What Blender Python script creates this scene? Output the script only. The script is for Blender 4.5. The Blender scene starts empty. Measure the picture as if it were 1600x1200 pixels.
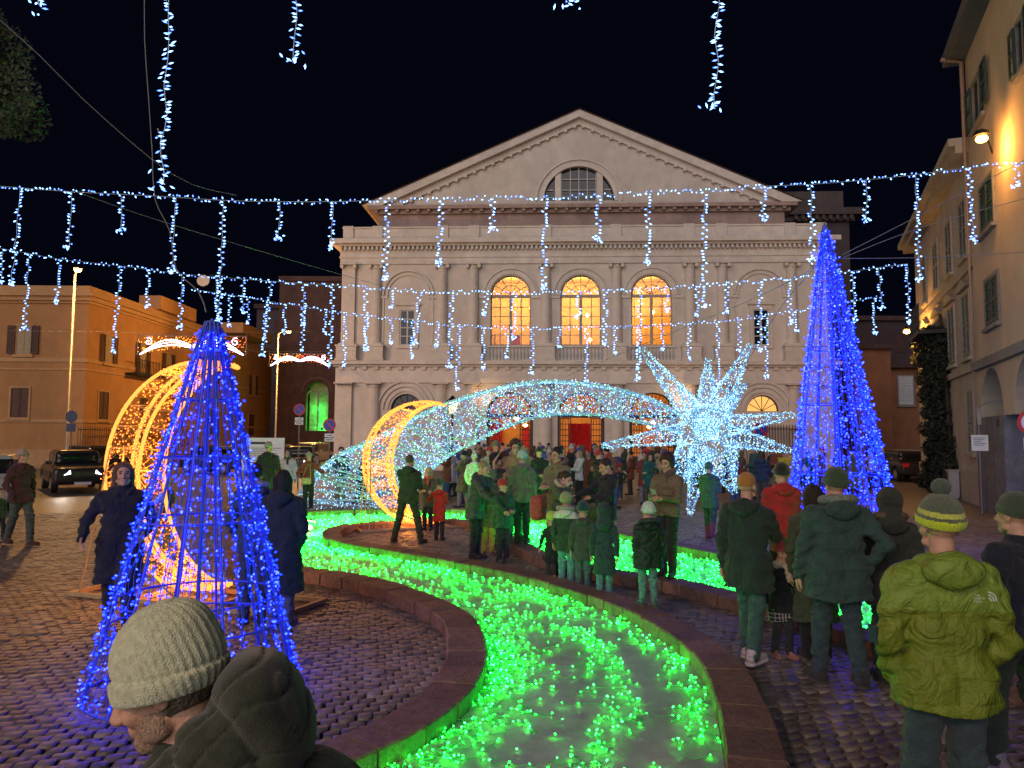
import bpy, math, random
import numpy as np
from mathutils import Vector, Matrix, Euler

random.seed(7)
RNG = np.random.default_rng(7)
S = bpy.context.scene
COL = S.collection
R = math.radians

# ---------------------------------------------------------------- camera, sky, exposure
CAMH = 2.08
FPX = 1150.0            # focal length in pixels of a 1600 px wide frame
PITCH = math.atan(82 / FPX)
ROLL = 0.0065
cam_d = bpy.data.cameras.new('camera')
cam_d.sensor_width = 36.0
cam_d.lens = FPX / 1600 * 36.0
cam_d.clip_start = 0.05
cam_d.clip_end = 3000
cam = bpy.data.objects.new('camera', cam_d)
COL.objects.link(cam)
CAMM = Matrix.Rotation(math.pi / 2 + PITCH, 4, 'X') @ Matrix.Rotation(ROLL, 4, 'Z')
cam.matrix_world = Matrix.Translation((0, 0, CAMH)) @ CAMM
S.camera = cam

w = bpy.data.worlds.new('World')
S.world = w
w.use_nodes = True
nt = w.node_tree
nt.nodes.clear()
wo = nt.nodes.new('ShaderNodeOutputWorld')
bg = nt.nodes.new('ShaderNodeBackground')
bg.inputs[0].default_value = (0.0011, 0.0015, 0.0046, 1)     # clear night sky over the lit town
bg.inputs[1].default_value = 1.0
nt.links.new(bg.outputs[0], wo.inputs[0])

sun_d = bpy.data.lights.new('town_glow', 'SUN')
sun_d.energy = 1.5
sun_d.angle = R(60)
sun_d.color = (1.0, 0.885, 0.865)
sun = bpy.data.objects.new('town_glow', sun_d)
COL.objects.link(sun)
sun.rotation_euler = Vector((0.42, 1.0, -0.34)).to_track_quat('-Z', 'Y').to_euler()

S.view_settings.view_transform = 'Standard'
S.view_settings.look = 'None'
S.view_settings.exposure = 0.0
S.view_settings.gamma = 1.0
S.view_settings.use_curve_mapping = False
S.render.engine = 'CYCLES'
S.cycles.use_denoising = True
S.cycles.max_bounces = 5
S.cycles.diffuse_bounces = 2
S.cycles.glossy_bounces = 3
S.cycles.transparent_max_bounces = 12
S.cycles.sample_clamp_indirect = 2.0
S.cycles.sample_clamp_direct = 0.0
S.cycles.caustics_reflective = False
S.cycles.caustics_refractive = False
S.cycles.use_light_tree = True

# ---------------------------------------------------------------- pixel <-> place helpers
CM3 = CAMM.to_3x3()


def ray(u, v):
    return CM3 @ Vector(((u - 800) / FPX, (600 - v) / FPX, -1.0))


def P(u, v, Y):                      # the point seen at (u, v) at distance Y down the square
    d = ray(u, v)
    k = Y / d.y
    return Vector((d.x * k, Y, CAMH + d.z * k))


def G(u, v, z=0.0):                  # the point of the ground seen at (u, v)
    d = ray(u, v)
    k = (z - CAMH) / d.z
    return Vector((d.x * k, d.y * k, z))


# ---------------------------------------------------------------- materials
MATS = {}


def mat(name, col, rough=0.7, metal=0.0, var=0.15, scale=6.0, bump=0.15, bscale=40.0, emis=None, estr=0.0,
        spec=0.5, sheen=0.0, coords='Object', stain=0.0, alpha=None, trans=0.0, fold=0.0, island=0.0):
    if name in MATS:
        return MATS[name]
    m = bpy.data.materials.new(name)
    m.use_nodes = True
    n = m.node_tree.nodes
    L = m.node_tree.links
    b = n['Principled BSDF']
    b.inputs['Roughness'].default_value = rough
    b.inputs['Metallic'].default_value = metal
    b.inputs['Specular IOR Level'].default_value = spec
    b.inputs['Transmission Weight'].default_value = trans
    if sheen:
        b.inputs['Sheen Weight'].default_value = sheen
        b.inputs['Sheen Roughness'].default_value = 0.5
    if emis is not None:
        b.inputs['Emission Color'].default_value = (*emis, 1)
        b.inputs['Emission Strength'].default_value = estr
    tc = n.new('ShaderNodeTexCoord')
    if coords == 'World':
        tc = n.new('ShaderNodeNewGeometry')
        coords = 'Position'
    if var > 0:
        nz = n.new('ShaderNodeTexNoise')
        nz.inputs['Scale'].default_value = scale
        nz.inputs['Detail'].default_value = 6
        nz.inputs['Roughness'].default_value = 0.65
        L.new(tc.outputs[coords], nz.inputs['Vector'])
        cr = n.new('ShaderNodeValToRGB')
        cr.color_ramp.elements[0].position = 0.3
        cr.color_ramp.elements[1].position = 0.7
        lo = [max(0, c * (1 - var)) for c in col]
        hi = [min(1, c * (1 + var)) for c in col]
        cr.color_ramp.elements[0].color = (*lo, 1)
        cr.color_ramp.elements[1].color = (*hi, 1)
        L.new(nz.outputs[0], cr.inputs[0])
        out = cr.outputs[0]
        if stain > 0:
            n2 = n.new('ShaderNodeTexNoise')
            n2.inputs['Scale'].default_value = scale * 0.13
            n2.inputs['Detail'].default_value = 8
            n2.inputs['Roughness'].default_value = 0.75
            mp = n.new('ShaderNodeMapping')
            mp.inputs['Scale'].default_value = (1, 1, 0.45)
            L.new(tc.outputs[coords], mp.inputs[0])
            L.new(mp.outputs[0], n2.inputs['Vector'])
            r2 = n.new('ShaderNodeValToRGB')
            r2.color_ramp.elements[0].position = 0.38
            r2.color_ramp.elements[0].color = (1 - stain, 1 - stain, 1 - stain, 1)
            r2.color_ramp.elements[1].position = 0.6
            r2.color_ramp.elements[1].color = (1, 1, 1, 1)
            L.new(n2.outputs[0], r2.inputs[0])
            mx = n.new('ShaderNodeMixRGB')
            mx.blend_type = 'MULTIPLY'
            mx.inputs[0].default_value = 1
            L.new(out, mx.inputs[1])
            L.new(r2.outputs[0], mx.inputs[2])
            out = mx.outputs[0]
        L.new(out, b.inputs['Base Color'])
    else:
        b.inputs['Base Color'].default_value = (*col, 1)
    if bump > 0:
        nb = n.new('ShaderNodeTexNoise')
        nb.inputs['Scale'].default_value = bscale
        nb.inputs['Detail'].default_value = 4
        L.new(tc.outputs[coords], nb.inputs['Vector'])
        bp = n.new('ShaderNodeBump')
        bp.inputs['Strength'].default_value = bump
        bp.inputs['Distance'].default_value = 0.02
        L.new(nb.outputs[0], bp.inputs['Height'])
        if fold > 0:
            nf = n.new('ShaderNodeTexNoise')
            nf.inputs['Scale'].default_value = 6.5
            nf.inputs['Detail'].default_value = 3
            nf.inputs['Distortion'].default_value = 1.6
            L.new(tc.outputs[coords], nf.inputs['Vector'])
            b2 = n.new('ShaderNodeBump')
            b2.inputs['Strength'].default_value = fold
            b2.inputs['Distance'].default_value = 0.06
            L.new(nf.outputs[0], b2.inputs['Height'])
            L.new(b2.outputs[0], bp.inputs['Normal'])
        L.new(bp.outputs[0], b.inputs['Normal'])
    if island > 0:
        ge = n.new('ShaderNodeNewGeometry')
        oi = n.new('ShaderNodeObjectInfo')
        ad = n.new('ShaderNodeMath')
        ad.operation = 'ADD'
        L.new(ge.outputs['Random Per Island'], ad.inputs[0])
        L.new(oi.outputs['Random'], ad.inputs[1])
        fr = n.new('ShaderNodeMath')
        fr.operation = 'FRACT'
        L.new(ad.outputs[0], fr.inputs[0])
        ir = n.new('ShaderNodeValToRGB')
        ir.color_ramp.elements[0].color = (1 - island, 1 - island, 1 - island * .9, 1)
        ir.color_ramp.elements[1].color = (1 + island, 1 + island * .9, 1 + island * .85, 1)
        L.new(fr.outputs[0], ir.inputs[0])
        mx = n.new('ShaderNodeMixRGB')
        mx.blend_type = 'MULTIPLY'
        mx.inputs[0].default_value = 1
        src = b.inputs['Base Color'].links[0].from_socket
        L.new(src, mx.inputs[1])
        L.new(ir.outputs[0], mx.inputs[2])
        L.new(mx.outputs[0], b.inputs['Base Color'])
    MATS[name] = m
    return m


def emit(name, rgb, sample=True):
    """the glowing plastic cap of a light emitting diode, or a lamp glass: rgb is radiance"""
    if name in MATS:
        return MATS[name]
    m = bpy.data.materials.new(name)
    m.use_nodes = True
    n = m.node_tree.nodes
    n.clear()
    o = n.new('ShaderNodeOutputMaterial')
    e = n.new('ShaderNodeEmission')
    k = max(rgb)
    e.inputs[0].default_value = (rgb[0] / k, rgb[1] / k, rgb[2] / k, 1)
    e.inputs[1].default_value = k
    m.node_tree.links.new(e.outputs[0], o.inputs[0])
    m.cycles.emission_sampling = 'AUTO' if sample else 'NONE'
    MATS[name] = m
    return m


def fabric(col, kind='cloth'):
    key = 'fabric_%s_%d_%d_%d' % (kind, *[int(c * 500) for c in col])
    if kind == 'knit':
        return mat(key, col, 0.95, 0, 0.25, 60, 0.5, 260, sheen=0.3)
    if kind == 'down':
        return mat(key, col, 0.55, 0, 0.16, 9, 0.3, 70, spec=0.3, fold=0.75)
    if kind == 'hair':
        return mat(key, col, 0.55, 0, 0.45, 70, 0.7, 120)
    if kind == 'skin':
        return mat(key, col, 0.58, 0, 0.16, 26, 0.22, 120)
    return mat(key, col, 0.88, 0, 0.28, 11, 0.5, 130, sheen=0.1, fold=0.85)


# ---------------------------------------------------------------- mesh helpers
def mesh_np(name, V, F, mats=(), smooth=False, midx=None):
    V = np.asarray(V, np.float32)
    F = np.asarray(F, np.int32)
    me = bpy.data.meshes.new(name)
    n, k = F.shape
    me.vertices.add(len(V))
    me.vertices.foreach_set('co', V.ravel())
    me.loops.add(n * k)
    me.loops.foreach_set('vertex_index', F.ravel())
    me.polygons.add(n)
    me.polygons.foreach_set('loop_start', np.arange(0, n * k, k, dtype=np.int32))
    if midx is not None:
        me.polygons.foreach_set('material_index', np.asarray(midx, np.int32))
    for m in mats:
        me.materials.append(m)
    me.update(calc_edges=True)
    if smooth:
        me.polygons.foreach_set('use_smooth', np.ones(n, dtype=bool))
    return me


def link(name, me, parent=None, label=None, cat=None, group=None, kind=None, loc=None, rz=None):
    o = bpy.data.objects.new(name, me)
    COL.objects.link(o)
    if parent is not None:
        o.parent = parent
    if loc is not None:
        o.location = loc
    if rz is not None:
        o.rotation_euler = (0, 0, rz)
    if label:
        o['label'] = label
    if cat:
        o['category'] = cat
    if group:
        o['group'] = group
    if kind:
        o['kind'] = kind
    return o


def thing(name, label, cat, loc=(0, 0, 0), rz=0.0, group=None):
    return link(name, None, None, label, cat, group, None, loc, rz)


class MB:
    """collects simple solids and links them as one mesh"""

    def __init__(s):
        s.v = []
        s.f = []
        s.m = []

    def add(s, vs, fs, mi=0):
        o = len(s.v)
        s.v.extend([tuple(x) for x in vs])
        for f in fs:
            s.f.append(tuple(i + o for i in f))
            s.m.append(mi)

    def box(s, x0, x1, y0, y1, z0, z1, mi=0):
        s.add([(x0, y0, z0), (x1, y0, z0), (x1, y1, z0), (x0, y1, z0), (x0, y0, z1), (x1, y0, z1), (x1, y1, z1), (x0, y1, z1)],
              [(3, 2, 1, 0), (4, 5, 6, 7), (0, 1, 5, 4), (1, 2, 6, 5), (2, 3, 7, 6), (3, 0, 4, 7)], mi)

    def prism(s, poly, y0, y1, mi=0):
        """poly: (x, z) pairs, counter-clockwise seen from -y; extruded from y0 (front) to y1"""
        n = len(poly)
        vs = [(x, y0, z) for x, z in poly] + [(x, y1, z) for x, z in poly]
        fs = [tuple(range(n)), tuple(range(2 * n - 1, n - 1, -1))]
        for i in range(n):
            j = (i + 1) % n
            fs.append((j, i, n + i, n + j))
        s.add(vs, fs, mi)

    def prism_z(s, poly, z0, z1, mi=0):
        n = len(poly)
        vs = [(x, y, z0) for x, y in poly] + [(x, y, z1) for x, y in poly]
        fs = [tuple(range(n - 1, -1, -1)), tuple(range(n, 2 * n))]
        for i in range(n):
            j = (i + 1) % n
            fs.append((i, j, n + j, n + i))
        s.add(vs, fs, mi)

    def lathe(s, prof, cx=0, cy=0, n=12, mi=0, sy=1.0):
        """prof: (r, z) from bottom to top"""
        vs = []
        for r, z in prof:
            for k in range(n):
                a = 2 * math.pi * k / n
                vs.append((cx + r * math.cos(a), cy + sy * r * math.sin(a), z))
        fs = []
        for i in range(len(prof) - 1):
            for k in range(n):
                j = (k + 1) % n
                fs.append((i * n + k, i * n + j, (i + 1) * n + j, (i + 1) * n + k))
        fs.append(tuple(range(n - 1, -1, -1)))
        fs.append(tuple((len(prof) - 1) * n + k for k in range(n)))
        s.add(vs, fs, mi)

    def tube(s, pts, r, n=6, mi=0):
        V, F = tube_np([pts], r, n)
        s.add([tuple(x) for x in V], [tuple(int(i) for i in f) for f in F], mi)

    def build(s, name, mats, parent=None, smooth=False, **kw):
        me = s.mesh(name, mats, smooth)
        return link(name, me, parent, **kw)

    def build_each(s, name, mats, parent=None, **kw):
        """every added solid becomes an object of its own"""
        for i in range(0, len(s.v), 8):
            q = MB()
            q.v = s.v[i:i + 8]
            q.f = [tuple(j - i for j in f) for f in s.f if i <= f[0] < i + 8]
            q.m = [0] * len(q.f)
            q.build(name, mats, parent, **kw)

    def mesh(s, name, mats, smooth=False):
        me = bpy.data.meshes.new(name)
        me.from_pydata(s.v, [], s.f)
        if not isinstance(mats, (list, tuple)):
            mats = [mats]
        for m in mats:
            me.materials.append(m)
        me.polygons.foreach_set('material_index', s.m)
        if smooth:
            me.polygons.foreach_set('use_smooth', [True] * len(s.f))
        me.update()
        return me


def tube_np(paths, r, n=4):
    VV = []
    FF = []
    off = 0
    ang = np.arange(n) * 2 * np.pi / n + np.pi / n
    for p in paths:
        p = np.asarray([tuple(q) for q in p], float)
        if len(p) < 2:
            continue
        t = np.gradient(p, axis=0)
        t /= np.linalg.norm(t, axis=1)[:, None] + 1e-9
        ref = np.array([0, 0, 1.0]) if abs(t[:, 2]).mean() < 0.8 else np.array([0, 1.0, 0])
        a = np.cross(t, ref)
        a /= np.linalg.norm(a, axis=1)[:, None] + 1e-9
        b = np.cross(t, a)
        ring = p[:, None, :] + r * (np.cos(ang)[None, :, None] * a[:, None, :] + np.sin(ang)[None, :, None] * b[:, None, :])
        m = len(p)
        VV.append(ring.reshape(-1, 3))
        i = np.arange(m - 1)[:, None] * n
        k = np.arange(n)[None, :]
        k2 = (k + 1) % n
        f = np.stack([i + k, i + n + k, i + n + k2, i + k2], -1).reshape(-1, 4)
        FF.append(f + off)
        off += m * n
    return np.concatenate(VV), np.concatenate(FF)


def tubes(name, paths, r, m, parent=None, n=4, smooth=True, **kw):
    V, F = tube_np(paths, r, n)
    return link(name, mesh_np(name, V, F, [m], smooth), parent, **kw)


OCT = np.array([(1, 0, 0), (-1, 0, 0), (0, 1, 0), (0, -1, 0), (0, 0, 1), (0, 0, -1)], float)
OCF = np.array([(0, 2, 4), (2, 1, 4), (1, 3, 4), (3, 0, 4), (2, 0, 5), (1, 2, 5), (3, 1, 5), (0, 3, 5)])


def leds(name, pts, r, ms, parent=None, dirs=None, stretch=1.8, midx=None, **kw):
    """little glowing bulbs, joined; dirs stretches each bulb along its own direction"""
    p = np.asarray([tuple(q) for q in pts], float)
    N = len(p)
    if not isinstance(ms, (list, tuple)):
        ms = [ms]
    rr = np.broadcast_to(np.asarray(r, float), (N,))[:, None, None]
    if dirs is None:
        V = p[:, None, :] + OCT[None] * rr
    else:
        d = np.asarray(dirs, float)
        d /= np.linalg.norm(d, axis=1)[:, None] + 1e-9
        ref = np.where(np.abs(d[:, 2:3]) < 0.8, np.array([[0, 0, 1.0]]), np.array([[1.0, 0, 0]]))
        a = np.cross(d, ref)
        a /= np.linalg.norm(a, axis=1)[:, None]
        b = np.cross(d, a)
        V = p[:, None, :] + rr * (OCT[None, :, 0:1] * a[:, None] + OCT[None, :, 1:2] * b[:, None]
                                  + stretch * OCT[None, :, 2:3] * d[:, None])
    F = OCF[None] + (np.arange(N) * 6)[:, None, None]
    mi = np.zeros(N, int) if midx is None else np.asarray(midx)
    me = mesh_np(name, V.reshape(-1, 3), F.reshape(-1, 3), ms, False, np.repeat(mi, 8))
    return link(name, me, parent, kind='stuff', **kw)


def catmull(pts, step, closed=False):
    p = np.asarray([tuple(q) for q in pts], float)
    out = []
    n = len(p)
    for i in range(n - 1):
        p0 = p[max(i - 1, 0)]
        p1, p2 = p[i], p[i + 1]
        p3 = p[min(i + 2, n - 1)]
        k = max(2, int(np.linalg.norm(p2 - p1) / step))
        for t in np.arange(k) / k:
            out.append(0.5 * (2 * p1 + (p2 - p0) * t + (2 * p0 - 5 * p1 + 4 * p2 - p3) * t * t + (3 * p1 - p0 - 3 * p2 + p3) * t ** 3))
    out.append(p[-1])
    return np.array(out)


def in_poly(X, Y, poly):
    ins = np.zeros(X.shape, bool)
    n = len(poly)
    j = n - 1
    for i in range(n):
        xi, yi = poly[i][0], poly[i][1]
        xj, yj = poly[j][0], poly[j][1]
        c = ((yi > Y) != (yj > Y)) & (X < (xj - xi) * (Y - yi) / (yj - yi + 1e-12) + xi)
        ins ^= c
        j = i
    return ins


# ---------------------------------------------------------------- smooth solids: distance fields to quads
def surfnets(D, org, h):
    Sg = D < 0
    nx, ny, nz = D.shape
    cnt = np.zeros((nx - 1, ny - 1, nz - 1), np.int8)
    offs = [(i, j, k) for i in (0, 1) for j in (0, 1) for k in (0, 1)]
    for i, j, k in offs:
        cnt += Sg[i:nx - 1 + i, j:ny - 1 + j, k:nz - 1 + k]
    act = (cnt > 0) & (cnt < 8)
    I, J, K = np.nonzero(act)
    N = len(I)
    ids = -np.ones(act.shape, np.int32)
    ids[I, J, K] = np.arange(N)
    cv = {o: D[I + o[0], J + o[1], K + o[2]] for o in offs}
    acc = np.zeros((N, 3))
    c = np.zeros(N)
    for a in offs:
        for ax in range(3):
            if a[ax] == 0:
                b = list(a)
                b[ax] = 1
                b = tuple(b)
                da, db = cv[a], cv[b]
                m = (da < 0) != (db < 0)
                t = np.where(m, da / (da - db + 1e-12), 0)
                q = np.array(a, float)[None] + np.zeros((N, 3))
                q[:, ax] += t
                acc += q * m[:, None]
                c += m
    V = (np.stack([I, J, K], 1) + acc / np.maximum(c, 1)[:, None]) * h + org
    Fs = []
    for ax in range(3):
        sl0 = [slice(None)] * 3
        sl1 = [slice(None)] * 3
        sl0[ax] = slice(0, -1)
        sl1[ax] = slice(1, None)
        A = Sg[tuple(sl0)]
        B = Sg[tuple(sl1)]
        o1, o2 = [(1, 2), (2, 0), (0, 1)][ax]
        I2 = np.argwhere(A != B)
        lim = np.array(act.shape)
        ok = (I2[:, o1] > 0) & (I2[:, o2] > 0) & (I2[:, o1] < lim[o1]) & (I2[:, o2] < lim[o2])
        I2 = I2[ok]
        def g(d1, d2):
            q = I2.copy()
            q[:, o1] += d1
            q[:, o2] += d2
            return ids[q[:, 0], q[:, 1], q[:, 2]]
        f = np.stack([g(-1, -1), g(0, -1), g(0, 0), g(-1, 0)], 1)
        flip = B[I2[:, 0], I2[:, 1], I2[:, 2]]
        f[flip] = f[flip][:, ::-1]
        Fs.append(f)
    F = np.concatenate(Fs)
    F = F[(F >= 0).all(1)]
    return V, F


def cap(a, b, ra, rb=None, sy=1.0):
    return ('c', np.array(tuple(a), float), np.array(tuple(b), float), ra, ra if rb is None else rb, sy)


def ell(c, r):
    c = np.array(tuple(c), float)
    r = np.array(tuple(r), float)
    return ('e', c, r, 0, 0, 1)


def rbox(c, hf, rd):
    return ('b', np.array(tuple(c), float), np.array(tuple(hf), float), rd, 0, 1)


def sdf(prims, h, k=0.03, post=None, pad=None):
    lo = np.full(3, 1e9)
    hi = -lo
    bb = []
    for p in prims:
        if p[0] == 'c':
            r = max(p[3], p[4])
            a = np.minimum(p[1], p[2]) - r
            b = np.maximum(p[1], p[2]) + r
        else:
            a = p[1] - p[2]
            b = p[1] + p[2]
        bb.append((a, b))
        lo = np.minimum(lo, a)
        hi = np.maximum(hi, b)
    pad = pad if pad is not None else k * 0.5 + 3 * h
    lo = lo - pad
    hi = hi + pad
    n = np.ceil((hi - lo) / h).astype(int) + 1
    ax = [lo[i] + h * np.arange(n[i]) for i in range(3)]
    D = np.full(n, 0.5)
    for p, (a, b) in zip(prims, bb):
        e = k + 3 * h + 0.02
        s = [slice(max(0, int((a[i] - e - lo[i]) / h)), min(n[i], int((b[i] + e - lo[i]) / h) + 2)) for i in range(3)]
        X = ax[0][s[0]][:, None, None]
        Y = ax[1][s[1]][None, :, None]
        Z = ax[2][s[2]][None, None, :]
        if p[0] == 'c':
            A, B, ra, rb, sy = p[1:]
            if sy != 1.0:
                y0 = A[1]
                Y = (Y - y0) / sy + y0
                B = B.copy()
                B[1] = (B[1] - y0) / sy + y0
            d = B - A
            L2 = max(float(d @ d), 1e-9)
            t = np.clip(((X - A[0]) * d[0] + (Y - A[1]) * d[1] + (Z - A[2]) * d[2]) / L2, 0, 1)
            q = np.sqrt((X - A[0] - t * d[0]) ** 2 + (Y - A[1] - t * d[1]) ** 2 + (Z - A[2] - t * d[2]) ** 2) - (ra + (rb - ra) * t)
            if sy != 1.0:
                q = q * (0.5 + 0.5 * sy)
        elif p[0] == 'e':
            r = p[2]
            x, y, z = X - p[1][0], Y - p[1][1], Z - p[1][2]
            k0 = np.sqrt((x / r[0]) ** 2 + (y / r[1]) ** 2 + (z / r[2]) ** 2)
            k1 = np.sqrt((x / r[0] ** 2) ** 2 + (y / r[1] ** 2) ** 2 + (z / r[2] ** 2) ** 2)
            q = k0 * (k0 - 1) / np.maximum(k1, 1e-6)
        else:
            r = p[2] - p[3]
            x, y, z = np.abs(X - p[1][0]) - r[0], np.abs(Y - p[1][1]) - r[1], np.abs(Z - p[1][2]) - r[2]
            q = np.sqrt(np.maximum(x, 0) ** 2 + np.maximum(y, 0) ** 2 + np.maximum(z, 0) ** 2) + \
                np.minimum(np.maximum(np.maximum(x, y), z), 0) - p[3]
        C = D[s[0], s[1], s[2]]
        if k > 0:
            hh = np.maximum(k - np.abs(C - q), 0) / k
            C = np.minimum(C, q) - hh * hh * k * 0.25
        else:
            C = np.minimum(C, q)
        D[s[0], s[1], s[2]] = C
    if post is not None:
        D = post(D, ax[0][:, None, None], ax[1][None, :, None], ax[2][None, None, :])
    D[0] = D[-1] = 1
    D[:, 0] = D[:, -1] = 1
    D[:, :, 0] = D[:, :, -1] = 1
    return surfnets(D, lo, h)

# ================================================================ GROUND, RIVER OF LIGHT, KERBS
M_KERB = mat('kerb_stone', (0.21, 0.13, 0.10), 0.75, var=0.35, scale=14, bump=0.7, bscale=38, coords='World', stain=0.35, island=0.22)
M_COB = mat('cobble_stone', (0.20, 0.172, 0.155), 0.5, island=0.38, var=0.3, scale=3.1, bump=0.45, bscale=38, coords='World', stain=0.45)
M_BED = mat('river_bed', (0.42, 0.44, 0.46), 0.62, var=0.28, scale=2.3, bump=0.6, bscale=9, stain=0.25)

# paving that takes over where single stones get too small to tell apart
m = bpy.data.materials.new('paving')
m.use_nodes = True
n = m.node_tree.nodes
L = m.node_tree.links
b = n['Principled BSDF']
tc = n.new('ShaderNodeTexCoord')
mp = n.new('ShaderNodeMapping')
mp.inputs['Rotation'].default_value = (0, 0, R(14))
L.new(tc.outputs['Object'], mp.inputs[0])
br = n.new('ShaderNodeTexBrick')
br.inputs['Scale'].default_value = 1.0
br.inputs['Brick Width'].default_value = 0.128
br.inputs['Row Height'].default_value = 0.112
br.inputs['Mortar Size'].default_value = 0.012
br.inputs['Mortar Smooth'].default_value = 0.6
br.inputs['Color1'].default_value = (0.22, 0.185, 0.165, 1)
br.inputs['Color2'].default_value = (0.14, 0.12, 0.107, 1)
br.inputs['Mortar'].default_value = (0.045, 0.04, 0.04, 1)
L.new(mp.outputs[0], br.inputs['Vector'])
L.new(br.outputs[0], b.inputs['Base Color'])
nz = n.new('ShaderNodeTexNoise')
nz.inputs['Scale'].default_value = 7
nz.inputs['Detail'].default_value = 5
L.new(tc.outputs['Object'], nz.inputs['Vector'])
sm = n.new('ShaderNodeMath')
sm.operation = 'MULTIPLY_ADD'
sm.inputs[1].default_value = -0.7
L.new(br.outputs['Fac'], sm.inputs[0])
L.new(nz.outputs[0], sm.inputs[2])
bp = n.new('ShaderNodeBump')
bp.inputs['Strength'].default_value = 0.9
bp.inputs['Distance'].default_value = 0.06
L.new(sm.outputs[0], bp.inputs['Height'])
L.new(bp.outputs[0], b.inputs['Normal'])
b.inputs['Roughness'].default_value = 0.5
M_PAVE = m

# bank lines of the winding bed, matched pairs (inner bank, outer bank)
NB = [(1700, 1080), (1420, 1003), (1300, 962), (1140, 922), (1060, 903), (960, 888), (870, 868), (810, 840), (735, 812), (640, 812), (560, 816),
      (515, 824), (503, 833), (512, 842), (560, 852), (620, 862), (700, 876), (800, 896), (870, 914), (960, 945), (1040, 985),
      (1090, 1030), (1115, 1080), (1128, 1140), (1135, 1215), (1120, 1400)]
FB = [(1700, 980), (1420, 930), (1270, 903), (1150, 872), (1070, 855), (975, 835), (900, 822), (840, 810), (740, 797), (640, 796), (540, 797),
      (455, 803), (385, 828), (395, 868), (463, 883), (530, 892), (590, 902), (650, 920), (705, 942), (742, 965), (760, 1008),
      (752, 1052), (715, 1098), (655, 1140), (590, 1170), (380, 1262)]
KZ = 0.15
NBW = [G(u, v, KZ) for u, v in NB]
FBW = [G(u, v, KZ) for u, v in FB]
cN = catmull(NBW, 0.08)
cF = catmull(FBW, 0.08)


def resample(c, step):
    d = np.r_[0, np.cumsum(np.linalg.norm(np.diff(c[:, :2], axis=0), axis=1))]
    out = [c[0]]
    s = step(c[0])
    while s < d[-1]:
        q = np.array([np.interp(s, d, c[:, i]) for i in range(3)])
        out.append(q)
        s += step(q)
    return np.array(out)


def offset(c, w):
    t = np.gradient(c[:, :2], axis=0)
    t /= np.linalg.norm(t, axis=1)[:, None] + 1e-9
    o = c.copy()
    o[:, 0] += -t[:, 1] * w
    o[:, 1] += t[:, 0] * w
    return o


# side test: away from the river for the inner bank is towards the peninsula
KW = 0.36
oN = offset(cN, KW)
oF = offset(cF, -KW)
river_poly = np.concatenate([cN[:, :2], cF[::-1, :2]])
if in_poly(oN[len(oN) // 2:len(oN) // 2 + 1, 0], oN[len(oN) // 2:len(oN) // 2 + 1, 1], river_poly)[0]:
    oN = offset(cN, -KW)
    oF = offset(cF, KW)
band_poly = np.concatenate([oN[:, :2], oF[::-1, :2]])

ground = MB()
ground.add([(-400, -60, -0.03), (400, -60, -0.03), (400, 900, -0.03), (-400, 900, -0.03)], [(0, 1, 2, 3)])
ground = ground.build('ground', M_PAVE, kind='structure')

# river bed sheet
def strip(name, A, B, z, m, **kw):
    n = min(len(A), len(B))
    t = np.linspace(0, 1, 260)
    ia = np.linspace(0, 1, len(A))
    ib = np.linspace(0, 1, len(B))
    a = np.stack([np.interp(t, ia, A[:, i]) for i in range(2)], 1)
    b_ = np.stack([np.interp(t, ib, B[:, i]) for i in range(2)], 1)
    V = np.concatenate([np.c_[a, np.full(260, z)], np.c_[b_, np.full(260, z)]])
    i = np.arange(259)
    F = np.stack([i, i + 1, i + 261, i + 260], 1)
    return link(name, mesh_np(name, V, F, [m]), **kw)


# matched parameter on both banks: keep the control pairs aligned
def matched(pts, per=12):
    p = np.asarray([tuple(q) for q in pts], float)
    out = []
    for i in range(len(p) - 1):
        p0, p1, p2, p3 = p[max(i - 1, 0)], p[i], p[i + 1], p[min(i + 2, len(p) - 1)]
        for t in np.arange(per) / per:
            out.append(0.5 * (2 * p1 + (p2 - p0) * t + (2 * p0 - 5 * p1 + 4 * p2 - p3) * t * t + (3 * p1 - p0 - 3 * p2 + p3) * t ** 3))
    out.append(p[-1])
    return np.array(out)


mN = matched(NBW)
mF = matched(FBW)
strip('river_bed', mN, mF, 0.015, M_BED, kind='structure')


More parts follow.
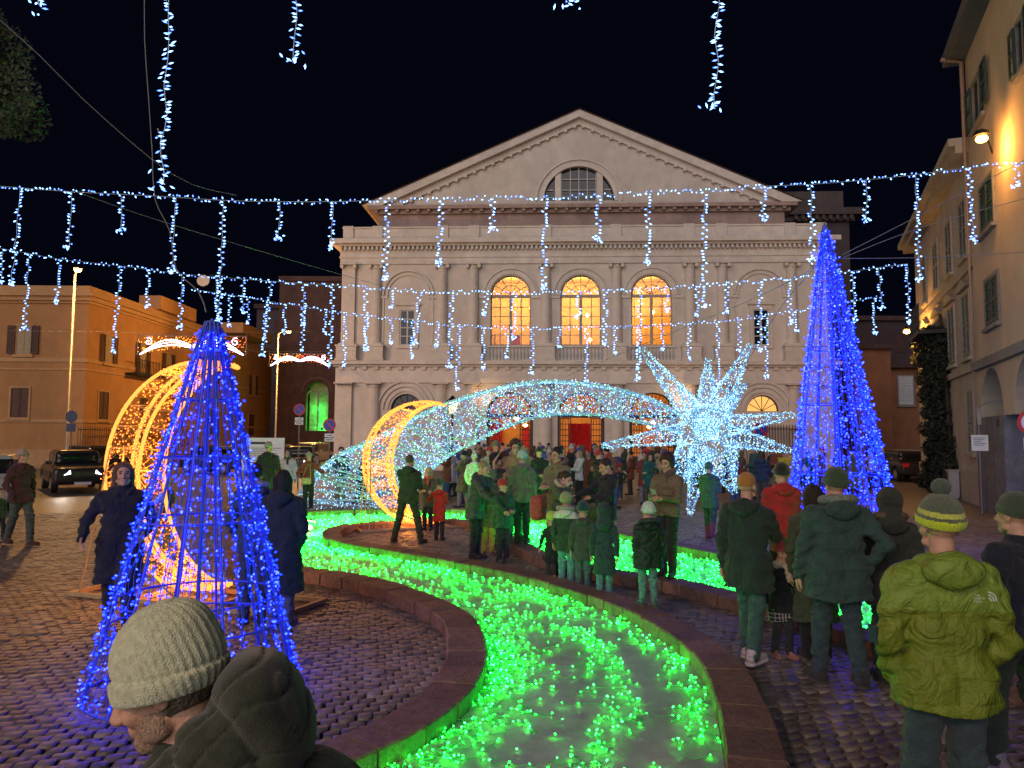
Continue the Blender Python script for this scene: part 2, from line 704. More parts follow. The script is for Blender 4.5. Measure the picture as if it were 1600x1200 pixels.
def kerb_run(c, w, label):
    root = thing('stone_kerb', label, 'kerb', tuple(c[len(c) // 2][:2]) + (0,))
    ox, oy = root.location.x, root.location.y
    def step(q):
        d = math.hypot(q[0], q[1])
        return 0.40 * random.uniform(0.85, 1.25) if d < 16 else 0.62 * random.uniform(0.9, 1.15)
    q = resample(c, step)
    dd = np.r_[0, np.cumsum(np.linalg.norm(np.diff(c[:, :2], axis=0), axis=1))]
    qs = resample_s(c, q, dd)
    off = offset(c, w)
    for i in range(len(qs) - 1):
        s0, s1 = qs[i] + 0.010, qs[i + 1] - 0.010
        h = KZ + random.uniform(-0.008, 0.006)
        mid = 0.5 * (s0 + s1)
        j = random.uniform(-0.008, 0.008)
        vs = []
        for s in (s0, mid, s1):
            a = np.array([np.interp(s, dd, c[:, k]) for k in range(2)])
            b_ = np.array([np.interp(s, dd, off[:, k]) for k in range(2)])
            e = (b_ - a) / (np.linalg.norm(b_ - a) + 1e-9)
            a = a + e * (0.0 + j)
            b_ = b_ + e * j
            bv = 0.014
            for pt, zz in ((a, -0.02), (a, h - bv), (a + e * bv, h), (b_ - e * bv, h), (b_, h - bv), (b_, -0.02)):
                vs.append((pt[0] - ox, pt[1] - oy, zz))
        fs = []
        for k in range(2):
            for m_ in range(5):
                fs.append((k * 6 + m_, k * 6 + m_ + 1, k * 6 + 7 + m_, k * 6 + 6 + m_))
        fs.append((5, 4, 3, 2, 1, 0))
        fs.append((12, 13, 14, 15, 16, 17))
        me = bpy.data.meshes.new('kerb_block')
        me.from_pydata(vs, [], fs)
        me.materials.append(M_KERB)
        link('kerb_block', me, root)
    return root


def resample_s(c, q, dd):
    # arc positions of the points q on c
    out = []
    j = 0
    for p in q:
        d = np.linalg.norm(c[j:, :2] - p[:2], axis=1)
        j = j + int(np.argmin(d[:400]))
        out.append(dd[j])
    return out


sg = 1 if np.linalg.norm(offset(cN, KW)[100] - oN[100]) < 1e-6 else -1
kerb_run(cN, KW * sg, 'low brown stone kerb curling round the cobbled peninsula with the small crescent')
kerb_run(cF, -KW * sg, 'low brown stone kerb along the outer bank of the green light river')

# ---- cobbles near the viewer, each a stone with bevelled edges
PX, PY = 0.128, 0.112
ca, sa = math.cos(R(14)), math.sin(R(14))
ii, jj = np.meshgrid(np.arange(-200, 200), np.arange(-80, 260))
lx = (ii + 0.5 * (jj % 2) + 0.12 * np.sin(jj * 0.31)) * PX
ly = jj * PY + 0.05 * np.sin(ii * 0.17)
X = lx * ca - ly * sa
Y = lx * sa + ly * ca
X, Y = X + .11 * np.sin(.75 * Y) + RNG.normal(0, .0035, X.shape), Y + .16 * np.sin(.62 * X + 1) + RNG.normal(0, .0035, X.shape)
dist = np.hypot(X, Y)
keep = (Y > 2.6) & (dist < 23) & (np.abs(X) < Y * 0.78 + 0.5)
keep &= ~in_poly(X, Y, band_poly)
X, Y = X[keep], Y[keep]
order = np.argsort(np.hypot(X, Y))
X, Y = X[order], Y[order]
n_c = len(X)
jit = RNG.normal(0, 1, (n_c, 6))
hw = PX * 0.5 - 0.0035 + jit[:, 0] * 0.003
hd = PY * 0.5 - 0.0035 + jit[:, 1] * 0.003
zt = 0.012 + jit[:, 2] * 0.004
ang = R(14) + jit[:, 3] * 0.035
# visible ones inside the frame first
vis = []
for k in range(n_c):
    if len(vis) >= 280:
        break
    if abs(X[k]) < Y[k] * 0.71 and Y[k] > 4.75:
        vis.append(k)
vis = set(vis)
base = np.array([(-1, -1, -0.03, 0), (1, -1, -0.03, 0), (1, 1, -0.03, 0), (-1, 1, -0.03, 0),
                 (-1, -1, -0.007, 0), (1, -1, -0.007, 0), (1, 1, -0.007, 0), (-1, 1, -0.007, 0),
                 (-1, -1, 0, 1), (1, -1, 0, 1), (1, 1, 0, 1), (-1, 1, 0, 1)], float)
cf = [(8, 9, 10, 11)]
for a in range(4):
    b2 = (a + 1) % 4
    cf.append((a + 4, b2 + 4, b2 + 8, a + 8))
    cf.append((a, b2, b2 + 4, a + 4))
cf = np.array(cf)


def cobble_verts(k):
    bev = 0.009
    vx = base[:, 0] * (hw[k] - bev * base[:, 3])
    vy = base[:, 1] * (hd[k] - bev * base[:, 3])
    cn = np.array([[1 - 0.1 * ((i * 7 + k) % 3)] for i in range(12)])[:, 0]
    return vx * cn, vy * cn, base[:, 2] + zt[k]


variants = []
for q in range(14):
    vx, vy, vz = cobble_verts(q * 3)
    me = mesh_np('cobble', np.stack([vx, vy, vz], 1), cf, [M_COB])
    variants.append(me)
for k in sorted(vis):
    o = bpy.data.objects.new('cobble', variants[k % 14])
    COL.objects.link(o)
    o.parent = ground
    o.location = (X[k], Y[k], jit[k, 4] * 0.002)
    o.rotation_euler = (jit[k, 4] * 0.02, jit[k, 5] * 0.02, ang[k])
rest = np.array([k for k in range(n_c) if k not in vis])
bev = 0.009
vx = base[None, :, 0] * (hw[rest, None] - bev * base[None, :, 3])
vy = base[None, :, 1] * (hd[rest, None] - bev * base[None, :, 3])
tz = jit[rest, 4][:, None] * 0.018 * vx + jit[rest, 5][:, None] * 0.018 * vy
vz = base[None, :, 2] + zt[rest, None] + tz
cr_, sr_ = np.cos(ang[rest])[:, None], np.sin(ang[rest])[:, None]
VX = X[rest, None] + vx * cr_ - vy * sr_
VY = Y[rest, None] + vx * sr_ + vy * cr_
V = np.stack([VX, VY, vz], -1).reshape(-1, 3)
F = (cf[None] + (np.arange(len(rest)) * 12)[:, None, None]).reshape(-1, 4)
link('cobbles', mesh_np('cobbles', V, F, [M_COB]), ground, kind='stuff')

# ---- the green light strings lying in the bed
E_GREEN = emit('green_led', (0.16, 80, 1.1))
E_GREENW = emit('pale_green_led', (0.85, 64, 4.4))
M_GWIRE = mat('green_wire', (0.10, 0.55, 0.18), 0.4, var=0, bump=0)
river = thing('river_of_lights', 'winding river of green fairy lights laid between the stone kerbs', 'light display', (0, 8, 0))
pts = []
sizes = []
segs = []
nm = len(mN)
cw = np.linalg.norm(mN[:, :2] - mF[:, :2], axis=1)
cl = 0.5 * (mN + mF)
ds = np.r_[0, np.linalg.norm(np.diff(cl[:, :2], axis=0), axis=1)]
for i in range(nm):
    d = math.hypot(*cl[i][:2])
    area = cw[i] * ds[i]
    dens = 98 if cl[i][1] > 7.6 else 100
    if i < 40:
        dens = 80
    cnt = RNG.poisson(area * dens)
    for q in range(cnt):
        wv = RNG.random()
        y = cl[i][1]
        if y < 8.8 and i > 195:
            # lower reach: strings lie in three bands
            f = min(.97, (8.8 - y) / 1.3)
            if RNG.random() < f:
                g = RNG.random()
                if g < 0.52:
                    wv = 1 - abs(RNG.normal(0, 0.14)) - 0.02
                elif g < 0.78:
                    wv = 0.40 + RNG.normal(0, 0.042) + 0.03 * math.sin(y * 4.1)
                else:
                    wv = abs(RNG.normal(0, 0.055)) + 0.03
        elif i > 150:
            if RNG.random() < 0.35:
                wv = min(abs(RNG.normal(0, 0.15)) + 0.02, 0.95)
        wv = min(max(wv, 0.02), 0.98)
        if y > 8.8 and i > 60 and math.sin(y * 3.1 + wv * 9 + i * .05) + math.sin(y * 1.3 - wv * 14) < -1.0 and RNG.random() < .75:
            continue
        p = mN[i] * (1 - wv) + mF[i] * wv
        p = np.array([p[0] + RNG.normal(0, .04), p[1] + RNG.normal(0, .05), 0.035 + abs(RNG.normal(0, 0.012))])
        pts.append(p)
        sizes.append((0.0042 + 0.00056 * d) * RNG.uniform(.48, .88))
pts = np.array(pts)
sizes = np.array(sizes)
inn = in_poly(pts[:, 0], pts[:, 1], river_poly)
pts, sizes = pts[inn], sizes[inn]
# bulbs gather in short strings
mi = (RNG.random(len(pts)) < 0.28).astype(int)
dirs = RNG.normal(0, 1, (len(pts), 3))
dirs[:, 2] = np.abs(dirs[:, 2]) * 0.4
leds('bulbs', pts - np.array(river.location), sizes, [E_GREEN, E_GREENW], river, dirs, 1.7, mi)
# wires: join each bulb to a neighbour with a loose curl
order = np.lexsort((pts[:, 0], np.round(pts[:, 1] / 0.22)))
pp = pts[order]
for a, b_ in zip(pp[:-1], pp[1:]):
    dd_ = np.linalg.norm(a - b_)
    if dd_ < 0.2 and a[1] < 15:
        mid = (a + b_) / 2 + np.array([RNG.normal(0, .05), RNG.normal(0, .05), 0.0])
        mid[2] = 0.026
        q1 = a * 0.65 + mid * 0.35
        q1[2] = 0.028
        segs.append(np.array([a, q1, mid, b_]) - np.array(river.location))
tubes('wires', segs, 0.0028, M_GWIRE, river, 3, kind='stuff')

# ================================================================ THEATRE
M_WALL = mat('theatre_plaster', (0.64, 0.575, 0.52), 0.85, var=0.10, scale=1.3, bump=0.3, bscale=14, stain=0.2)
M_TRIM = mat('theatre_trim', (0.66, 0.595, 0.54), 0.8, var=0.12, scale=2.0, bump=0.2, bscale=18, stain=0.18)
M_BROWN = mat('brown_cornice', (0.42, 0.30, 0.26), 0.85, var=0.2, scale=1.5, bump=0.3, bscale=12, stain=0.3)
M_WOODW = mat('painted_frame', (0.33, 0.29, 0.25), 0.6, var=0.1, bump=0.05)
M_DKFRAME = mat('dark_frame', (0.035, 0.024, 0.018), 0.55, var=0.2, bump=0.1)
M_BALU = mat('grey_balusters', (0.36, 0.36, 0.37), 0.8, var=0.15, bump=0.2)
M_GLASSD = mat('dark_glass', (0.01, 0.012, 0.018), 0.12, var=0, bump=0)
M_WARMW = mat('foyer_plaster', (0.75, 0.42, 0.13), 0.8, var=0.25, scale=1.0, bump=0.05)
M_RED = mat('red_curtain', (0.55, 0.012, 0.02), 0.8, var=0.3, scale=3, bump=0.2)
m = bpy.data.materials.new('clear_glass')
m.use_nodes = True
n = m.node_tree.nodes
n.clear()
o_ = n.new('ShaderNodeOutputMaterial')
mx = n.new('ShaderNodeMixShader')
tr = n.new('ShaderNodeBsdfTransparent')
tr.inputs[0].default_value = (0.95, 0.93, 0.88, 1)
gl = n.new('ShaderNodeBsdfGlossy')
gl.inputs['Roughness'].default_value = 0.05
mx.inputs[0].default_value = 0.06
m.node_tree.links.new(tr.outputs[0], mx.inputs[1])
m.node_tree.links.new(gl.outputs[0], mx.inputs[2])
m.node_tree.links.new(mx.outputs[0], o_.inputs[0])
M_GLASS = m

TY0, TM = 46.0, -0.051
TA = math.atan(TM)
# local frame: x along the facade (0 on its axis), y into the building, z up
k = (908 - 800) / FPX
TXc = TY0 * k / (1 - TM * k)
TYc = TY0 + TM * TXc
theatre = thing('theatre', 'pale neoclassical theatre with pediment and three lit arched windows', 'theatre', (TXc, TYc, 0), TA)
TI = (Matrix.Translation((TXc, TYc, 0)) @ Matrix.Rotation(TA, 4, 'Z')).inverted()


def T(u, v, y=0.0):
    """facade coordinates (x, z) of a picture point on the plane set back by y"""
    o = TI @ Vector((0, 0, CAMH))
    d = TI.to_3x3() @ ray(u, v)
    t = (y - o.y) / d.y
    return o.x + d.x * t, o.z + d.z * t


def tz(v, y=0.0):
    return T(905, v, y)[1]


Z_COR1, Z_COR1T = tz(575), tz(565)      # ground floor cornice
Z_CAP1 = tz(599)
Z_W0, Z_SPR, Z_WR = tz(540), tz(461), 1.28
Z_CAP2 = tz(412)
Z_COR2, Z_COR2T = tz(386), tz(374)
Z_ATT = tz(352)
WX = [-4.42, 0.0, 4.42]
SX = [-10.95, 11.1]
HWL, HWR = -15.25, 15.2
WD = 0.55


def arch_cell(mb, x0, x1, z0, z1, cx, r, zs, zb, y0, y1, n=14, mi=0):
    """a wall panel x0..x1, z0..z1 with one arched opening"""
    if zb > z0:
        mb.box(cx - r, cx + r, y0, y1, z0, zb, mi)
    mb.box(x0, cx - r, y0, y1, z0, z1, mi)
    mb.box(cx + r, x1, y0, y1, z0, z1, mi)
    for i in range(n):
        a0 = math.pi * (1 - i / n)
        a1 = math.pi * (1 - (i + 1) / n)
        xa, xb = cx + r * math.cos(a0), cx + r * math.cos(a1)
        za, zb2 = zs + r * math.sin(a0), zs + r * math.sin(a1)
        mb.prism([(xa, za), (xb, zb2), (xb, z1), (xa, z1)], y0, y1, mi)


def arc_ring(mb, cx, zc, r0, r1, y0, y1, a0=0.0, a1=math.pi, n=20, mi=0):
    for i in range(n):
        a = a0 + (a1 - a0) * i / n
        b_ = a0 + (a1 - a0) * (i + 1) / n
        p = [(cx + r0 * math.cos(a), zc + r0 * math.sin(a)), (cx + r1 * math.cos(a), zc + r1 * math.sin(a)),
             (cx + r1 * math.cos(b_), zc + r1 * math.sin(b_)), (cx + r0 * math.cos(b_), zc + r0 * math.sin(b_))]
        mb.prism(p[::-1], y0, y1, mi)


# ---- walls
up = MB()
edges = [HWL, -8.2, -2.21, 2.21, 8.2, HWR]
for cx, x0, x1 in ((WX[0], -6.7, -2.21), (WX[1], -2.21, 2.21), (WX[2], 2.21, 6.7)):
    arch_cell(up, x0, x1, Z_COR1T, Z_COR2, cx, Z_WR, Z_SPR, Z_W0, 0, WD)
up.box(HWL, -6.7, 0, WD, Z_COR1T, Z_COR2)
up.box(6.7, HWR, 0, WD, Z_COR1T, Z_COR2)
lo_ = MB()
DR, DS = 1.45, tz(650)
for cx, x0, x1 in ((WX[0], -6.7, -2.21), (WX[1], -2.21, 2.21), (WX[2], 2.21, 6.7)):
    arch_cell(lo_, x0, x1, -0.1, Z_COR1, cx, DR, DS, -0.05, -0.12, WD)
NR, NS = 0.98, tz(641)
for cx, x0, x1 in ((SX[0], HWL - 0.25, -6.7), (SX[1], 6.7, HWR + 0.25)):
    arch_cell(lo_, x0, x1, -0.1, Z_COR1, cx, NR, NS, NS - 0.02, -0.12, WD)
up.build('upper_wall', M_WALL, theatre)
lo_.build('lower_wall', M_WALL, theatre)
sd = MB()
for x in (HWL, HWR - 0.5):
    sd.box(x, x + 0.5, WD, 34, -0.1, Z_COR2)
sd.box(HWL + .5, HWR - .5, 33.5, 34, -0.1, Z_COR2)
sd.build('side_wall', M_WALL, theatre)


def course(mb, x0, x1, prof, y_end=30.0):
    """a moulded course round the front and both sides; prof = [(out, z0, z1), ...]"""
    for o, z0, z1 in prof:
        mb.box(x0 - o, x1 + o, -o, y_end, z0, z1)


c1 = MB()
h = Z_COR1T - Z_COR1
course(c1, HWL - 0.02, HWR + 0.02, [(0.34, Z_COR1 + h * 0.1, Z_COR1 + h * 0.45), (0.55, Z_COR1 + h * 0.45, Z_COR1T)])
c1.box(HWL - .1, HWR + .1, -0.22, 0.001, Z_CAP1, Z_CAP1 + 0.32)
c1.box(HWL - .06, HWR + .06, -0.18, 0.002, Z_CAP1 + 0.32, Z_COR1 + h * 0.1)
c1.build('lower_cornice', M_TRIM, theatre)
# small blocks under the lower cornice (dentils)
dm = MB()
dm.box(-0.09, 0.09, -0.30, 0, -0.1, 0.0)
dent = dm.mesh('dentil', [M_TRIM])
db = MB()
x = HWL
while x < HWR:
    db.box(x, x + 0.28, -0.30, -0.19, Z_COR1 - 0.14, Z_COR1 + h * 0.1 - 0.002)
    x += 0.75
db.build('cornice_blocks', M_TRIM, theatre, kind='stuff')

c2 = MB()
course(c2, HWL, HWR, [(0.10, Z_CAP2 + 0.02, Z_CAP2 + 0.42), (0.16, Z_CAP2 + 0.42, Z_CAP2 + 0.52), (0.12, Z_CAP2 + 0.52, Z_COR2 - 0.2),
                      (0.42, Z_COR2 + 0.06, Z_COR2 + 0.2), (0.66, Z_COR2 + 0.2, Z_COR2T)])
c2.box(HWL, HWR, -0.14, WD, Z_COR2 - 0.2, Z_COR2 + 0.06)
c2.build('upper_cornice', M_TRIM, theatre)
db = MB()
x = HWL - 0.1
while x < HWR + 0.1:
    db.box(x, x + 0.15, -0.36, -0.13, Z_COR2 - 0.17, Z_COR2 + 0.058)
    x += 0.29
db.build('dentil_row', M_TRIM, theatre, kind='stuff')

# parapet with small piers
pa = MB()
pa.box(HWL, HWR, 0.05, 0.6, Z_COR2T, Z_ATT - 0.1)
pa.box(HWL - .05, HWR + .05, -0.02, 0.68, Z_ATT - 0.1, Z_ATT)
pa.box(HWL - .02, HWR + .02, 0.0, 0.64, Z_COR2T - .003, Z_COR2T + 0.14)
pa.build('parapet', M_TRIM, theatre)
pm = MB()
pm.box(-0.33, 0.33, -0.06, 0.70, Z_COR2T + 0.001, Z_ATT + 0.05)
pmesh = pm.mesh('parapet_pier', [M_TRIM])
COLS = [-13.0, -8.78, -6.78, -2.21, 2.21, 6.78, 8.78, 13.0]
for x in COLS + [HWL + .35, HWR - .35]:
    link('parapet_pier', pmesh, theatre, loc=(x, 0, 0))


# ---- half columns and pilasters
def column_mesh(name, z0, z1, r, round_=True, ped=0.0, m_=M_TRIM, ionic=True):
    mb = MB()
    zb = z0
    if ped:
        mb.box(-r * 1.6, r * 1.6, -r * 1.35, 0, z0, z0 + ped - 0.1)
        mb.box(-r * 1.75, r * 1.75, -r * 1.5, 0, z0 + ped - 0.1, z0 + ped)
        mb.box(-r * 1.75, r * 1.75, -r * 1.5, 0.001, z0 - 0.001, z0 + 0.14)
        zb = z0 + ped
    mb.box(-r * 1.3, r * 1.3, -r * 1.2, 0, zb + .001, zb + 0.10)
    n = 12 if round_ else 0
    if round_:
        mb.lathe([(r * 1.22, zb + 0.10), (r * 1.22, zb + 0.16), (r * 1.05, zb + 0.22), (r, zb + 0.3), (r * 0.97, (zb + z1) / 2),
                  (r * 0.86, z1 - 0.34), (r * 0.98, z1 - 0.32), (r * 0.98, z1 - 0.26), (r * 0.87, z1 - 0.24), (r * 0.9, z1 - .1)], 0, 0, 16)
    else:
        mb.box(-r, r, -0.20, 0, zb + 0.10, z1 - .1)
    mb.box(-r * 1.28, r * 1.28, -r * 1.25, 0, z1 - 0.1, z1)
    if ionic:
        for s in (-1, 1):
            c = []
            for k in range(10):
                a = 2 * math.pi * k / 10
                c.append((s * r * 1.02 + 0.115 * math.cos(a), z1 - 0.20 + 0.115 * math.sin(a)))
            mb.prism(c, -r * 1.15, 0)
    return mb.mesh(name, [m_], False)


hc = column_mesh('half_column', Z_COR1T, Z_CAP2 + 0.02, 0.36, True, Z_W0 - Z_COR1T)
for x in COLS:
    link('half_column', hc, theatre, loc=(x, 0, 0))
pc = column_mesh('pilaster', Z_COR1T, Z_CAP2 + 0.02, 0.40, False, Z_W0 - Z_COR1T)
for x in (HWL + 0.5, HWR - 0.5):
    link('pilaster', pc, theatre, loc=(x, 0, 0))
lc = column_mesh('lower_half_column', -0.05, Z_CAP1, 0.42, True, 0.0, ionic=False)
lp = column_mesh('lower_pilaster', -0.05, Z_CAP1, 0.46, False, 0.0, ionic=False)
for x in COLS:
    link('lower_half_column', lc, theatre, loc=(x, -0.12, 0))
for x in (HWL + 0.4, HWR - 0.4):
    link('lower_pilaster', lp, theatre, loc=(x, -0.12, 0))

# ---- arch mouldings, imposts, panels
def moulding(*a, **k):
    q = MB()
    arc_ring(q, *a, **k)
    q.build('arch_moulding', M_TRIM, theatre)


for cx in WX:
    moulding(cx, Z_SPR, Z_WR + 0.06, Z_WR + 0.34, -0.07, 0.001)
    moulding(cx, Z_SPR, Z_WR + 0.38, Z_WR + 0.46, -0.11, 0.001)
    am = MB()
    am.box(cx - 2.0, cx - Z_WR - 0.03, -0.09, 0.001, Z_SPR - 0.2, Z_SPR - 0.03)
    am.box(cx + Z_WR + 0.03, cx + 2.0, -0.09, 0.001, Z_SPR - 0.2, Z_SPR - 0.03)
    am.build_each('impost', M_TRIM, theatre)
    moulding(cx, DS, DR + 0.02, DR + 0.3, -0.20, -0.119)
for cx in SX:
    am = MB()
    moulding(cx, Z_SPR, 1.30, 1.40, -0.08, 0.001)
    moulding(cx, Z_SPR, 1.55, 1.63, -0.12, 0.001)
    am.box(cx - 1.9, cx - 1.3, -0.09, 0.001, Z_SPR - 0.2, Z_SPR - 0.03)
    am.box(cx + 1.3, cx + 1.9, -0.09, 0.001, Z_SPR - 0.2, Z_SPR - 0.03)
    am.box(cx - 1.63, cx - 1.53, -0.06, 0.001, Z_W0 + .1, Z_SPR - 0.2)
    am.box(cx + 1.53, cx + 1.63, -0.06, 0.001, Z_W0 + .1, Z_SPR - 0.2)
    moulding(cx, NS, NR + 0.15, NR + 0.28, -0.20, -0.119)
    moulding(cx, NS, NR + 0.45, NR + 0.55, -0.22, -0.119)
    moulding(cx, NS, NR + 0.75, NR + 0.85, -0.24, -0.119)
    am.box(cx - 1.95, cx + 1.95, -0.20, -0.119, NS - 0.98, NS - 0.82)
    am.build_each('wall_moulding', M_TRIM, theatre)


def theatre_window(cx, label=None):
    """round headed window in sixteen square and seven fan panes"""
    f = MB()
    r = Z_WR
    z0 = Z_W0
    zt = Z_SPR - 0.12
    y0, y1 = 0.22, 0.30
    f.box(cx - r, cx - r + 0.09, y0, y1, z0, zt)
    f.box(cx + r - 0.09, cx + r, y0, y1, z0, zt)
    f.box(cx - r, cx + r, y0 - 0.02, y1 + .02, zt, Z_SPR + 0.06)
    f.box(cx - r, cx + r, y0, y1, z0, z0 + 0.1)
    f.box(cx - 0.09, cx + 0.09, y0 - .03, y1 - .002, z0, zt)
    ws = [-r + 0.09, -r / 2 - .03, 0.0, r / 2 + .03, r - 0.09]
    for s in (-1, 1):
        f.box(cx + s * (r / 2 + .03) - 0.03, cx + s * (r / 2 + .03) + 0.03, y0 + .01, y1 - .01, z0, zt)
    rows = 5
    for i in range(1, rows):
        z = z0 + 0.1 + (zt - z0 - 0.1) * i / rows
        f.box(cx - r + .05, cx + r - .05, y0 + .015, y1 - .015, z - 0.02, z + 0.02)
    arc_ring(f, cx, Z_SPR + .06, r - 0.13, r - 0.01, y0, y1)
    arc_ring(f, cx, Z_SPR + .06, r * 0.47, r * 0.51, y0 + .01, y1 - .01)
    for i in range(1, 6):
        a = math.pi * i / 6
        c, s = math.cos(a), math.sin(a)
        w_ = 0.022
        ra = 0.06
        rb = r - 0.1
        f.prism([(cx + ra * c + w_ * s, Z_SPR + .06 + ra * s - w_ * c), (cx + rb * c + w_ * s, Z_SPR + .06 + rb * s - w_ * c),
                 (cx + rb * c - w_ * s, Z_SPR + .06 + rb * s + w_ * c), (cx + ra * c - w_ * s, Z_SPR + .06 + ra * s + w_ * c)],
                y0 + .012, y1 - .012)
    win = f.build('window', [M_WOODW], theatre)
    xs = [-r + 0.09, -r / 2 - .06, -r / 2, -0.09, 0.09, r / 2, r / 2 + .06, r - 0.09]
    for (a, b_) in ((xs[0], xs[1]), (xs[2], xs[3]), (xs[4], xs[5]), (xs[6], xs[7])):
        for i in range(rows):
            za = z0 + 0.1 + (zt - z0 - 0.1) * i / rows + 0.021
            zb = z0 + 0.1 + (zt - z0 - 0.1) * (i + 1) / rows - 0.021
            p = MB()
            p.add([(cx + a, 0.262, za), (cx + b_, 0.262, za), (cx + b_, 0.262, zb), (cx + a, 0.262, zb)], [(0, 1, 2, 3)])
            p.build('pane', [M_GLASS], win)
    p = MB()
    fan = [(cx + (r - .1) * math.cos(math.pi * i / 14), 0.262, Z_SPR + .07 + (r - .1) * math.sin(math.pi * i / 14)) for i in range(15)]
    p.add(fan, [tuple(range(15))])
    p.build('fan_pane', [M_GLASS], win)
    # balustrade below
    bl = MB()
    zb0 = Z_COR1T
    bl.box(cx - 1.45, cx + 1.45, -0.10, 0.10, z0 - 0.12, z0 - 0.002)
    bl.box(cx - 1.45, cx + 1.45, -0.08, 0.08, zb0 + .002, zb0 + 0.1)
    rr = bl.build('balustrade', [M_TRIM], theatre)
    bb = MB()
    k = 13
    for i in range(k):
        x = cx - 1.3 + 2.6 * i / (k - 1)
        zz = z0 - 0.12
        hh = zz - zb0 - 0.1
        bb.lathe([(0.05, zb0 + .1), (0.05, zb0 + .1 + .1 * hh), (0.08, zb0 + .1 + .35 * hh), (0.035, zb0 + .1 + .75 * hh), (0.055, zz)], x, 0, 6)
    bb.build('balusters', [M_BALU], rr, kind='stuff')


for cx in WX:
    theatre_window(cx)

# small side windows on the upper floor
for cx, lit in ((SX[0] - .02, False), (SX[1], True)):
    f = MB()
    hw_ = 0.5
    z0, z1 = Z_W0 + 0.02, Z_W0 + 2.25
    f.box(cx - hw_ - 0.2, cx - hw_, -0.10, 0.001, z0 - .2, z1 + 0.2)
    f.box(cx + hw_, cx + hw_ + 0.2, -0.10, 0.001, z0 - .2, z1 + 0.2)
    f.box(cx - hw_, cx + hw_, -0.10, 0.001, z1, z1 + 0.2)
    f.box(cx - hw_, cx + hw_, -0.12, 0.001, z0 - .2, z0)
    f.box(cx - hw_ - 0.3, cx + hw_ + 0.3, -0.2, 0.002, z1 + 0.3, z1 + 0.42)
    f.box(cx - hw_ - 0.25, cx + hw_ + 0.25, -0.08, 0.002, z1 + 0.2, z1 + 0.3)
    for x in (-hw_, -0.045, hw_ - 0.09):
        f.box(cx + x, cx + x + 0.09, -0.05, 0.0, z0, z1, 1)
    for i in range(5):
        z = z0 + (z1 - z0 - 0.06) * i / 4
        f.box(cx - hw_ + .09, cx - .045, -0.045, 0.0, z, z + 0.06, 1)
        f.box(cx + .045, cx + hw_ - .09, -0.045, 0.0, z, z + 0.06, 1)
    win = f.build('side_window', [M_TRIM, mat('white_window', (0.5, 0.5, 0.5), .5, var=0, bump=0)], theatre)
    for s in (-1, 1):
        for i in range(4):
            za = z0 + (z1 - z0 - 0.06) * i / 4 + 0.06
            zb = z0 + (z1 - z0 - 0.06) * (i + 1) / 4
            p = MB()
            a, b_ = (-hw_ + .09, -.045) if s < 0 else (.045, hw_ - .09)
            p.add([(cx + a, -0.02, za), (cx + b_, -0.02, za), (cx + b_, -0.02, zb), (cx + a, -0.02, zb)], [(0, 1, 2, 3)])
            p.build('pane', [M_GLASSD], win)

# ---- set-back attic wall, horizontal cornice, pediment
SB = 3.2
xl, zl = T(572, 322, SB)
xr, zr = T(1262, 318, SB)
zp0 = tz(322, SB)
zpa = tz(173, SB) - 0.42
xa = T(908, 173, SB)[0]
hwp = 14.4
at = MB()
at.box(-hwp + .7, hwp - .7, SB, SB + 28, Z_COR2, zp0 - 0.5)
at.build('attic_wall', M_BROWN, theatre)
cb = MB()
cb.box(-hwp + .35, hwp - .35, SB - 0.25, SB + 28, zp0 - 0.5, zp0 - 0.25)
cb.box(-hwp, hwp, SB - 0.58, SB + 28, zp0 - 0.25, zp0)
cb.build('attic_cornice', M_BROWN, theatre)
db = MB()
x = -hwp + .5
while x < hwp - .5:
    db.box(x, x + 0.2, SB - 0.5, SB - 0.24, zp0 - 0.42, zp0 - 0.252)
    x += 0.72
db.build('bracket_row', M_BROWN, theatre, kind='stuff')
# tympanum with a three light half-round window
LR = 2.42
LZ = zp0 + 0.36
tp = MB()
nn = 18
slope = (zpa - zp0) / hwp


def roofz(x):
    return zpa - abs(x) * slope


tp.box(-LR, LR, SB, SB + .5, zp0, LZ)
tp.prism([(-hwp + .5, zp0), (-LR, zp0), (-LR, roofz(LR) - .1), (-hwp + .5, zp0 + .2)], SB + 0.0, SB + 0.5)
tp.prism([(LR, zp0), (hwp - .5, zp0), (hwp - .5, zp0 + .2), (LR, roofz(LR) - .1)], SB + 0.0, SB + 0.5)
for i in range(nn):
    a0 = math.pi * (1 - i / nn)
    a1 = math.pi * (1 - (i + 1) / nn)
    xa_, xb_ = LR * math.cos(a0), LR * math.cos(a1)
    tp.prism([(xa_, LZ + LR * math.sin(a0)), (xb_, LZ + LR * math.sin(a1)), (xb_, roofz(xb_) - .1), (xa_, roofz(xa_) - .1)], SB, SB + 0.5)
tp.build('tympanum', M_WALL, theatre)
rk = MB()
for s in (-1, 1):
    q = [(s * (hwp + .35), zp0 + 0.02), (0, zpa + 0.28), (0, zpa - 0.22), (s * (hwp - 1.0), zp0 + .02)]
    q2 = [(s * (hwp - .9), zp0 + 0.03), (0, zpa - 0.23), (0, zpa - 0.62), (s * (hwp - 2.0), zp0 + .03)]
    if s > 0:
        q = q[::-1]
        q2 = q2[::-1]
    rk.prism(q[::-1], SB - 0.55, SB + 28)
    rk.prism(q2[::-1], SB - 0.2, SB + 0.45)
rk.build('raking_cornice', M_TRIM, theatre)
db = MB()
for s in (-1, 1):
    x = 0.3
    while x < hwp - 2.2:
        z = zpa - 0.62 - x * (zpa - .62 - zp0) / (hwp - 2.0)
        db.box(s * x - 0.11, s * x + 0.11, SB - 0.24, SB + 0.2, z - 0.10, z + 0.14)
        x += 0.62
db.build('raking_blocks', M_TRIM, theatre, kind='stuff')
lw = MB()
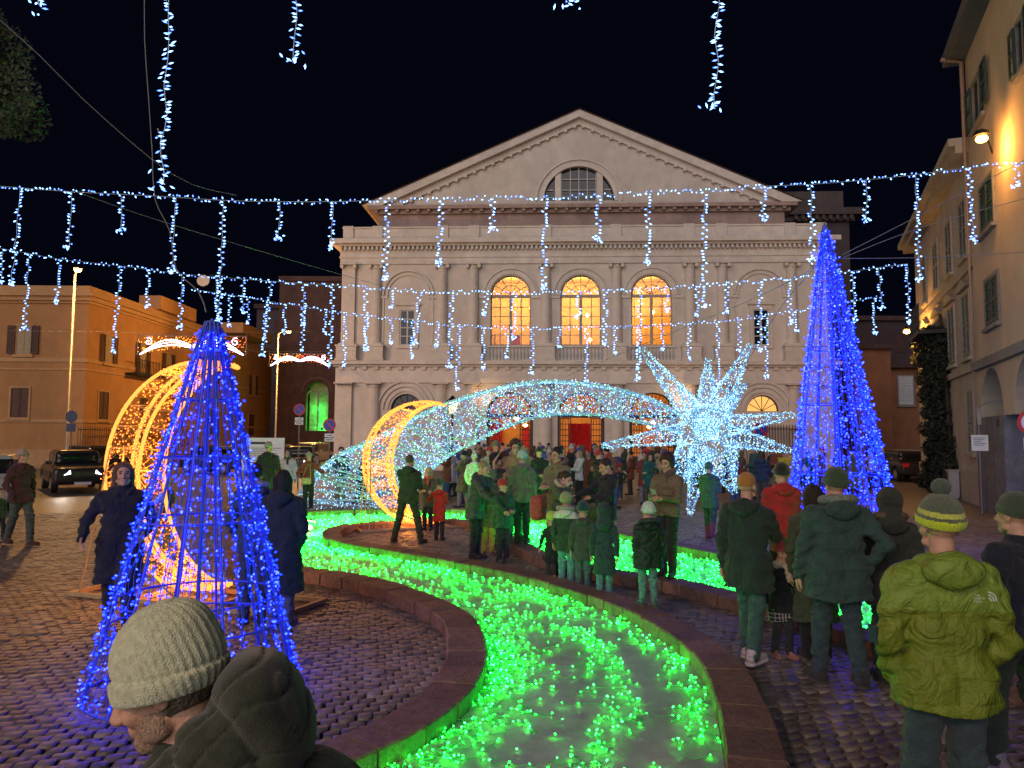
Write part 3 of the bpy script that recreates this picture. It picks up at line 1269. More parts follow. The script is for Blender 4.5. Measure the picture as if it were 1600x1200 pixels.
arc_ring(lw, 0, LZ, LR - 0.02, LR + 0.22, SB - 0.06, SB + 0.05, n=22)
arc_ring(lw, 0, LZ, LR + 0.42, LR + 0.52, SB - 0.1, SB + 0.05, n=22)
for s in (-1, 1):
    lw.box(s * 1.42 - 0.2, s * 1.42 + 0.2, SB + .05, SB + 0.4, LZ, LZ + math.sqrt(LR ** 2 - 1.22 ** 2) - .1)
lw.build('lunette_surround', M_TRIM, theatre)
lf = MB()
for x in (-1.2, -.6, -0.025, .55, 1.15):
    hgt = math.sqrt(LR ** 2 - max(abs(x), abs(x + .05)) ** 2)
    lf.box(x, x + 0.05, SB + .2, SB + 0.3, LZ, LZ + hgt)
for z in (0.02, 0.8, 1.55):
    lf.box(-1.2, 1.2, SB + .21, SB + .29, LZ + z, LZ + z + .05)
    if z < 1.2:
        for s in (-1, 1):
            xx = math.sqrt(max(LR ** 2 - z ** 2, 0)) - .1
            lf.box(min(s * 1.75, s * xx), max(s * 1.75, s * xx), SB + .21, SB + .29, LZ + z, LZ + z + .07)
lun = lf.build('lunette_window', [mat('pale_window_bars', (.5, .5, .5), .5, var=0, bump=0)], theatre)
p = MB()
p.prism([((LR - .02) * math.cos(math.pi * i / 20), LZ + (LR - .02) * math.sin(math.pi * i / 20)) for i in range(21)][::-1], SB + 0.32, SB + 0.34)
p.build('glass', [M_GLASSD], lun)
# roof plates
rf = MB()
for s in (-1, 1):
    rf.add([(s * (hwp + .4), SB - .7, zp0 + .04), (0, SB - .7, zpa + .31), (0, SB + 28, zpa + .31), (s * (hwp + .4), SB + 28, zp0 + .04)], [(0, 1, 2, 3)])
rf.build('roof', mat('roof_tiles', (0.12, 0.07, 0.05), .9, var=.3, scale=8, bump=.5), theatre)

# ---- foyer behind the upper windows
fy = MB()
fy.box(-7.2, 7.2, 6.0, 6.1, Z_COR1T, Z_CAP2)
fy.box(-7.2, -7.1, WD, 6.0, Z_COR1T, Z_CAP2)
fy.box(7.1, 7.2, WD, 6.0, Z_COR1T, Z_CAP2)
fy.box(-7.2, 7.2, WD, 6.1, Z_CAP2, Z_CAP2 + .1)
fy.box(-7.2, 7.2, WD, 6.1, Z_COR1T - .1, Z_COR1T)
for x in (-6.2, -4.4, -2.2, 2.2, 4.4, 6.2):
    fy.box(x - .35, x + .35, 5.85, 5.999, Z_COR1T, Z_CAP2 - .4)
for x in (-5.2, 3.7):
    fy.box(x - .6, x + .6, 5.7, 5.84, Z_COR1T, Z_COR1T + 2.6)
fy.build('foyer_room', M_WARMW, theatre)
fr = MB()
fr.box(-4.45, -3.85, 0.9, 1.2, Z_W0 + .1, Z_W0 + .75)
fr.build('red_panel', M_RED, theatre)
gl_ = MB()
for x, z in ((0.55, 2.4), (0.75, 0.75), (-3.2, 2.9), (4.9, 2.6)):
    gl_.lathe([(0.02, Z_W0 + z - .14), (0.13, Z_W0 + z), (0.1, Z_W0 + z + .1), (0.02, Z_W0 + z + .16)], x, 3.0, 8)
gl_.build('hanging_lamp', emit('foyer_lamp', (14, 9, 3.5)), theatre)


def point(name, loc, col, e, r=0.15, parent=None):
    d = bpy.data.lights.new(name, 'POINT')
    d.energy = e
    d.color = col
    d.shadow_soft_size = r
    o = bpy.data.objects.new(name, d)
    COL.objects.link(o)
    if parent:
        o.parent = parent
    o.location = loc
    return o


for x in WX:
    point('foyer_light', (x, 3.2, Z_CAP2 - 1.2), (1, 0.66, 0.26), 560, .2, theatre)
# ---- entrance hall behind the doors
eh = MB()
eh.box(-6.6, 6.6, 7.0, 7.1, -.1, Z_COR1)
eh.box(-6.6, -6.5, WD, 7.0, -.1, Z_COR1)
eh.box(6.5, 6.6, WD, 7.0, -.1, Z_COR1)
eh.box(-6.6, 6.6, WD, 7.1, Z_COR1 - .2, Z_COR1 - .1)
eh.box(-6.6, 6.6, WD, 7.1, -.1, 0.0)
for x in (-6.2, -3.0, -1.3, 1.3, 3.0, 6.2):
    eh.box(x - .25, x + .25, 6.8, 6.999, 0, Z_COR1 - .2)
eh.build('entrance_hall', M_WARMW, theatre)
fr = MB()
for i in range(12):
    x = -.72 + i * .12
    fr.prism_z([(x, 2.1), (x + .06, 2.03), (x + .12, 2.1)], .02, 2.95)
fr.build('red_curtain', M_RED, theatre)
fr = MB()
fr.box(-6.0, -5.3, 6.5, 6.7, 0, 3.1)
fr.box(-3.9, -3.4, 6.5, 6.7, 0, 2.8)
fr.build_each('red_panel', M_RED, theatre)
for x in WX:
    point('hall_light', (x, 2.6, Z_COR1 - 1.3), (1, 0.62, 0.25), 160, .15, theatre)
gl_ = MB()
for x, y, z in ((0, .9, 3.9), (-4.2, 4.2, 3.3), (-3.6, 4.5, 2.85), (4.4, 1.4, 2.75), (4.7, 1.6, 3.0)):
    gl_.lathe([(0.03, z - .12), (0.17, z), (0.13, z + .1), (0.03, z + .14)], x, y, 8)
gl_.build('hall_lamp', emit('hall_lamp_glass', (16, 10, 4)), theatre)

# doors: dark frames with two glazed leaves folded open, fanlight of radial bars
for cx in WX:
    f = MB()
    f.box(cx - DR + .001, cx - DR + 0.13, 0.02, 0.3, 0, DS)
    f.box(cx + DR - 0.13, cx + DR - .001, 0.02, 0.3, 0, DS)
    f.box(cx - DR + .001, cx + DR - .001, 0.02, 0.3, DS - 0.1, DS + 0.1)
    arc_ring(f, cx, DS + .1, DR - .15, DR - .002, 0.05, 0.25, n=16)
    for i in range(1, 16):
        a = math.pi * i / 16
        c, s = math.cos(a), math.sin(a)
        w_ = 0.014
        f.prism([(cx + .15 * c + w_ * s, DS + .1 + .15 * s - w_ * c), (cx + (DR - .1) * c + w_ * s, DS + .1 + (DR - .1) * s - w_ * c),
                 (cx + (DR - .1) * c - w_ * s, DS + .1 + (DR - .1) * s + w_ * c), (cx + .15 * c - w_ * s, DS + .1 + .15 * s + w_ * c)], .1, .14)
    door = f.build('door', [M_DKFRAME], theatre)
    for s in (-1, 1):
        lf = MB()
        x0, x1 = (cx - DR + .14, cx - DR + .84) if s < 0 else (cx + DR - .84, cx + DR - .14)
        lf.box(x0, x0 + .06, .12, .17, .05, DS - .12)
        lf.box(x1 - .06, x1, .12, .17, .05, DS - .12)
        for k in range(10):
            z = .05 + (DS - .23) * k / 9
            lf.box(x0 + .06, x1 - .06, .125, .165, z, z + .05)
        for k in range(1, 4):
            x = x0 + (x1 - x0) * k / 4
            lf.box(x - .015, x + .015, .13, .16, .1, DS - .14)
        lf.box(x0 + .06, x1 - .06, .14, .15, .1, .9)
        lf.build('door_leaf', [M_DKFRAME], door)
# niche lunettes lit from behind
for cx, c_ in ((SX[0], None), (SX[1], 1)):
    f = MB()
    arc_ring(f, cx, NS, NR - .07, NR - .002, 0.05, 0.15, n=14)
    for i in range(1, 6):
        a = math.pi * i / 6
        c, s = math.cos(a), math.sin(a)
        f.prism([(cx + .02 * s, NS - .02 * c), (cx + (NR - .05) * c + .02 * s, NS + (NR - .05) * s - .02 * c),
                 (cx + (NR - .05) * c - .02 * s, NS + (NR - .05) * s + .02 * c), (cx - .02 * s, NS + .02 * c)], .07, .1)
    lun = f.build('niche_lunette', [M_DKFRAME], theatre)
    p = MB()
    p.prism([((NR - .01) * math.cos(math.pi * i / 14) + cx, NS + (NR - .01) * math.sin(math.pi * i / 14)) for i in range(15)][::-1], .16, .18)
    p.build('pane', [emit('lit_lunette', (1.3, .62, .17)) if c_ else M_GLASSD], lun)
# small wall lamps by the doors
for x in (-6.0, 6.1):
    point('wall_lamp_light', (x, -.9, 4.6), (1, .6, .25), 32, .1, theatre)
# gates right of the doors
gt = MB()
for i in range(26):
    x = 8.9 + i * .17
    gt.box(x, x + .04, -.75, -.71, 0.05, 2.9)
gt.box(8.9, 13.3, -.76, -.70, .3, .36)
gt.box(8.9, 13.3, -.76, -.70, 2.6, 2.66)
tg = gt.build('gate_bars', mat('rusty_iron', (.07, .04, .03), .8, bump=.2), theatre, kind='stuff')

# the big fly tower and side wing seen right of the front
wg = thing('side_wing', 'dark wing with bracketed cornice behind the right end of the theatre', 'building', (TXc + 14, TYc + 8, 0), TA)
wb = MB()
WTI = (Matrix.Translation((TXc + 14, TYc + 8, 0)) @ Matrix.Rotation(TA, 4, 'Z')).inverted()


def W2(u, v):
    o = WTI @ Vector((0, 0, CAMH))
    d = WTI.to_3x3() @ ray(u, v)
    t = -o.y / d.y
    return o.x + d.x * t, o.z + d.z * t


x0_, _ = W2(1235, 330)
x1_, z1_ = W2(1337, 330)
_, z2_ = W2(1330, 297)
wb.box(x0_ - 1.5, x1_ - .5, 0, 22, -.1, z1_ - .8)
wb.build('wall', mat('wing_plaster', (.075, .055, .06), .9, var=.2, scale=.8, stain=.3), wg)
wb = MB()
wb.box(x0_ - 1.5, x1_ - .2, -.3, 22.3, z1_ - .8, z1_ - .4)
wb.box(x0_ - 1.8, x1_ + .3, -.7, 22.6, z1_ - .4, z1_ + .1)
wb.box(x0_ - .8, x1_ - .8, .2, 22.0, z1_ + .1, z2_)
for i in range(9):
    wb.box(x0_ + .1 + i * .5, x0_ + .32 + i * .5, -.6, -.3, z1_ - .75, z1_ - .402)
wb.build('cornice', mat('wing_trim', (.09, .07, .07), .9, var=.2, stain=.3), wg)

# ================================================================ OTHER BUILDINGS
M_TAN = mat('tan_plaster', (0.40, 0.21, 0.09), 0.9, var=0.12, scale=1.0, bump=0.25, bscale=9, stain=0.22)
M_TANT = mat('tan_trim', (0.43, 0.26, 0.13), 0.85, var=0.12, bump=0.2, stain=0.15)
M_SHUT = mat('brown_shutter', (0.075, 0.035, 0.028), 0.7, var=0.2, bump=0.2)
M_SHUTG = mat('green_shutter', (0.02, 0.06, 0.05), 0.65, var=0.2, bump=0.2)
M_CURT = mat('window_blind', (0.30, 0.26, 0.19), 0.8, var=0.2)
M_YEL = mat('yellow_plaster', (0.60, 0.47, 0.35), 0.9, var=0.10, scale=1.2, bump=0.22, bscale=8, stain=0.18)
M_GREY = mat('grey_plaster', (0.52, 0.47, 0.42), 0.9, var=0.15, scale=1.1, bump=0.3, bscale=8, stain=0.3)
M_STONE = mat('dark_base_stone', (0.19, 0.185, 0.21), 0.85, var=0.35, scale=2.4, bump=0.6, bscale=11, stain=0.3)
M_LEDGE = mat('ledge_stone', (0.24, 0.23, 0.23), 0.8, var=0.15, bump=0.2, stain=0.25)
M_IRON = mat('black_iron', (0.02, 0.02, 0.022), 0.5, metal=0.4, var=0.1, bump=0.05)
M_GALV = mat('grey_pole', (0.23, 0.22, 0.21), 0.45, metal=0.6, var=0.15, bump=0.05)


class Wall:
    """a vertical wall plane: origin, heading of its +x axis; y points into the building"""

    def __init__(s, ox, oy, a):
        s.M = Matrix.Translation((ox, oy, 0)) @ Matrix.Rotation(a, 4, 'Z')
        s.I = s.M.inverted()

    def at(s, u, v):
        o = s.I @ Vector((0, 0, CAMH))
        d = s.I.to_3x3() @ ray(u, v)
        t = -o.y / d.y
        return o.x + d.x * t, o.z + d.z * t


def shutter_window(root, W_, u0, v0, u1, v1, m_sh, m_fr, open_=True, blind=True, label=None, surround=True):
    um, vm = (u0 + u1) / 2, (v0 + v1) / 2
    x0, x1 = W_.at(u0, vm)[0], W_.at(u1, vm)[0]
    z1, z0 = W_.at(um, v0)[1], W_.at(um, v1)[1]
    return shutter_window_m(root, x0, x1, z0, z1, m_sh, m_fr, open_, blind, surround)


def shutter_window_m(root, x0, x1, z0, z1, m_sh, m_fr, open_=True, blind=True, surround=True):
    f = MB()
    if open_:
        w_ = (x1 - x0) / 4
        a, b_ = x0 + w_, x1 - w_
    else:
        w_ = (x1 - x0) / 2
        a, b_ = x0, x1
    if surround:
        f.box(a - .12, a, -.06, .001, z0 - .1, z1 + .1)
        f.box(b_, b_ + .12, -.06, .001, z0 - .1, z1 + .1)
        f.box(a, b_, -.06, .001, z1, z1 + .1)
    f.box(a - .18, b_ + .18, -.14, .002, z0 - .2, z0 - .1)
    f.box(a, b_, -.03, .001, z0 - .1, z0)
    if open_:
        f.box(a, a + .06, -.03, .002, z0, z1)
        f.box(b_ - .06, b_, -.03, .002, z0, z1)
        f.box((a + b_) / 2 - .04, (a + b_) / 2 + .04, -.035, .002, z0, z1)
    win = f.build('window', [m_fr], root)
    if open_:
        p = MB()
        p.add([(a + .06, -.012, z0), (b_ - .06, -.012, z0), (b_ - .06, -.012, z1), (a + .06, -.012, z1)], [(0, 1, 2, 3)])
        p.build('pane', [M_CURT if blind else M_GLASSD], win)
    for s in (0, 1):
        q = MB()
        if open_:
            c0, c1 = (x0, a - .02) if s == 0 else (b_ + .02, x1)
            y0, y1 = -.13, -.08
        else:
            c0, c1 = (x0, (x0 + x1) / 2 - .01) if s == 0 else ((x0 + x1) / 2 + .01, x1)
            y0, y1 = -.05, -.002
        q.box(c0, c0 + .06, y0, y1, z0, z1)
        q.box(c1 - .06, c1, y0, y1, z0, z1)
        q.box(c0 + .06, c1 - .06, y0, y1, z0, z0 + .08)
        q.box(c0 + .06, c1 - .06, y0, y1, z1 - .08, z1)
        q.box(c0 + .06, c1 - .06, y0, y1, (z0 + z1) / 2 - .04, (z0 + z1) / 2 + .04)
        k = max(6, int((z1 - z0) / .13))
        for i in range(k):
            z = z0 + .08 + (z1 - z0 - .16) * i / k
            q.add([(c0 + .06, y0 + .005, z), (c1 - .06, y0 + .005, z), (c1 - .06, y1 - .005, z + .1), (c0 + .06, y1 - .005, z + .1)], [(0, 1, 2, 3)])
        q.build('shutter', [m_sh], win)
    return win


# ---- left tan building: front faces us, long side runs down the street
LC = P(128, 700, 45)
lb = thing('corner_building', 'orange lit tan apartment building with brown shutters on the left', 'building', (LC.x, 45, 0))
LF = Wall(LC.x, 45, 0)
zt_l = LF.at(60, 455)[1]
far = P(425, 560, 79)
LSA = math.atan2(79 - 45, far.x - LC.x)
LS = Wall(LC.x, 45, LSA)
slen = math.hypot(79 - 45, far.x - LC.x)
mb = MB()
poly = [(-24, 0), (0, 0), (far.x - LC.x, 34), (-24, 34)]
mb.prism_z(poly, -.1, zt_l - .75)
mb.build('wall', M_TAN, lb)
mb = MB()


def grow(p, o):
    (x0, y0), (x1, y1), (x2, y2), (x3, y3) = p
    return [(x0, y0 - o), (x1 + o, y1 - o), (x2 + o, y2 + o), (x3, y3 + o)]


for o, z0, z1 in ((.12, zt_l - .75, zt_l - .6), (.3, zt_l - .6, zt_l - .35), (.5, zt_l - .35, zt_l - .15), (.05, zt_l - .15, zt_l + .35)):
    mb.prism_z(grow(poly, o), z0, z1)
zb_ = LF.at(60, 770 - 200)[1]
for v in (458 + 95, 640 + 20):
    pass
for v, hh in ((559, .25), (575, .12), (655, .2)):
    z = LF.at(60, v)[1]
    mb.prism_z(grow(poly, .06), z - hh, z)
mb.prism_z(grow(poly, .1), -.09, 1.1)
mb.build('cornice', M_TANT, lb)
# roof boxes and dish
mb = MB()
mb.box(-1.0, .6, 8, 14, zt_l + .3, zt_l + 1.3)
mb.box(0.2, 2.2, 20, 28, zt_l + .3, zt_l + 1.2)
mb.build_each('roof_box', M_TAN, lb)
mb = MB()
mb.box(-.4, -.34, 4.9, 4.96, zt_l + .3, zt_l + 1.2)
mb.lathe([(.02, -.02), (.3, .02), (.45, .1)], 0, 0, 14)
dish = mb.mesh('satellite_dish', [mat('dish_white', (.5, .47, .42), .5, var=.1)])
o = link('satellite_dish', dish, lb, loc=(3.2, 9, zt_l + 2.6))
o.rotation_euler = (R(80), 0, R(10))
mb = MB()
mb.box(-.03, .03, -.03, .03, 0, 3.2)
mb.box(-.6, .6, -.015, .015, 2.9, 2.94)
for i in range(5):
    mb.box(-.5 + i * .24, -.48 + i * .24, -.2, .2, 2.9, 2.93)
mb.build('aerial', M_IRON, lb, loc=(2.6, 13, zt_l + 1))
# front windows
for (u0, v0, u1, v1, op) in ((13, 509, 62, 553, True), (17, 606, 45, 652, False)):
    shutter_window(lb, LF, u0, v0, u1, v1, M_SHUT, M_TANT, op)
for (u0, v0, u1, v1) in ((17 - 85, 509, 62 - 85, 553), (17 - 85, 606, 45 - 85, 652)):
    shutter_window(lb, LF, u0, v0, u1, v1, M_SHUT, M_TANT, True)
# side windows live in a child frame whose +x runs down the street
side = link('side_front', None, lb, rz=LSA)
M_i = Matrix.Rotation(LSA, 4, 'Z')


def side_win(u, v0, v1, w_, op=True, blind=True):
    x = LS.at(u, (v0 + v1) / 2)[0]
    z1, z0 = LS.at(u, v0)[1], LS.at(u, v1)[1]
    f = shutter_window_m(lb, x - w_ / 2, x + w_ / 2, z0, z1, M_SHUT, M_TANT, op, blind)
    f.rotation_euler = (0, 0, LSA)


for u, v0, v1, w_, op in ((169, 524, 567, 1.9, True), (222, 537, 588, 1.9, True), (262, 553, 592, 1.9, True),
                          (161, 612, 655, 1.1, False), (223, 622, 668, 1.1, False),
                          (345, 574, 606, 2.0, True), (395, 587, 617, 2.2, True), (300, 563, 600, 2.0, True), (392, 647, 680, 1.5, False),
                          (330, 640, 678, 1.3, False)):
    side_win(u, v0, v1, w_, op)
bpy.data.objects.remove(side)
# balcony on the side
bx, bz = LS.at(215, 585)
mb = MB()
mb.box(bx - 1.6, bx + 1.6, -.8, 0, bz - .15, bz)
for i in range(15):
    x = bx - 1.55 + i * .22
    mb.box(x, x + .03, -.78, -.75, bz, bz + .9)
mb.box(bx - 1.58, bx + 1.6, -.79, -.74, bz + .9, bz + .94)
o = mb.build('balcony', M_IRON, lb)
o.rotation_euler = (0, 0, LSA)
# iron fence along the side
A = G(108, 728)
fn = thing('iron_fence', 'dark iron railing in front of the tan building behind the parked cars', 'fence', (LC.x + .6, 43.5, 0), LSA)
mb = MB()
mb.box(0, 15, -.15, .15, 0, .5)
mb.build('base', M_TAN, fn)
ib = MB()
ib.box(-.012, .012, -.012, .012, .5, 2.5)
bar = ib.mesh('bar', [M_IRON])
for i in range(60):
    link('bar', bar, fn, loc=(i * .25, 0, 0))
mb = MB()
mb.box(0, 15, -.02, .02, 2.3, 2.35)
mb.build('rail', M_IRON, fn)

# ---- dark church-like building with green lit gothic window, behind
M_DARKR = mat('dark_tuff', (.085, .045, .042), .9, var=.3, scale=1.2, bump=.5, bscale=6, stain=.35)
DB = P(430, 690, 75)
dk = thing('tuff_building', 'dark reddish stone building with a tall green lit gothic window', 'building', (DB.x, 75, 0))
DW = Wall(DB.x, 75, 0)
x1d = DW.at(560, 600)[0]
ztd = DW.at(470, 432)[1]
gx, gz0 = DW.at(482, 664)
gx2, gz1 = DW.at(507, 598)
gc = (gx + gx2) / 2 + .05
mb = MB()
gr = 1.15
zs_ = gz1 - gr * .9
arch_cell(mb, 0, x1d, -.1, ztd, gc, gr, zs_, gz0 - .6, 0, .8)
mb.box(0.02, x1d, 1.6, 10, -.1, ztd)
mb.box(0.02, gc - gr - .3, .8, 1.6, -.1, ztd)
mb.box(gc + gr + .3, x1d, .8, 1.6, -.1, ztd)
mb.box(gc - gr - .3, gc + gr + .3, .8, 1.6, gz1 + 1.2, ztd)
mb.build('wall', M_DARKR, dk)
mb = MB()
mb.box(-.1, x1d, -.2, 10, ztd - .5, ztd)
mb.build('cornice', M_DARKR, dk)
mb = MB()
arc_ring(mb, gc, zs_, gr + .25, gr + .5, -.12, .001)
mb.build('trim', mat('tuff_trim', (.10, .06, .055), .9, var=.2), dk)
mb = MB()
mb.box(gc - .07, gc + .07, .3, .45, gz0 - .6, zs_ + .3)
for s in (-1, 1):
    arc_ring(mb, gc + s * .58, zs_ - .2, .42, .52, .3, .42, n=10)
    mb.box(gc + s * gr - .05, gc + s * gr + .05, .3, .42, gz0 - .6, zs_)
tr_ = mb.build('gothic_window', mat('tracery_stone', (.3, .3, .28), .8, var=.1), dk)
mb = MB()
mb.box(gc - gr, gc + gr, 1.45, 1.55, gz0 - .7, gz1 + .3)
mb.build('embrasure', mat('embrasure_stone', (.3, .33, .28), .8, var=.4, scale=2, bump=.3), tr_)
point('green_floodlight', (gc + .3, 1.0, gz0 - .2), (.02, 1, .08), 230, .1, dk)
point('green_floodlight', (gc - .2, .95, gz0 + 1.6), (.02, 1, .08), 90, .1, dk)
mb = MB()
mb.lathe([(.1, gz0 - .5), (.13, gz0 - .3), (.05, gz0 - .2)], gc + .3, 1.0, 8)
mb.build('floodlight_body', M_IRON, dk)
# a second dark block between
d2 = thing('dark_block', 'unlit plaster block far down the street behind the icicle lights', 'building', (P(395, 690, 98).x, 98, 0))
mb = MB()
mb.box(0, 16, 0, 12, -.1, 19)
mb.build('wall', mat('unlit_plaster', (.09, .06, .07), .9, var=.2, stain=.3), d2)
mb = MB()
mb.box(-.3, 16.3, -.4, 12.3, 19, 19.6)
mb.build('cornice', M_DARKR, d2)
mb = MB()
for z in (7, 11.5, 15.5):
    for x in (3, 7.5, 12):
        mb.box(x - .6, x + .6, -.05, 0.0, z, z + 2)
mb.build_each('window', M_DARKR, d2)

# ---- right yellow building and the grey one behind it, one plane
RO = P(1531, 700, 23)
RA = math.atan2(-math.cos(R(21.8)), -math.sin(R(21.8)))       # +x of the wall runs towards us
RW = Wall(RO.x, RO.y, RA)
yb = thing('yellow_building', 'yellow plaster building with green shutters and an arched passage on the right edge', 'building', (RO.x, RO.y, 0), RA)
zE = RW.at(1492, 132)[1]
LEN = 12.5
xa0 = RW.at(1531, 640)[0]
xa1 = RW.at(1601, 640)[0]
arx = RW.at(1567, 600)[0]
ztop_a = RW.at(1567, 577)[1]
zsp = RW.at(1540, 637)[1]
ar_r = 1.42
zsp = ztop_a - 1.25
mb = MB()
acx = xa0 + .15 + ar_r
arch_cell(mb, 0, acx + ar_r + .55, zsp, zE, acx, ar_r, zsp, zsp, 0, .9, 12)
a2 = acx + ar_r * 2 + 1.1
arch_cell(mb, acx + ar_r + .55, a2 + ar_r + .55, zsp, zE, a2, ar_r, zsp, zsp, 0, .9, 12)
mb.box(a2 + ar_r + .55, LEN, 0, .9, zsp, zE)
mb.box(0, LEN, 5, 9, -.1, zE)
mb.box(0, .8, .9, 5, -.1, zE)
mb.box(.8, LEN, .9, 5, zE - .3, zE)
mb.box(.8, LEN, .9, 5, zsp + ar_r + .3, zsp + ar_r + .6)
mb.build('wall', M_YEL, yb)
mb = MB()
# recessed vault wall under the first arch, stone base below
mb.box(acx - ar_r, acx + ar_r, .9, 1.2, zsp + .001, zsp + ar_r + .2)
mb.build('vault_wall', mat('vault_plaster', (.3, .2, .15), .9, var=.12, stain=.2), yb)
mb = MB()
mb.box(-.06, acx + ar_r + .2, -.06, 1.3, -.1, zsp)
mb.box(a2 + ar_r + .2, LEN, -.06, .9, -.1, zsp)
mb.build_each('stone_base', M_STONE, yb)
mb = MB()
zl0 = RW.at(1560, 556)[1]
mb.box(-.02, LEN, -.16, .001, zl0 - .2, zl0 + .06)
mb.build('ledge', M_LEDGE, yb)
mb = MB()
mb.box(-.3, LEN, -.42, 9, zE, zE + .18)
mb.box(-.35, LEN, -.58, -.40, zE + .02, zE + .42)
mb.build('eaves', mat('grey_eaves', (.10, .105, .12), .8, var=.2, bump=.2), yb)
mb = MB()
mb.tube([(0.12, -.12, 0), (0.12, -.12, zE - .1), (.12, -.7, zE + .1)], .07, 8)
mb.build('downpipe', mat('pink_downpipe', (.30, .19, .15), .5, var=.15, bump=.05), yb, smooth=True)
for (u0, v0, u1, v1, op) in ((1514, 105, 1548, 196, True), (1583, 12, 1618, 112, True), (1533, 276, 1554, 362, False), (1542, 427, 1562, 510, False)):
    um, vm = (u0 + u1) / 2, (v0 + v1) / 2
    # in the wall's own frame +x points to us, so the picture's right is larger x
    xa_, xb_ = RW.at(u0, vm)[0], RW.at(u1, vm)[0]
    z1_, z0_ = RW.at(um, v0 + (10 if op else 6))[1], RW.at(um, v1 - (10 if op else 6))[1]
    shutter_window_m(yb, xa_, xb_, z0_, z1_, M_SHUTG, M_LEDGE, op, False)
for z in (5.3, 8.7):
    shutter_window_m(yb, 8.3, 9.3, z, z + 1.7, M_SHUTG, M_LEDGE, False, False)
# little hole and pipe on the base
mb = MB()
hx, hz = RW.at(1563, 661)
mb.box(hx - .12, hx + .12, -.075, -.055, hz - .1, hz + .1)
mb.build('vent', M_IRON, yb)

gb = thing('grey_building', 'grey beige townhouse with tall framed windows and ivy on its wall', 'building', (RO.x, RO.y, 0), RA)
GL = -13.8
zG = 11.3
mb = MB()
mb.box(GL, -.02, .12, 9, -.1, zG)
mb.build('wall', M_GREY, gb)
mb = MB()
mb.box(GL - .3, -.05, -.35, 9, zG, zG + .25)
mb.box(GL - .5, -.05, -.55, 9, zG + .25, zG + .5)
zz1 = RW.at(1490, 548)[1]
for z in (4.3, 7.6):
    mb.box(GL - .05, -.05, 0, .121, z, z + .22)
mb.box(GL - .05, -.05, .02, .121, -.09, 1.0)
mb.build('trim', mat('grey_trim', (.43, .39, .33), .85, var=.15, stain=.25), gb)
for x in (-1.9, -4.6, -7.6, -10.8):
    w0 = shutter_window_m(gb, x - .55, x + .55, 8.3, 10.2, mat('pale_shutter', (.22, .22, .2), .7), MATS['grey_trim'], False, False)
    w0.location = (0, .12, 0)
    w0 = shutter_window_m(gb, x - .6, x + .6, 4.9, 7.0, MATS['pale_shutter'], MATS['grey_trim'], False, False)
    w0.location = (0, .12, 0)
    pedm = MB()
    pedm.prism([(x - .95, 7.15), (x + .95, 7.15), (x, 7.5)], -.05, .12)
    pedm.build('window_pediment', MATS['grey_trim'], gb)
for x in (-1.7,):
    w0 = shutter_window_m(gb, x - .5, x + .5, 1.7, 3.7, MATS['pale_shutter'], MATS['grey_trim'], False, False)
    w0.location = (0, .12, 0)

# ivy column: leaves in volume over a thin stem
def leaf_cloud(name, centers, radii, n, size, m_, parent=None, squash=1.0, **kw):
    cs = np.asarray(centers, float)
    rs = np.asarray(radii, float)
    wgt = rs ** 2
    idx = RNG.choice(len(cs), n, p=wgt / wgt.sum())
    d = RNG.normal(0, 1, (n, 3))
    d /= np.linalg.norm(d, axis=1)[:, None]
    rad = rs[idx] * (0.55 + 0.5 * RNG.random(n))
    p = cs[idx] + d * rad[:, None] * np.array([1, 1, squash])
    a = RNG.normal(0, 1, (n, 3)) + d * .6
    a /= np.linalg.norm(a, axis=1)[:, None]
    b_ = np.cross(a, RNG.normal(0, 1, (n, 3)))
    b_ /= np.linalg.norm(b_, axis=1)[:, None]
    c_ = np.cross(a, b_)
    s = size * (0.6 + .8 * RNG.random(n))[:, None]
    V = np.stack([p - b_ * s, p + c_ * s * .5, p + b_ * s, p - c_ * s * .5], 1).reshape(-1, 3)
    F = np.arange(n * 4).reshape(-1, 4)
    return link(name, mesh_np(name, V, F, [m_]), parent, **kw)


M_IVY = mat('ivy_leaf', (.018, .028, .018), .7, var=.5, scale=3, bump=0)
iv = thing('ivy', 'dark ivy column climbing the grey townhouse up to a small balcony', 'ivy', (RO.x, RO.y, 0), RA)
cs, rs = [], []
for v, ua, ub in ((772, 1449, 1500), (750, 1447, 1498), (728, 1450, 1496), (700, 1452, 1492), (672, 1452, 1488), (645, 1450, 1486),
                  (618, 1446, 1484), (590, 1441, 1484), (562, 1437, 1484), (540, 1438, 1482), (524, 1442, 1480)):
    for q in range(9):
        x_, z_ = RW.at(ua + 6 + (ub - ua - 12) * q / 8, v)
        cs.append((x_, -.1 + RNG.normal(0, .06), z_))
        rs.append(.34 + .12 * RNG.random())
leaf_cloud('leaves', cs, rs, 30000, .075, M_IVY, iv, kind='stuff')
mb = MB()
mb.tube([(-4.6, -.02, 0), (-5.2, 0, 2.5), (-5.6, 0, 5), (-6.3, 0, 7)], .06, 6)
mb.build('stem', mat('ivy_stem', (.05, .035, .025), .9), iv)
mb = MB()
mb.box(-8.0, -5.3, -.9, 0.1, 6.15, 6.3)
for i in range(15):
    mb.box(-8 + i * .19, -7.97 + i * .19, -.88, -.86, 6.3, 7.3)
mb.box(-8, -5.3, -.9, -.85, 7.3, 7.34)
mb.build('balcony', M_IRON, gb)

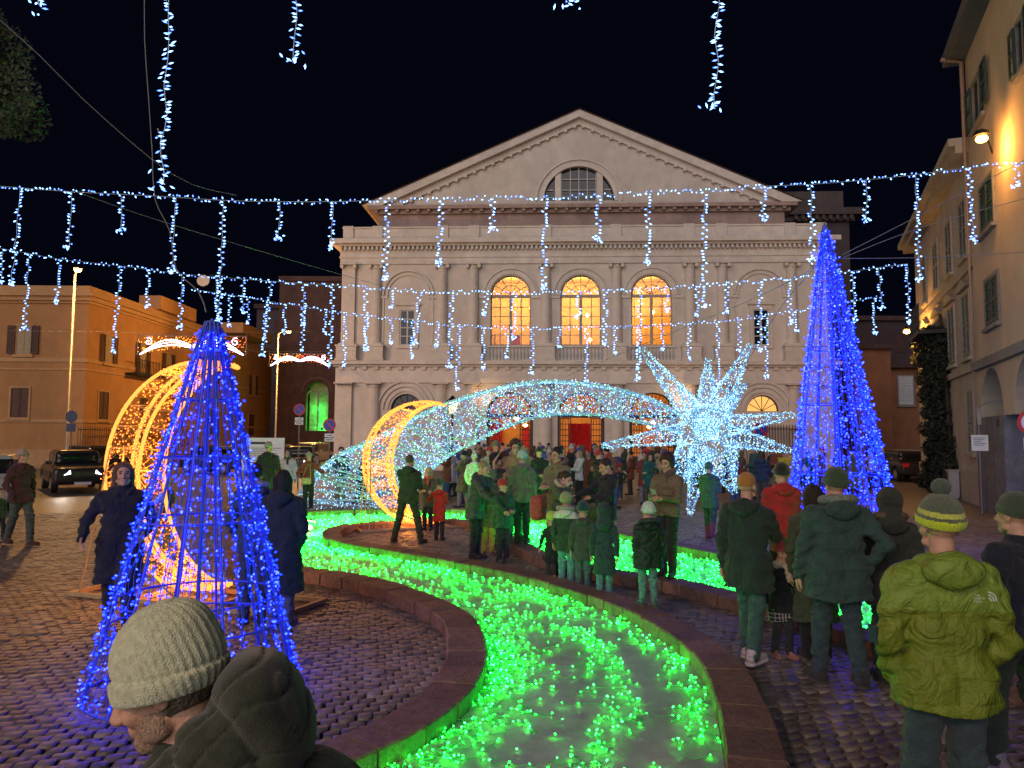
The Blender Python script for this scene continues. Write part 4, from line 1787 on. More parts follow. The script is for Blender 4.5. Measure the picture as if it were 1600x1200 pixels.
# ---- street beyond on the right: small houses up the slope
sh = thing('orange_house', 'orange lit old house closing the side street on the right', 'building', (P(1338, 700, 58).x, 58, 0))
SHW = Wall(sh.location.x, 58, 0)
xe = SHW.at(1450, 600)[0]
mb = MB()
mb.box(0, xe + 3, 0, 8, -.1, SHW.at(1380, 575)[1])
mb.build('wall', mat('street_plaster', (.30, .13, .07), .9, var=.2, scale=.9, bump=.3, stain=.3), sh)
mb = MB()
zt_ = SHW.at(1380, 575)[1]
mb.box(-.3, xe + 3.3, -.5, 8.3, zt_, zt_ + .3)
mb.build('eaves', M_DARKR, sh)
for (u0, v0, u1, v1) in ((1404, 588, 1426, 632), (1362, 640, 1378, 668)):
    shutter_window(sh, SHW, u0, v0, u1, v1, mat('white_shutter', (.55, .57, .6), .6, var=.1) if u0 > 1400 else M_SHUT, M_LEDGE, False)
hh_ = thing('far_dark_house', 'tall unlit house behind the orange one up the side street', 'building', (P(1345, 700, 80).x, 80, 0))
mb = MB()
mb.box(-3, 13, 0, 10, -.1, 15)
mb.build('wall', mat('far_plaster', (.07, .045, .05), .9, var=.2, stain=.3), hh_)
mb = MB()
mb.box(-3.3, 13.3, -.4, 10.3, 15, 15.5)
mb.build('eaves', M_DARKR, hh_)
mb = MB()
for x in (0, 4, 8):
    for z in (7.5, 11.5):
        mb.box(x, x + 1.1, -.06, 0, z, z + 1.9)
mb.build_each('window', M_DARKR, hh_)
lh = thing('passage_house', 'low house with a dark doorway between the theatre and the side street', 'building', (P(1338, 700, 50).x, 50, 0))
mb = MB()
mb.box(0, 2.5, 0, 7, -.1, 8.2)
mb.build('wall', MATS['street_plaster'], lh)
mb = MB()
mb.box(-.2, 2.7, -.3, 7.2, 8.2, 8.5)
mb.build('eaves', M_DARKR, lh)
mb = MB()
mb.box(.6, 1.7, -.05, 0, 0, 2.6)
mb.build('doorway', M_DARKR, lh)

# ---- pine crown top left
pc_ = P(-22, 75, 14)
pn = thing('pine_tree', 'dark green pine crown hanging into the top left corner', 'tree', (pc_.x - 1.6, pc_.y, 0))
cs, rs = [], []
for q in range(60):
    a = RNG.random() * 6.28
    rr = math.sqrt(RNG.random()) * 2.1
    cs.append((rr * math.cos(a), rr * math.sin(a), pc_.z - .1 + RNG.normal(0, .75) + .25 * (1.9 - rr)))
    rs.append(.55)
leaf_cloud('crown', cs, rs, 42000, .05, mat('pine_needles', (.10, .12, .085), .8, var=.5, scale=2, bump=0), pn, kind='stuff')
mb = MB()
mb.tube([(0, 0, -.1), (.1, 0, 3), (.05, .1, pc_.z - 1), (0, 0, pc_.z)], .22, 10)
for q in range(8):
    a = q * .8
    mb.tube([(0, 0, pc_.z - 1.2), (.8 * math.cos(a), .8 * math.sin(a), pc_.z - .4), (1.5 * math.cos(a), 1.5 * math.sin(a), pc_.z)], .06, 6)
mb.build('trunk', mat('pine_bark', (.08, .05, .035), .95, var=.4, bump=.6), pn, smooth=True)

# ================================================================ STREET LAMPS (lit, sodium)
E_SOD = emit('sodium_glass', (24, 12, 2.2))


def street_lamp(base, top, label, energy, arm=(0, -1), col=(1, .47, .12)):
    r = thing('street_lamp', label, 'street lamp', tuple(base))
    t = Vector(top) - Vector(base)
    mb = MB()
    mb.lathe([(.12, 0), (.12, .3), (.075, .35), (.05, t.z - .05)], 0, 0, 10)
    pole = mb.build('pole', M_GALV, r, smooth=True)
    mb = MB()
    ax, ay = arm
    mb.tube([(0, 0, t.z - .1), (ax * .3, ay * .3, t.z + .05), (ax * .7, ay * .7, t.z + .08)], .03, 6)
    mb.build('arm', M_GALV, r)
    mb = MB()
    cx_, cy_ = ax * .95, ay * .95
    mb.lathe([(.10, t.z + .04), (.2, t.z + .07), (.16, t.z + .16), (.05, t.z + .2)], cx_, cy_, 12)
    mb.build('lantern', M_IRON, r)
    mb = MB()
    mb.lathe([(.03, t.z - .09), (.12, t.z - .05), (.16, t.z + .02), (.12, t.z + .035)], cx_, cy_, 12)
    mb.build('bulb', E_SOD, r, smooth=True)
    point('lamp_light', (cx_, cy_, t.z - .25), col, energy, .12, r)
    return r


b0 = P(104, 700, 34)
street_lamp((b0.x, 34, 0), P(131, 428, 34), 'tall leaning sodium street lamp at the corner of the tan building', 3000, (.6, -.8))
b0 = P(430, 690, 52)
street_lamp((b0.x, 52, 0), P(437, 520, 52), 'slim sodium street lamp by the entrance of the left side street', 3600, (.9, -.4))
# wall lamps
def wall_lamp(u, v, Y, wall_pt, label, energy):
    p = P(u, v, Y)
    r = thing('wall_lamp', label, 'street lamp', tuple(p))
    mb = MB()
    mb.lathe([(.07, .06), (.2, .09), (.17, .2), (.05, .26)], 0, 0, 12)
    mb.build('lantern', M_IRON, r)
    mb = MB()
    mb.lathe([(.03, -.1), (.12, -.06), (.15, .0), (.12, .055)], 0, 0, 12)
    mb.build('bulb', E_SOD, r, smooth=True)
    q = Vector(wall_pt) - p
    mb = MB()
    mb.tube([(0, 0, .22), (q.x * .5, q.y * .5, .3), (q.x, q.y, .1)], .025, 6)
    mb.build('bracket', M_IRON, r)
    point('lamp_light', (0, 0, -.28), (1, .42, .08), energy, .1, r)


q = RW.M @ Vector((2.2, 0, 0))
wall_lamp(1534, 217, 18.9, (RW.M @ Vector((3.1, 0, 0))).to_tuple()[:2] + (P(1534, 217, 18.9).z,), 'bright sodium lamp on a bracket high on the yellow building', 210)
wall_lamp(1417, 518, 33, (RW.M @ Vector((-12.5, .1, 0))).to_tuple()[:2] + (P(1417, 518, 33).z,), 'sodium lamp on a bracket at the far corner of the grey townhouse', 500)
# unseen lamp added behind the viewer as warm fill for the left foreground
street_lamp((-7.5, -7, 0), (-7.5, -7, 8), 'added fill lamp out of view behind the viewer on the left', 1500, (0.3, .9), (1, .55, .28))

# facade lantern in front of the theatre (between the arches of the comet)
pl = P(707, 634, 30)
fl = thing('wall_lantern', 'small lit lantern on a post seen through the comet tail', 'lamp', (pl.x, 30, 0))
mb = MB()
mb.lathe([(.09, 0), (.09, .3), (.05, .4), (.04, pl.z - .35)], 0, 0, 8)
mb.build('post', M_IRON, fl)
mb = MB()
mb.lathe([(.09, pl.z - .3), (.24, pl.z + .15), (.2, pl.z + .17)], 0, 0, 6)
mb.build('lantern_glass', emit('lantern_glass', (5, 3.4, 1.0)), fl)
mb = MB()
mb.lathe([(.27, pl.z + .17), (.12, pl.z + .32), (.03, pl.z + .42)], 0, 0, 6)
mb.build('cap', M_IRON, fl)

# ================================================================ SIGNS
M_SRED = mat('sign_red', (.55, .02, .03), .4, var=0, bump=0)
M_SBLU = mat('sign_blue', (.02, .06, .42), .4, var=0, bump=0)
M_SWHT = mat('sign_white', (.75, .75, .75), .4, var=.03, bump=0)
M_SBLK = mat('sign_black', (.02, .02, .02), .5, var=0, bump=0)


def disc(mb, r0, r1, y, z, n=24, mi=0):
    for i in range(n):
        a, b_ = 2 * math.pi * i / n, 2 * math.pi * (i + 1) / n
        if r0 > 0:
            mb.prism([(r0 * math.cos(a), z + r0 * math.sin(a)), (r0 * math.cos(b_), z + r0 * math.sin(b_)),
                      (r1 * math.cos(b_), z + r1 * math.sin(b_)), (r1 * math.cos(a), z + r1 * math.sin(a))], y, y + .012, mi)
    if r0 == 0:
        mb.prism([(r1 * math.cos(2 * math.pi * i / n), z + r1 * math.sin(2 * math.pi * i / n)) for i in range(n)][::-1], y, y + .012, mi)


def no_parking(u, v, Y, label, r=.3, plates=2, rot=0):
    p = P(u, v, Y)
    t = thing('no_parking_sign', label, 'traffic sign', (p.x, Y, 0), rot, 'no parking signs round the square')
    mb = MB()
    mb.lathe([(.03, 0), (.03, p.z + r)], 0, .03, 8)
    mb.build('post', M_GALV, t)
    mb = MB()
    disc(mb, r * .80, r, -.024, p.z)
    mb.build('red_ring', M_SRED, t)
    mb = MB()
    disc(mb, 0, r * .8, -.018, p.z)
    mb.build('blue_disc', M_SBLU, t)
    mb = MB()
    c = r * .8 * .7071
    w_ = r * .075
    mb.prism([(-c - w_, p.z + c - w_), (-c + w_, p.z + c + w_), (c + w_, p.z - c + w_), (c - w_, p.z - c - w_)][::-1], -.028, -.0185)
    mb.build('red_bar', M_SRED, t)
    for k in range(plates):
        z = p.z - r - .08 - k * (r * .68)
        mb = MB()
        mb.box(-r * .72, r * .72, -.02, -.005, z - r * .56, z)
        pl_ = mb.build('plate', M_SWHT, t)
        mb = MB()
        if k == 0:
            mb.box(-r * .4, r * .2, -.024, -.0205, z - r * .32, z - r * .24)
            mb.prism([(r * .2, z - r * .4), (r * .45, z - r * .28), (r * .2, z - r * .16)], -.024, -.0205)
        else:
            for i in range(4):
                mb.box(-r * .45 + i * r * .25, -r * .3 + i * r * .25, -.024, -.0205, z - r * .38, z - r * .18)
        mb.build('print', M_SBLK, pl_)
    return t


no_parking(468, 640, 29, 'no parking sign with two white plates, further from the theatre corner', .23)
no_parking(515, 664, 27, 'no parking sign with two white plates against the theatre corner', .235)
no_parking(1189, 671, 29, 'no parking sign half hidden behind the star on the right', .30, 0)
pk = P(112, 651, 32)
t = thing('dark_sign', 'dark round sign seen from behind beside the corner street lamp', 'traffic sign', (pk.x, 32, 0))
mb = MB()
mb.lathe([(.03, 0), (.03, pk.z + .3)], 0, .03, 8)
mb.build('post', M_GALV, t)
mb = MB()
disc(mb, 0, .26, -.02, pk.z)
mb.box(-.2, .2, -.02, -.005, pk.z - .65, pk.z - .3)
mb.build('plates', mat('dark_sign_back', (.03, .04, .09), .5), t)

# info board
ib0 = P(414, 708, 23)
t = thing('information_board', 'white notice board with black heading lines behind the blue light cone', 'notice board', (ib0.x, 23, 0))
mb = MB()
z0_, z1_ = P(414, 735, 23).z, P(414, 684, 23).z
mb.box(-.72, .6, -.02, .02, z0_, z1_)
mb.build('board', M_SWHT, t)
mb = MB()
for x in (-.7, .52):
    mb.box(x, x + .06, .021, .08, 0, z1_)
mb.build('legs', M_GALV, t)
mb = MB()
mb.box(-.55, .1, -.026, -.0205, z1_ - .2, z1_ - .13)
for k in range(9):
    mb.box(-.62, .5 - (k * 37 % 5) * .09, -.026, -.0205, z1_ - .33 - k * .055, z1_ - .315 - k * .055)
mb.box(-.55, .45, -.026, -.0205, z1_ - .92, z1_ - .86)
mb.build('print', M_SBLK, t)

# pay-station style sign by the yellow building
ps = P(1531, 692, 20.5)
t = thing('wall_sign', 'white street notice on a thin post before the dark stone base on the right', 'sign', (ps.x, ps.y, 0), R(-25))
mb = MB()
mb.lathe([(.03, 0), (.03, ps.z + .35), (.03, ps.z + 1.0)], 0, .03, 8)
mb.tube([(0, .03, ps.z + 1.0), (.25, .03, ps.z + 1.15), (1.2, .03, ps.z + 1.2)], .02, 6)
mb.build('post', M_GALV, t)
mb = MB()
mb.box(-.2, .2, -.01, .0, ps.z - .22, ps.z + .22)
mb.build('board', M_SWHT, t)
mb = MB()
for k in range(5):
    mb.box(-.15, .14 - (k % 3) * .05, -.014, -.0105, ps.z + .13 - k * .05, ps.z + .145 - k * .05)
mb.lathe([(.001, 0), (.04, 0), (.04, .01)], 0, 0, 10)
mb.build('print', M_SBLK, t)
mb = MB()
mb.box(-.045, .045, -.06, 0, ps.z + .5, ps.z + .95)
mb.build('thermometer_box', M_GALV, t)
rs_ = P(1613, 660, 15)
t = thing('round_sign', 'round red rimmed sign with a white plate at the right picture edge', 'traffic sign', (rs_.x, 15, 0), R(-20))
mb = MB()
mb.lathe([(.03, 0), (.03, rs_.z + .3)], 0, .03, 8)
mb.build('post', M_GALV, t)
mb = MB()
disc(mb, .2, .27, -.02, rs_.z)
mb.build('ring', M_SRED, t)
mb = MB()
disc(mb, 0, .2, -.015, rs_.z)
mb.box(-.17, .17, -.02, -.005, rs_.z - .55, rs_.z - .31)
mb.build('plate', M_SWHT, t)
# cabinet by the wall
pcab = G(1512, 778)
t = thing('utility_cabinet', 'small grey metal cabinet at the foot of the grey townhouse', 'cabinet', (pcab.x - .5, pcab.y, 0), RA)
mb = MB()
mb.box(-.2, .2, -.14, .14, 0, .08)
mb.box(-.22, .22, -.16, .16, .08, .95)
mb.box(-.25, .25, -.19, .19, .95, 1.0)
mb.build('body', mat('grey_cabinet', (.35, .35, .36), .5, var=.1), t)
mb = MB()
mb.box(-.19, .19, -.17, -.161, .12, .9)
mb.build('door', M_GALV, t)

# ================================================================ CARS
M_TYRE = mat('tyre', (.015, .015, .016), .8, var=.1)
M_RIM = mat('rim', (.45, .45, .46), .3, metal=.8, var=.1, bump=0)
M_CGLASS = mat('car_glass', (.012, .013, .016), .08, var=0, bump=0)
E_HEAD = emit('headlight', (4, 4.2, 4.5))
E_TAIL = emit('tail_light', (6, .25, .15))


def car_parts(L_=4.2, W_=1.78, H_=1.5, suv=False):
    wx = L_ * .31
    wr = .33
    body = [rbox((0, 0, .60), (L_ / 2, W_ / 2, .30), .16), rbox((.1, 0, .78), (L_ / 2 - .25, W_ / 2 - .06, .22), .12),
            rbox((-.25 if not suv else -.45, 0, H_ - .42), (L_ * .26 if not suv else L_ * .31, W_ / 2 - .2, .40), .18)]
    def post(D, X, Y, Z):
        # front screen slope and rear slope (car faces +x)
        sl = (X - (L_ * .16)) * .72 + (Z - H_) * .62
        D = np.where(Z > .92, np.maximum(D, sl), D)
        rl = (-(X + (L_ * .37 if not suv else L_ * .47))) * .85 + (Z - H_) * .45
        D = np.where(Z > .92, np.maximum(D, rl), D)
        D = np.maximum(D, (np.abs(Y) - (W_ / 2 - .0)) + np.maximum(Z - .95, 0) * .33)
        for s in (-1, 1):
            q = np.sqrt((X - s * wx) ** 2 + (Z - wr) ** 2) - (wr + .06)
            q = np.maximum(q, .55 - np.abs(Y))
            D = np.maximum(D, -q)
        D = np.maximum(D, .2 - Z)
        return D
    V, F = sdf(body, .04, .10, post)
    def postg(D, X, Y, Z):
        D = post(D, X, Y, Z) - .012
        D = np.maximum(D, np.maximum(.98 - Z, Z - (H_ - .12)))
        for xp in (L_ * .02, -L_ * .22):
            D = np.maximum(D, .035 - np.abs(X - xp))
        side = np.abs(Y) - (W_ / 2 - .30)
        return D
    Vg, Fg = sdf(body, .04, .10, postg)
    return (V, F), (Vg, Fg), wx, wr


CARG = {}


def car(loc, rz, col, label, lights=False, suv=False, cat='car', tail=False):
    key = suv
    if key not in CARG:
        CARG[key] = car_parts(suv=suv) if not suv else car_parts(4.4, 1.82, 1.62, True)
    (V, F), (Vg, Fg), wx, wr = CARG[key]
    m_ = mat('car_paint_%d_%d_%d' % tuple(int(c * 200) for c in col), col, .25, metal=.35, var=.04, bump=0)
    t = thing('parked_car', label, cat, loc, rz, 'cars round the square')
    link('body', mesh_np('body', V, F, [m_], True), t)
    link('windows', mesh_np('windows', Vg, Fg, [M_CGLASS], True), t)
    L_, W_ = (4.4, 1.82) if suv else (4.2, 1.78)
    for sx in (-1, 1):
        for sy in (-1, 1):
            mb = MB()
            n = 20
            pr = [(wr * math.cos(2 * math.pi * k / n), wr * math.sin(2 * math.pi * k / n)) for k in range(n)]
            mb.prism(pr[::-1], -.1, .1)
            wm = mb.build('wheel', M_TYRE, t, loc=(sx * wx, sy * (W_ / 2 - .12), wr))
            mb = MB()
            n = 14
            pr = [(.2 * math.cos(2 * math.pi * k / n), .2 * math.sin(2 * math.pi * k / n)) for k in range(n)]
            mb.prism(pr[::-1], -.115, .115)
            mb.build('rim', M_RIM, wm)
    for sy in (-1, 1):
        mb = MB()
        mb.add([(L_ / 2 - .26, sy * (W_ / 2 - .04), .66), (L_ / 2 - .0, sy * (W_ / 2 - .3), .64), (L_ / 2 + .01, sy * (W_ / 2 - .52), .68),
                (L_ / 2 - .0, sy * (W_ / 2 - .50), .80), (L_ / 2 - .06, sy * (W_ / 2 - .25), .84), (L_ / 2 - .34, sy * (W_ / 2 - .02), .82)], [(0, 1, 2, 3, 4, 5)])
        mb.build('headlight', E_HEAD if lights else mat('headlamp_glass', (.35, .35, .36), .15, var=0, bump=0), t)
        mb = MB()
        mb.box(-L_ / 2 - .01, -L_ / 2 + .1, min(sy * (W_ / 2 - .35), sy * (W_ / 2 - .06)), max(sy * (W_ / 2 - .35), sy * (W_ / 2 - .06)), .72, .9)
        mb.build('tail_light', E_TAIL if tail else M_SRED, t)
        mb = MB()
        mb.box(.62, .8, sy * (W_ / 2 + .02) - .09, sy * (W_ / 2 + .02) + .09, .98, 1.1)
        mb.build('mirror', m_, t)
    mb = MB()
    mb.box(L_ / 2 - .04, L_ / 2 + .015, -.45, .45, .40, .58)
    for k in range(4):
        mb.box(L_ / 2 + .012, L_ / 2 + .02, -.43, .43, .42 + k * .04, .43 + k * .04)
    mb.build('grille', M_IRON, t)
    mb = MB()
    mb.box(L_ / 2 + .0, L_ / 2 + .03, -.26, .26, .30, .40)
    mb.build('number_plate', M_SWHT, t)
    if lights:
        for sy in (-1, 1):
            d = bpy.data.lights.new('headlight_beam', 'SPOT')
            d.energy = 45
            d.spot_size = R(75)
            d.spot_blend = .8
            d.shadow_soft_size = .06
            d.color = (1, .93, .82)
            o = bpy.data.objects.new('headlight_beam', d)
            COL.objects.link(o)
            o.parent = t
            o.location = (L_ / 2 + .08, sy * .62, .72)
            o.rotation_euler = (R(0), R(-80), 0)
            o.rotation_euler = Vector((1, 0, -.12)).to_track_quat('-Z', 'Y').to_euler()
    return t


g = G(88, 772)
car((g.x - .6, g.y + 2.0, 0), R(-52), (.045, .04, .042), 'dark hatchback with a bright headlight near the golden crescent', True)
g = G(0, 800)
car((g.x - 1.1, g.y + 1.0, 0), R(-62), (.5, .5, .5), 'white car cut off by the left picture edge')
g = G(95, 755)
car((g.x - 2.4, g.y + 6.5, 0), R(-30), (.03, .03, .04), 'dark car parked in the row behind the white car')
car((g.x + 3.2, g.y + 8.5, 0), R(-25), (.04, .035, .045), 'dark car parked before the iron railing')
car((P(470, 700, 40).x, 40, 0), R(-80), (.03, .03, .032), 'dark car turning out of the left side street with headlights on', True)
car((P(440, 700, 46).x, 46, 0), R(-70), (.1, .09, .09), 'grey car waiting in the left side street')
car((P(487, 700, 50).x, 50, 0), R(-95), (.3, .3, .3), 'silver van-like car at the mouth of the left side street', False, True)
car((P(1421, 705, 44).x, 44, 0), R(85), (.55, .5, .45), 'white car parked up the side street on the right', False)
car((P(1418, 722, 38).x - .3, 38, 0), R(85), (.04, .035, .035), 'dark car parked nearer in the right side street', False)

# ================================================================ CABLES IN THE SKY
M_CABLE = mat('grey_cable', (.22, .22, .24), .6, var=0, bump=0)


def cable(label, pts, r=.006):
    p0 = Vector(P(*pts[0]))
    t = thing('cable', label, 'cable', tuple(p0))
    c = catmull([P(*q) - p0 for q in pts], .3)
    tubes('strand', [c], r, M_CABLE, t, 5)


cable('grey cable sagging from the upper left corner to the first garland', [(-30, 5, 9), (60, 85, 9.4), (130, 155, 9.8), (235, 247, 10.4), (300, 288, 11), (370, 305, 12)])
cable('loose vertical cable beside the long near icicle strand', [(226, -30, 9), (226, 60, 9), (232, 150, 9), (238, 240, 9), (242, 310, 9), (265, 360, 8.4), (275, 420, 7.6), (310, 455, 6.8), (322, 488, 6.3)])
cable('thin cable crossing behind the first garland on the left', [(120, 300, 14), (250, 345, 15), (460, 408, 17), (600, 448, 20)])
cable('guy cable from the tall cone to the yellow wall', [(1316, 398, 13), (1420, 345, 13), (1640, 230, 13.4)], .007)
cable('second guy cable from the tall cone to the yellow wall', [(1318, 402, 13), (1450, 352, 13.2), (1640, 300, 13.5)], .007)
cable('level guy cable from the tall cone to the right', [(1316, 404, 13), (1450, 402, 13.2), (1640, 392, 13.5)], .007)
cable('guy cable from the tall cone down to the comet star', [(1290, 410, 13.1), (1170, 470, 15), (1000, 540, 17.5), (880, 590, 19.5)], .007)
cable('slanting guy cable between cone and star', [(1290, 400, 13.1), (1220, 480, 15), (1165, 570, 18)], .007)

# ================================================================ LIGHT DISPLAYS
E_ICE = emit('cold_white_led', (1.3, 2.8, 6.5))
E_ICE2 = emit('cold_blue_led', (.48, 1.1, 4.6))
E_ICEF = emit('far_cold_led', (2.2, 3.4, 8.0))
M_WIREW = mat('clear_wire', (.45, .55, .62), .3, var=0, bump=0)
M_WIREB = mat('blue_lit_wire', (.04, .09, .5), .3, var=0, bump=0)  # blue cast by the bulbs is painted into the wire colour


def garland(label, line, drops, Y, r, step, wire_r, el=1.9):
    """an icicle string: a level cable and hanging strands, each strand a part with its bulbs"""
    L3 = [P(u, v, Y) for u, v in line]
    o = L3[0]
    t = thing('icicle_light_string', label, 'fairy lights', tuple(o), 0, 'icicle light strings hung across the square')
    c = catmull([p - o for p in L3], .25)
    tubes('cable', [c], wire_r, M_WIREW, t, 4)
    d = np.r_[0, np.cumsum(np.linalg.norm(np.diff(c, axis=0), axis=1))]
    s = np.arange(0, d[-1], step)
    s = s + RNG.normal(0, step * .25, len(s))
    p = np.stack([np.interp(s, d, c[:, i]) for i in range(3)], 1)
    p[:, 2] += RNG.choice([-1, 1], len(p)) * (r * 1.2 + np.abs(RNG.normal(0, .012, len(p))))
    dr = RNG.normal(0, 1, p.shape) * np.array([1, 1, .6])
    leds('cable_bulbs', p, r * .9, [E_ICE, E_ICE2], t, dr, el, (RNG.random(len(p)) < .35).astype(int))
    for u0, v0, u1, v1 in drops:
        a = P(u0, v0, Y) - o
        b_ = P(u1, v1, Y) - o
        ln = (b_ - a).length
        n = max(6, int(ln / .10))
        path = []
        ph = RNG.random() * 6
        for k in range(n + 1):
            q = a.lerp(b_, k / n)
            w_ = .007 + .008 * k / n
            path.append(np.array(q) + np.array([w_ * math.sin(k * 1.3 + ph), w_ * math.cos(k * 1.7 + ph), 0]))
        st = tubes('icicle_strand', [path], wire_r * 1.1, M_WIREW, t, 4)
        path = np.array(path)
        m_ = max(5, int(ln / (step * .8)))
        tt = (np.arange(m_) + .5) / m_ * n
        c_ = np.stack([np.interp(tt, np.arange(n + 1), path[:, i]) for i in range(3)], 1)
        side = RNG.choice([-1, 1], m_)
        c_[:, 0] += side * (r * 1.6 + RNG.random(m_) * .018)
        c_[:, 1] += RNG.normal(0, .012, m_)
        # the cluster of bulbs at the foot of the strand
        e = np.array(b_)[None] + RNG.normal(0, 1, (9, 3)) * np.array([.035, .03, .03])
        q = np.concatenate([c_, e])
        dr = np.concatenate([np.stack([side * 1.0, RNG.normal(0, .3, m_), RNG.normal(0, .35, m_)], 1), RNG.normal(0, 1, (9, 3))])
        leds('bulbs', q, r, [E_ICE, E_ICE2], st, dr, el, (RNG.random(len(q)) < .3).astype(int))
    return t


line1 = [(-60, 286), (0, 291), (120, 300), (240, 306), (350, 313), (440, 315), (520, 315), (600, 313), (690, 312), (770, 309), (850, 309),
         (935, 305), (1012, 301), (1102, 298), (1192, 291), (1268, 288), (1354, 281), (1430, 273), (1515, 262), (1600, 256), (1700, 247)]
dr1 = [(32, 292, 18, 443), (113, 300, 107, 388), (190, 306, 189, 358), (275, 308, 268, 422), (349, 313, 342, 500), (438, 315, 435, 374),
       (521, 315, 517, 386), (606, 313, 601, 434), (690, 312, 686, 411), (770, 309, 769, 357), (852, 309, 850, 450), (936, 305, 934, 376),
       (1012, 301, 1013, 410), (1100, 298, 1102, 478), (1192, 291, 1193, 342), (1267, 288, 1270, 407), (1354, 281, 1354, 344),
       (1430, 273, 1437, 436), (1514, 262, 1522, 376), (1590, 257, 1587, 291)]
garland('nearest long icicle light string, crossing the picture above the theatre cornice', line1, dr1, 12, .0138, .062, .004)
line2 = [(-60, 380), (0, 388), (45, 396), (95, 405), (185, 415), (285, 428), (380, 436), (475, 443), (570, 449), (655, 455), (755, 457), (860, 458),
         (945, 455), (1040, 450), (1135, 443), (1232, 436), (1330, 424), (1418, 412)]
dr2 = [(5, 389, 2, 440), (46, 396, 38, 512), (93, 405, 87, 471), (188, 416, 178, 549), (232, 421, 231, 478), (285, 428, 281, 512), (337, 432, 340, 500),
       (380, 436, 379, 486), (424, 439, 411, 556), (475, 443, 473, 506), (520, 447, 514, 570), (571, 449, 573, 545), (612, 452, 611, 479), (656, 455, 648, 537),
       (706, 456, 703, 573), (760, 457, 757, 490), (803, 457, 802, 528), (905, 457, 903, 493), (946, 455, 945, 537), (1000, 452, 997, 592),
       (1041, 450, 1042, 484), (1090, 446, 1089, 492), (1136, 443, 1135, 487), (1188, 439, 1187, 545), (1232, 436, 1236, 502), (1332, 424, 1335, 500),
       (1373, 418, 1378, 480), (1418, 412, 1420, 503)]
garland('second icicle light string, crossing the heads of the lit theatre windows', line2, dr2, 18.5, .0172, .082, .005)
line3 = [(300, 452), (360, 461), (415, 470), (480, 480), (540, 490), (608, 498), (685, 506), (755, 511), (830, 513), (915, 512), (998, 510),
         (1078, 505), (1155, 498), (1245, 486), (1330, 472), (1372, 464)]
dr3 = [(360, 461, 358, 508), (388, 466, 387, 505), (416, 470, 412, 530), (445, 475, 444, 517), (475, 480, 472, 548), (508, 486, 507, 520), (540, 490, 537, 571),
       (572, 494, 571, 545), (612, 499, 611, 535), (645, 503, 644, 557), (684, 506, 682, 540), (717, 509, 714, 608), (755, 511, 755, 575),
       (792, 512, 791, 558), (832, 513, 831, 583), (874, 513, 873, 542), (916, 512, 916, 596), (962, 511, 961, 551), (998, 510, 997, 575),
       (1035, 508, 1035, 546), (1077, 505, 1077, 560), (1122, 501, 1122, 600), (1155, 498, 1155, 548), (1197, 492, 1198, 588), (1245, 486, 1245, 517),
       (1366, 465, 1367, 520)]
garland('furthest icicle light string, low across the theatre windows', line3, dr3, 25, .0195, .10, .006)
line0 = [(-300, -330), (0, -345), (300, -355), (800, -370), (1200, -372), (1700, -350)]
dr0 = [(50, -345, 58, 6), (282, -352, 252, 288), (470, -356, 460, 98), (886, -368, 888, 3), (1128, -370, 1118, 165)]
garland('icicle light string right overhead, only its strand ends hanging into view', line0, dr0, 5, .0072, .03, .003, 3.0)

# ---- blue cones
E_BLUE = emit('blue_led', (.055, .20, 26))
E_BLUEW = emit('bright_blue_led', (.32, .62, 26))
M_BLUEF = mat('white_coated_frame', (.05, .10, .5), .4, var=.05, bump=0)  # the bulbs' blue light is put into the frame's own colour


def cone(c, rad, h, label, rails, strings, nled, r_led, lean=(0, 0), top=.1, rope=.011, wire=.0035, spread=.02, jit=.019):
    t = thing('light_cone', label, 'light cone', (c.x, c.y, 0), 0, 'blue light cones on the square')
    def at(a, f, ex=0.0):
        rr = rad * (1 - f) + top * f + ex
        return np.array([rr * math.cos(a) + lean[0] * f, rr * math.sin(a) + lean[1] * f, .03 + h * f])
    for k in range(rails):
        a = 2 * math.pi * (k + .3) / rails
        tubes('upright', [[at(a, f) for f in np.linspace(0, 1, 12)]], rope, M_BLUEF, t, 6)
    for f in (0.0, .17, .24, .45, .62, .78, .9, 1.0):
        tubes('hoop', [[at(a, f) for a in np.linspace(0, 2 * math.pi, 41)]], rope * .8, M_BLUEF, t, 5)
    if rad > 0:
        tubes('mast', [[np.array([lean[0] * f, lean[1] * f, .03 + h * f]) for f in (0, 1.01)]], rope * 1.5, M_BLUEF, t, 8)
    ps, ds, paths = [], [], []
    per = nled // strings
    for k in range(strings):
        a0 = 2 * math.pi * k / strings + RNG.normal(0, .03)
        path = []
        m_ = 34
        ph = RNG.random() * 6
        for i in range(m_):
            f = i / (m_ - 1)
            a = a0 + .016 * math.sin(i * .9 + ph) * (1.2 - f * .3)
            path.append(at(a, f * .985, .012 + .012 * math.sin(i * 1.7 + ph)))
        paths.append(path)
        pa_ = np.array(path)
        for q in range(per):
            f = 1 - math.sqrt(RNG.random()) * .995 if RNG.random() < .62 else RNG.random()
            x = f * (m_ - 1)
            p = np.array([np.interp(x, np.arange(m_), pa_[:, i]) for i in range(3)])
            a = a0 + RNG.normal(0, .5)
            d = np.array([math.cos(a), math.sin(a), RNG.normal(0, .5)])
            ps.append(p + d * abs(RNG.normal(0, jit)) + RNG.normal(0, spread * .3, 3))
            ds.append(d)
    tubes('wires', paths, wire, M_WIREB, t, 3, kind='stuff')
    ps = np.array(ps)
    leds('bulbs', ps, r_led, [E_BLUE, E_BLUEW], t, np.array(ds), 1.5, (RNG.random(len(ps)) < .3).astype(int))
    return t


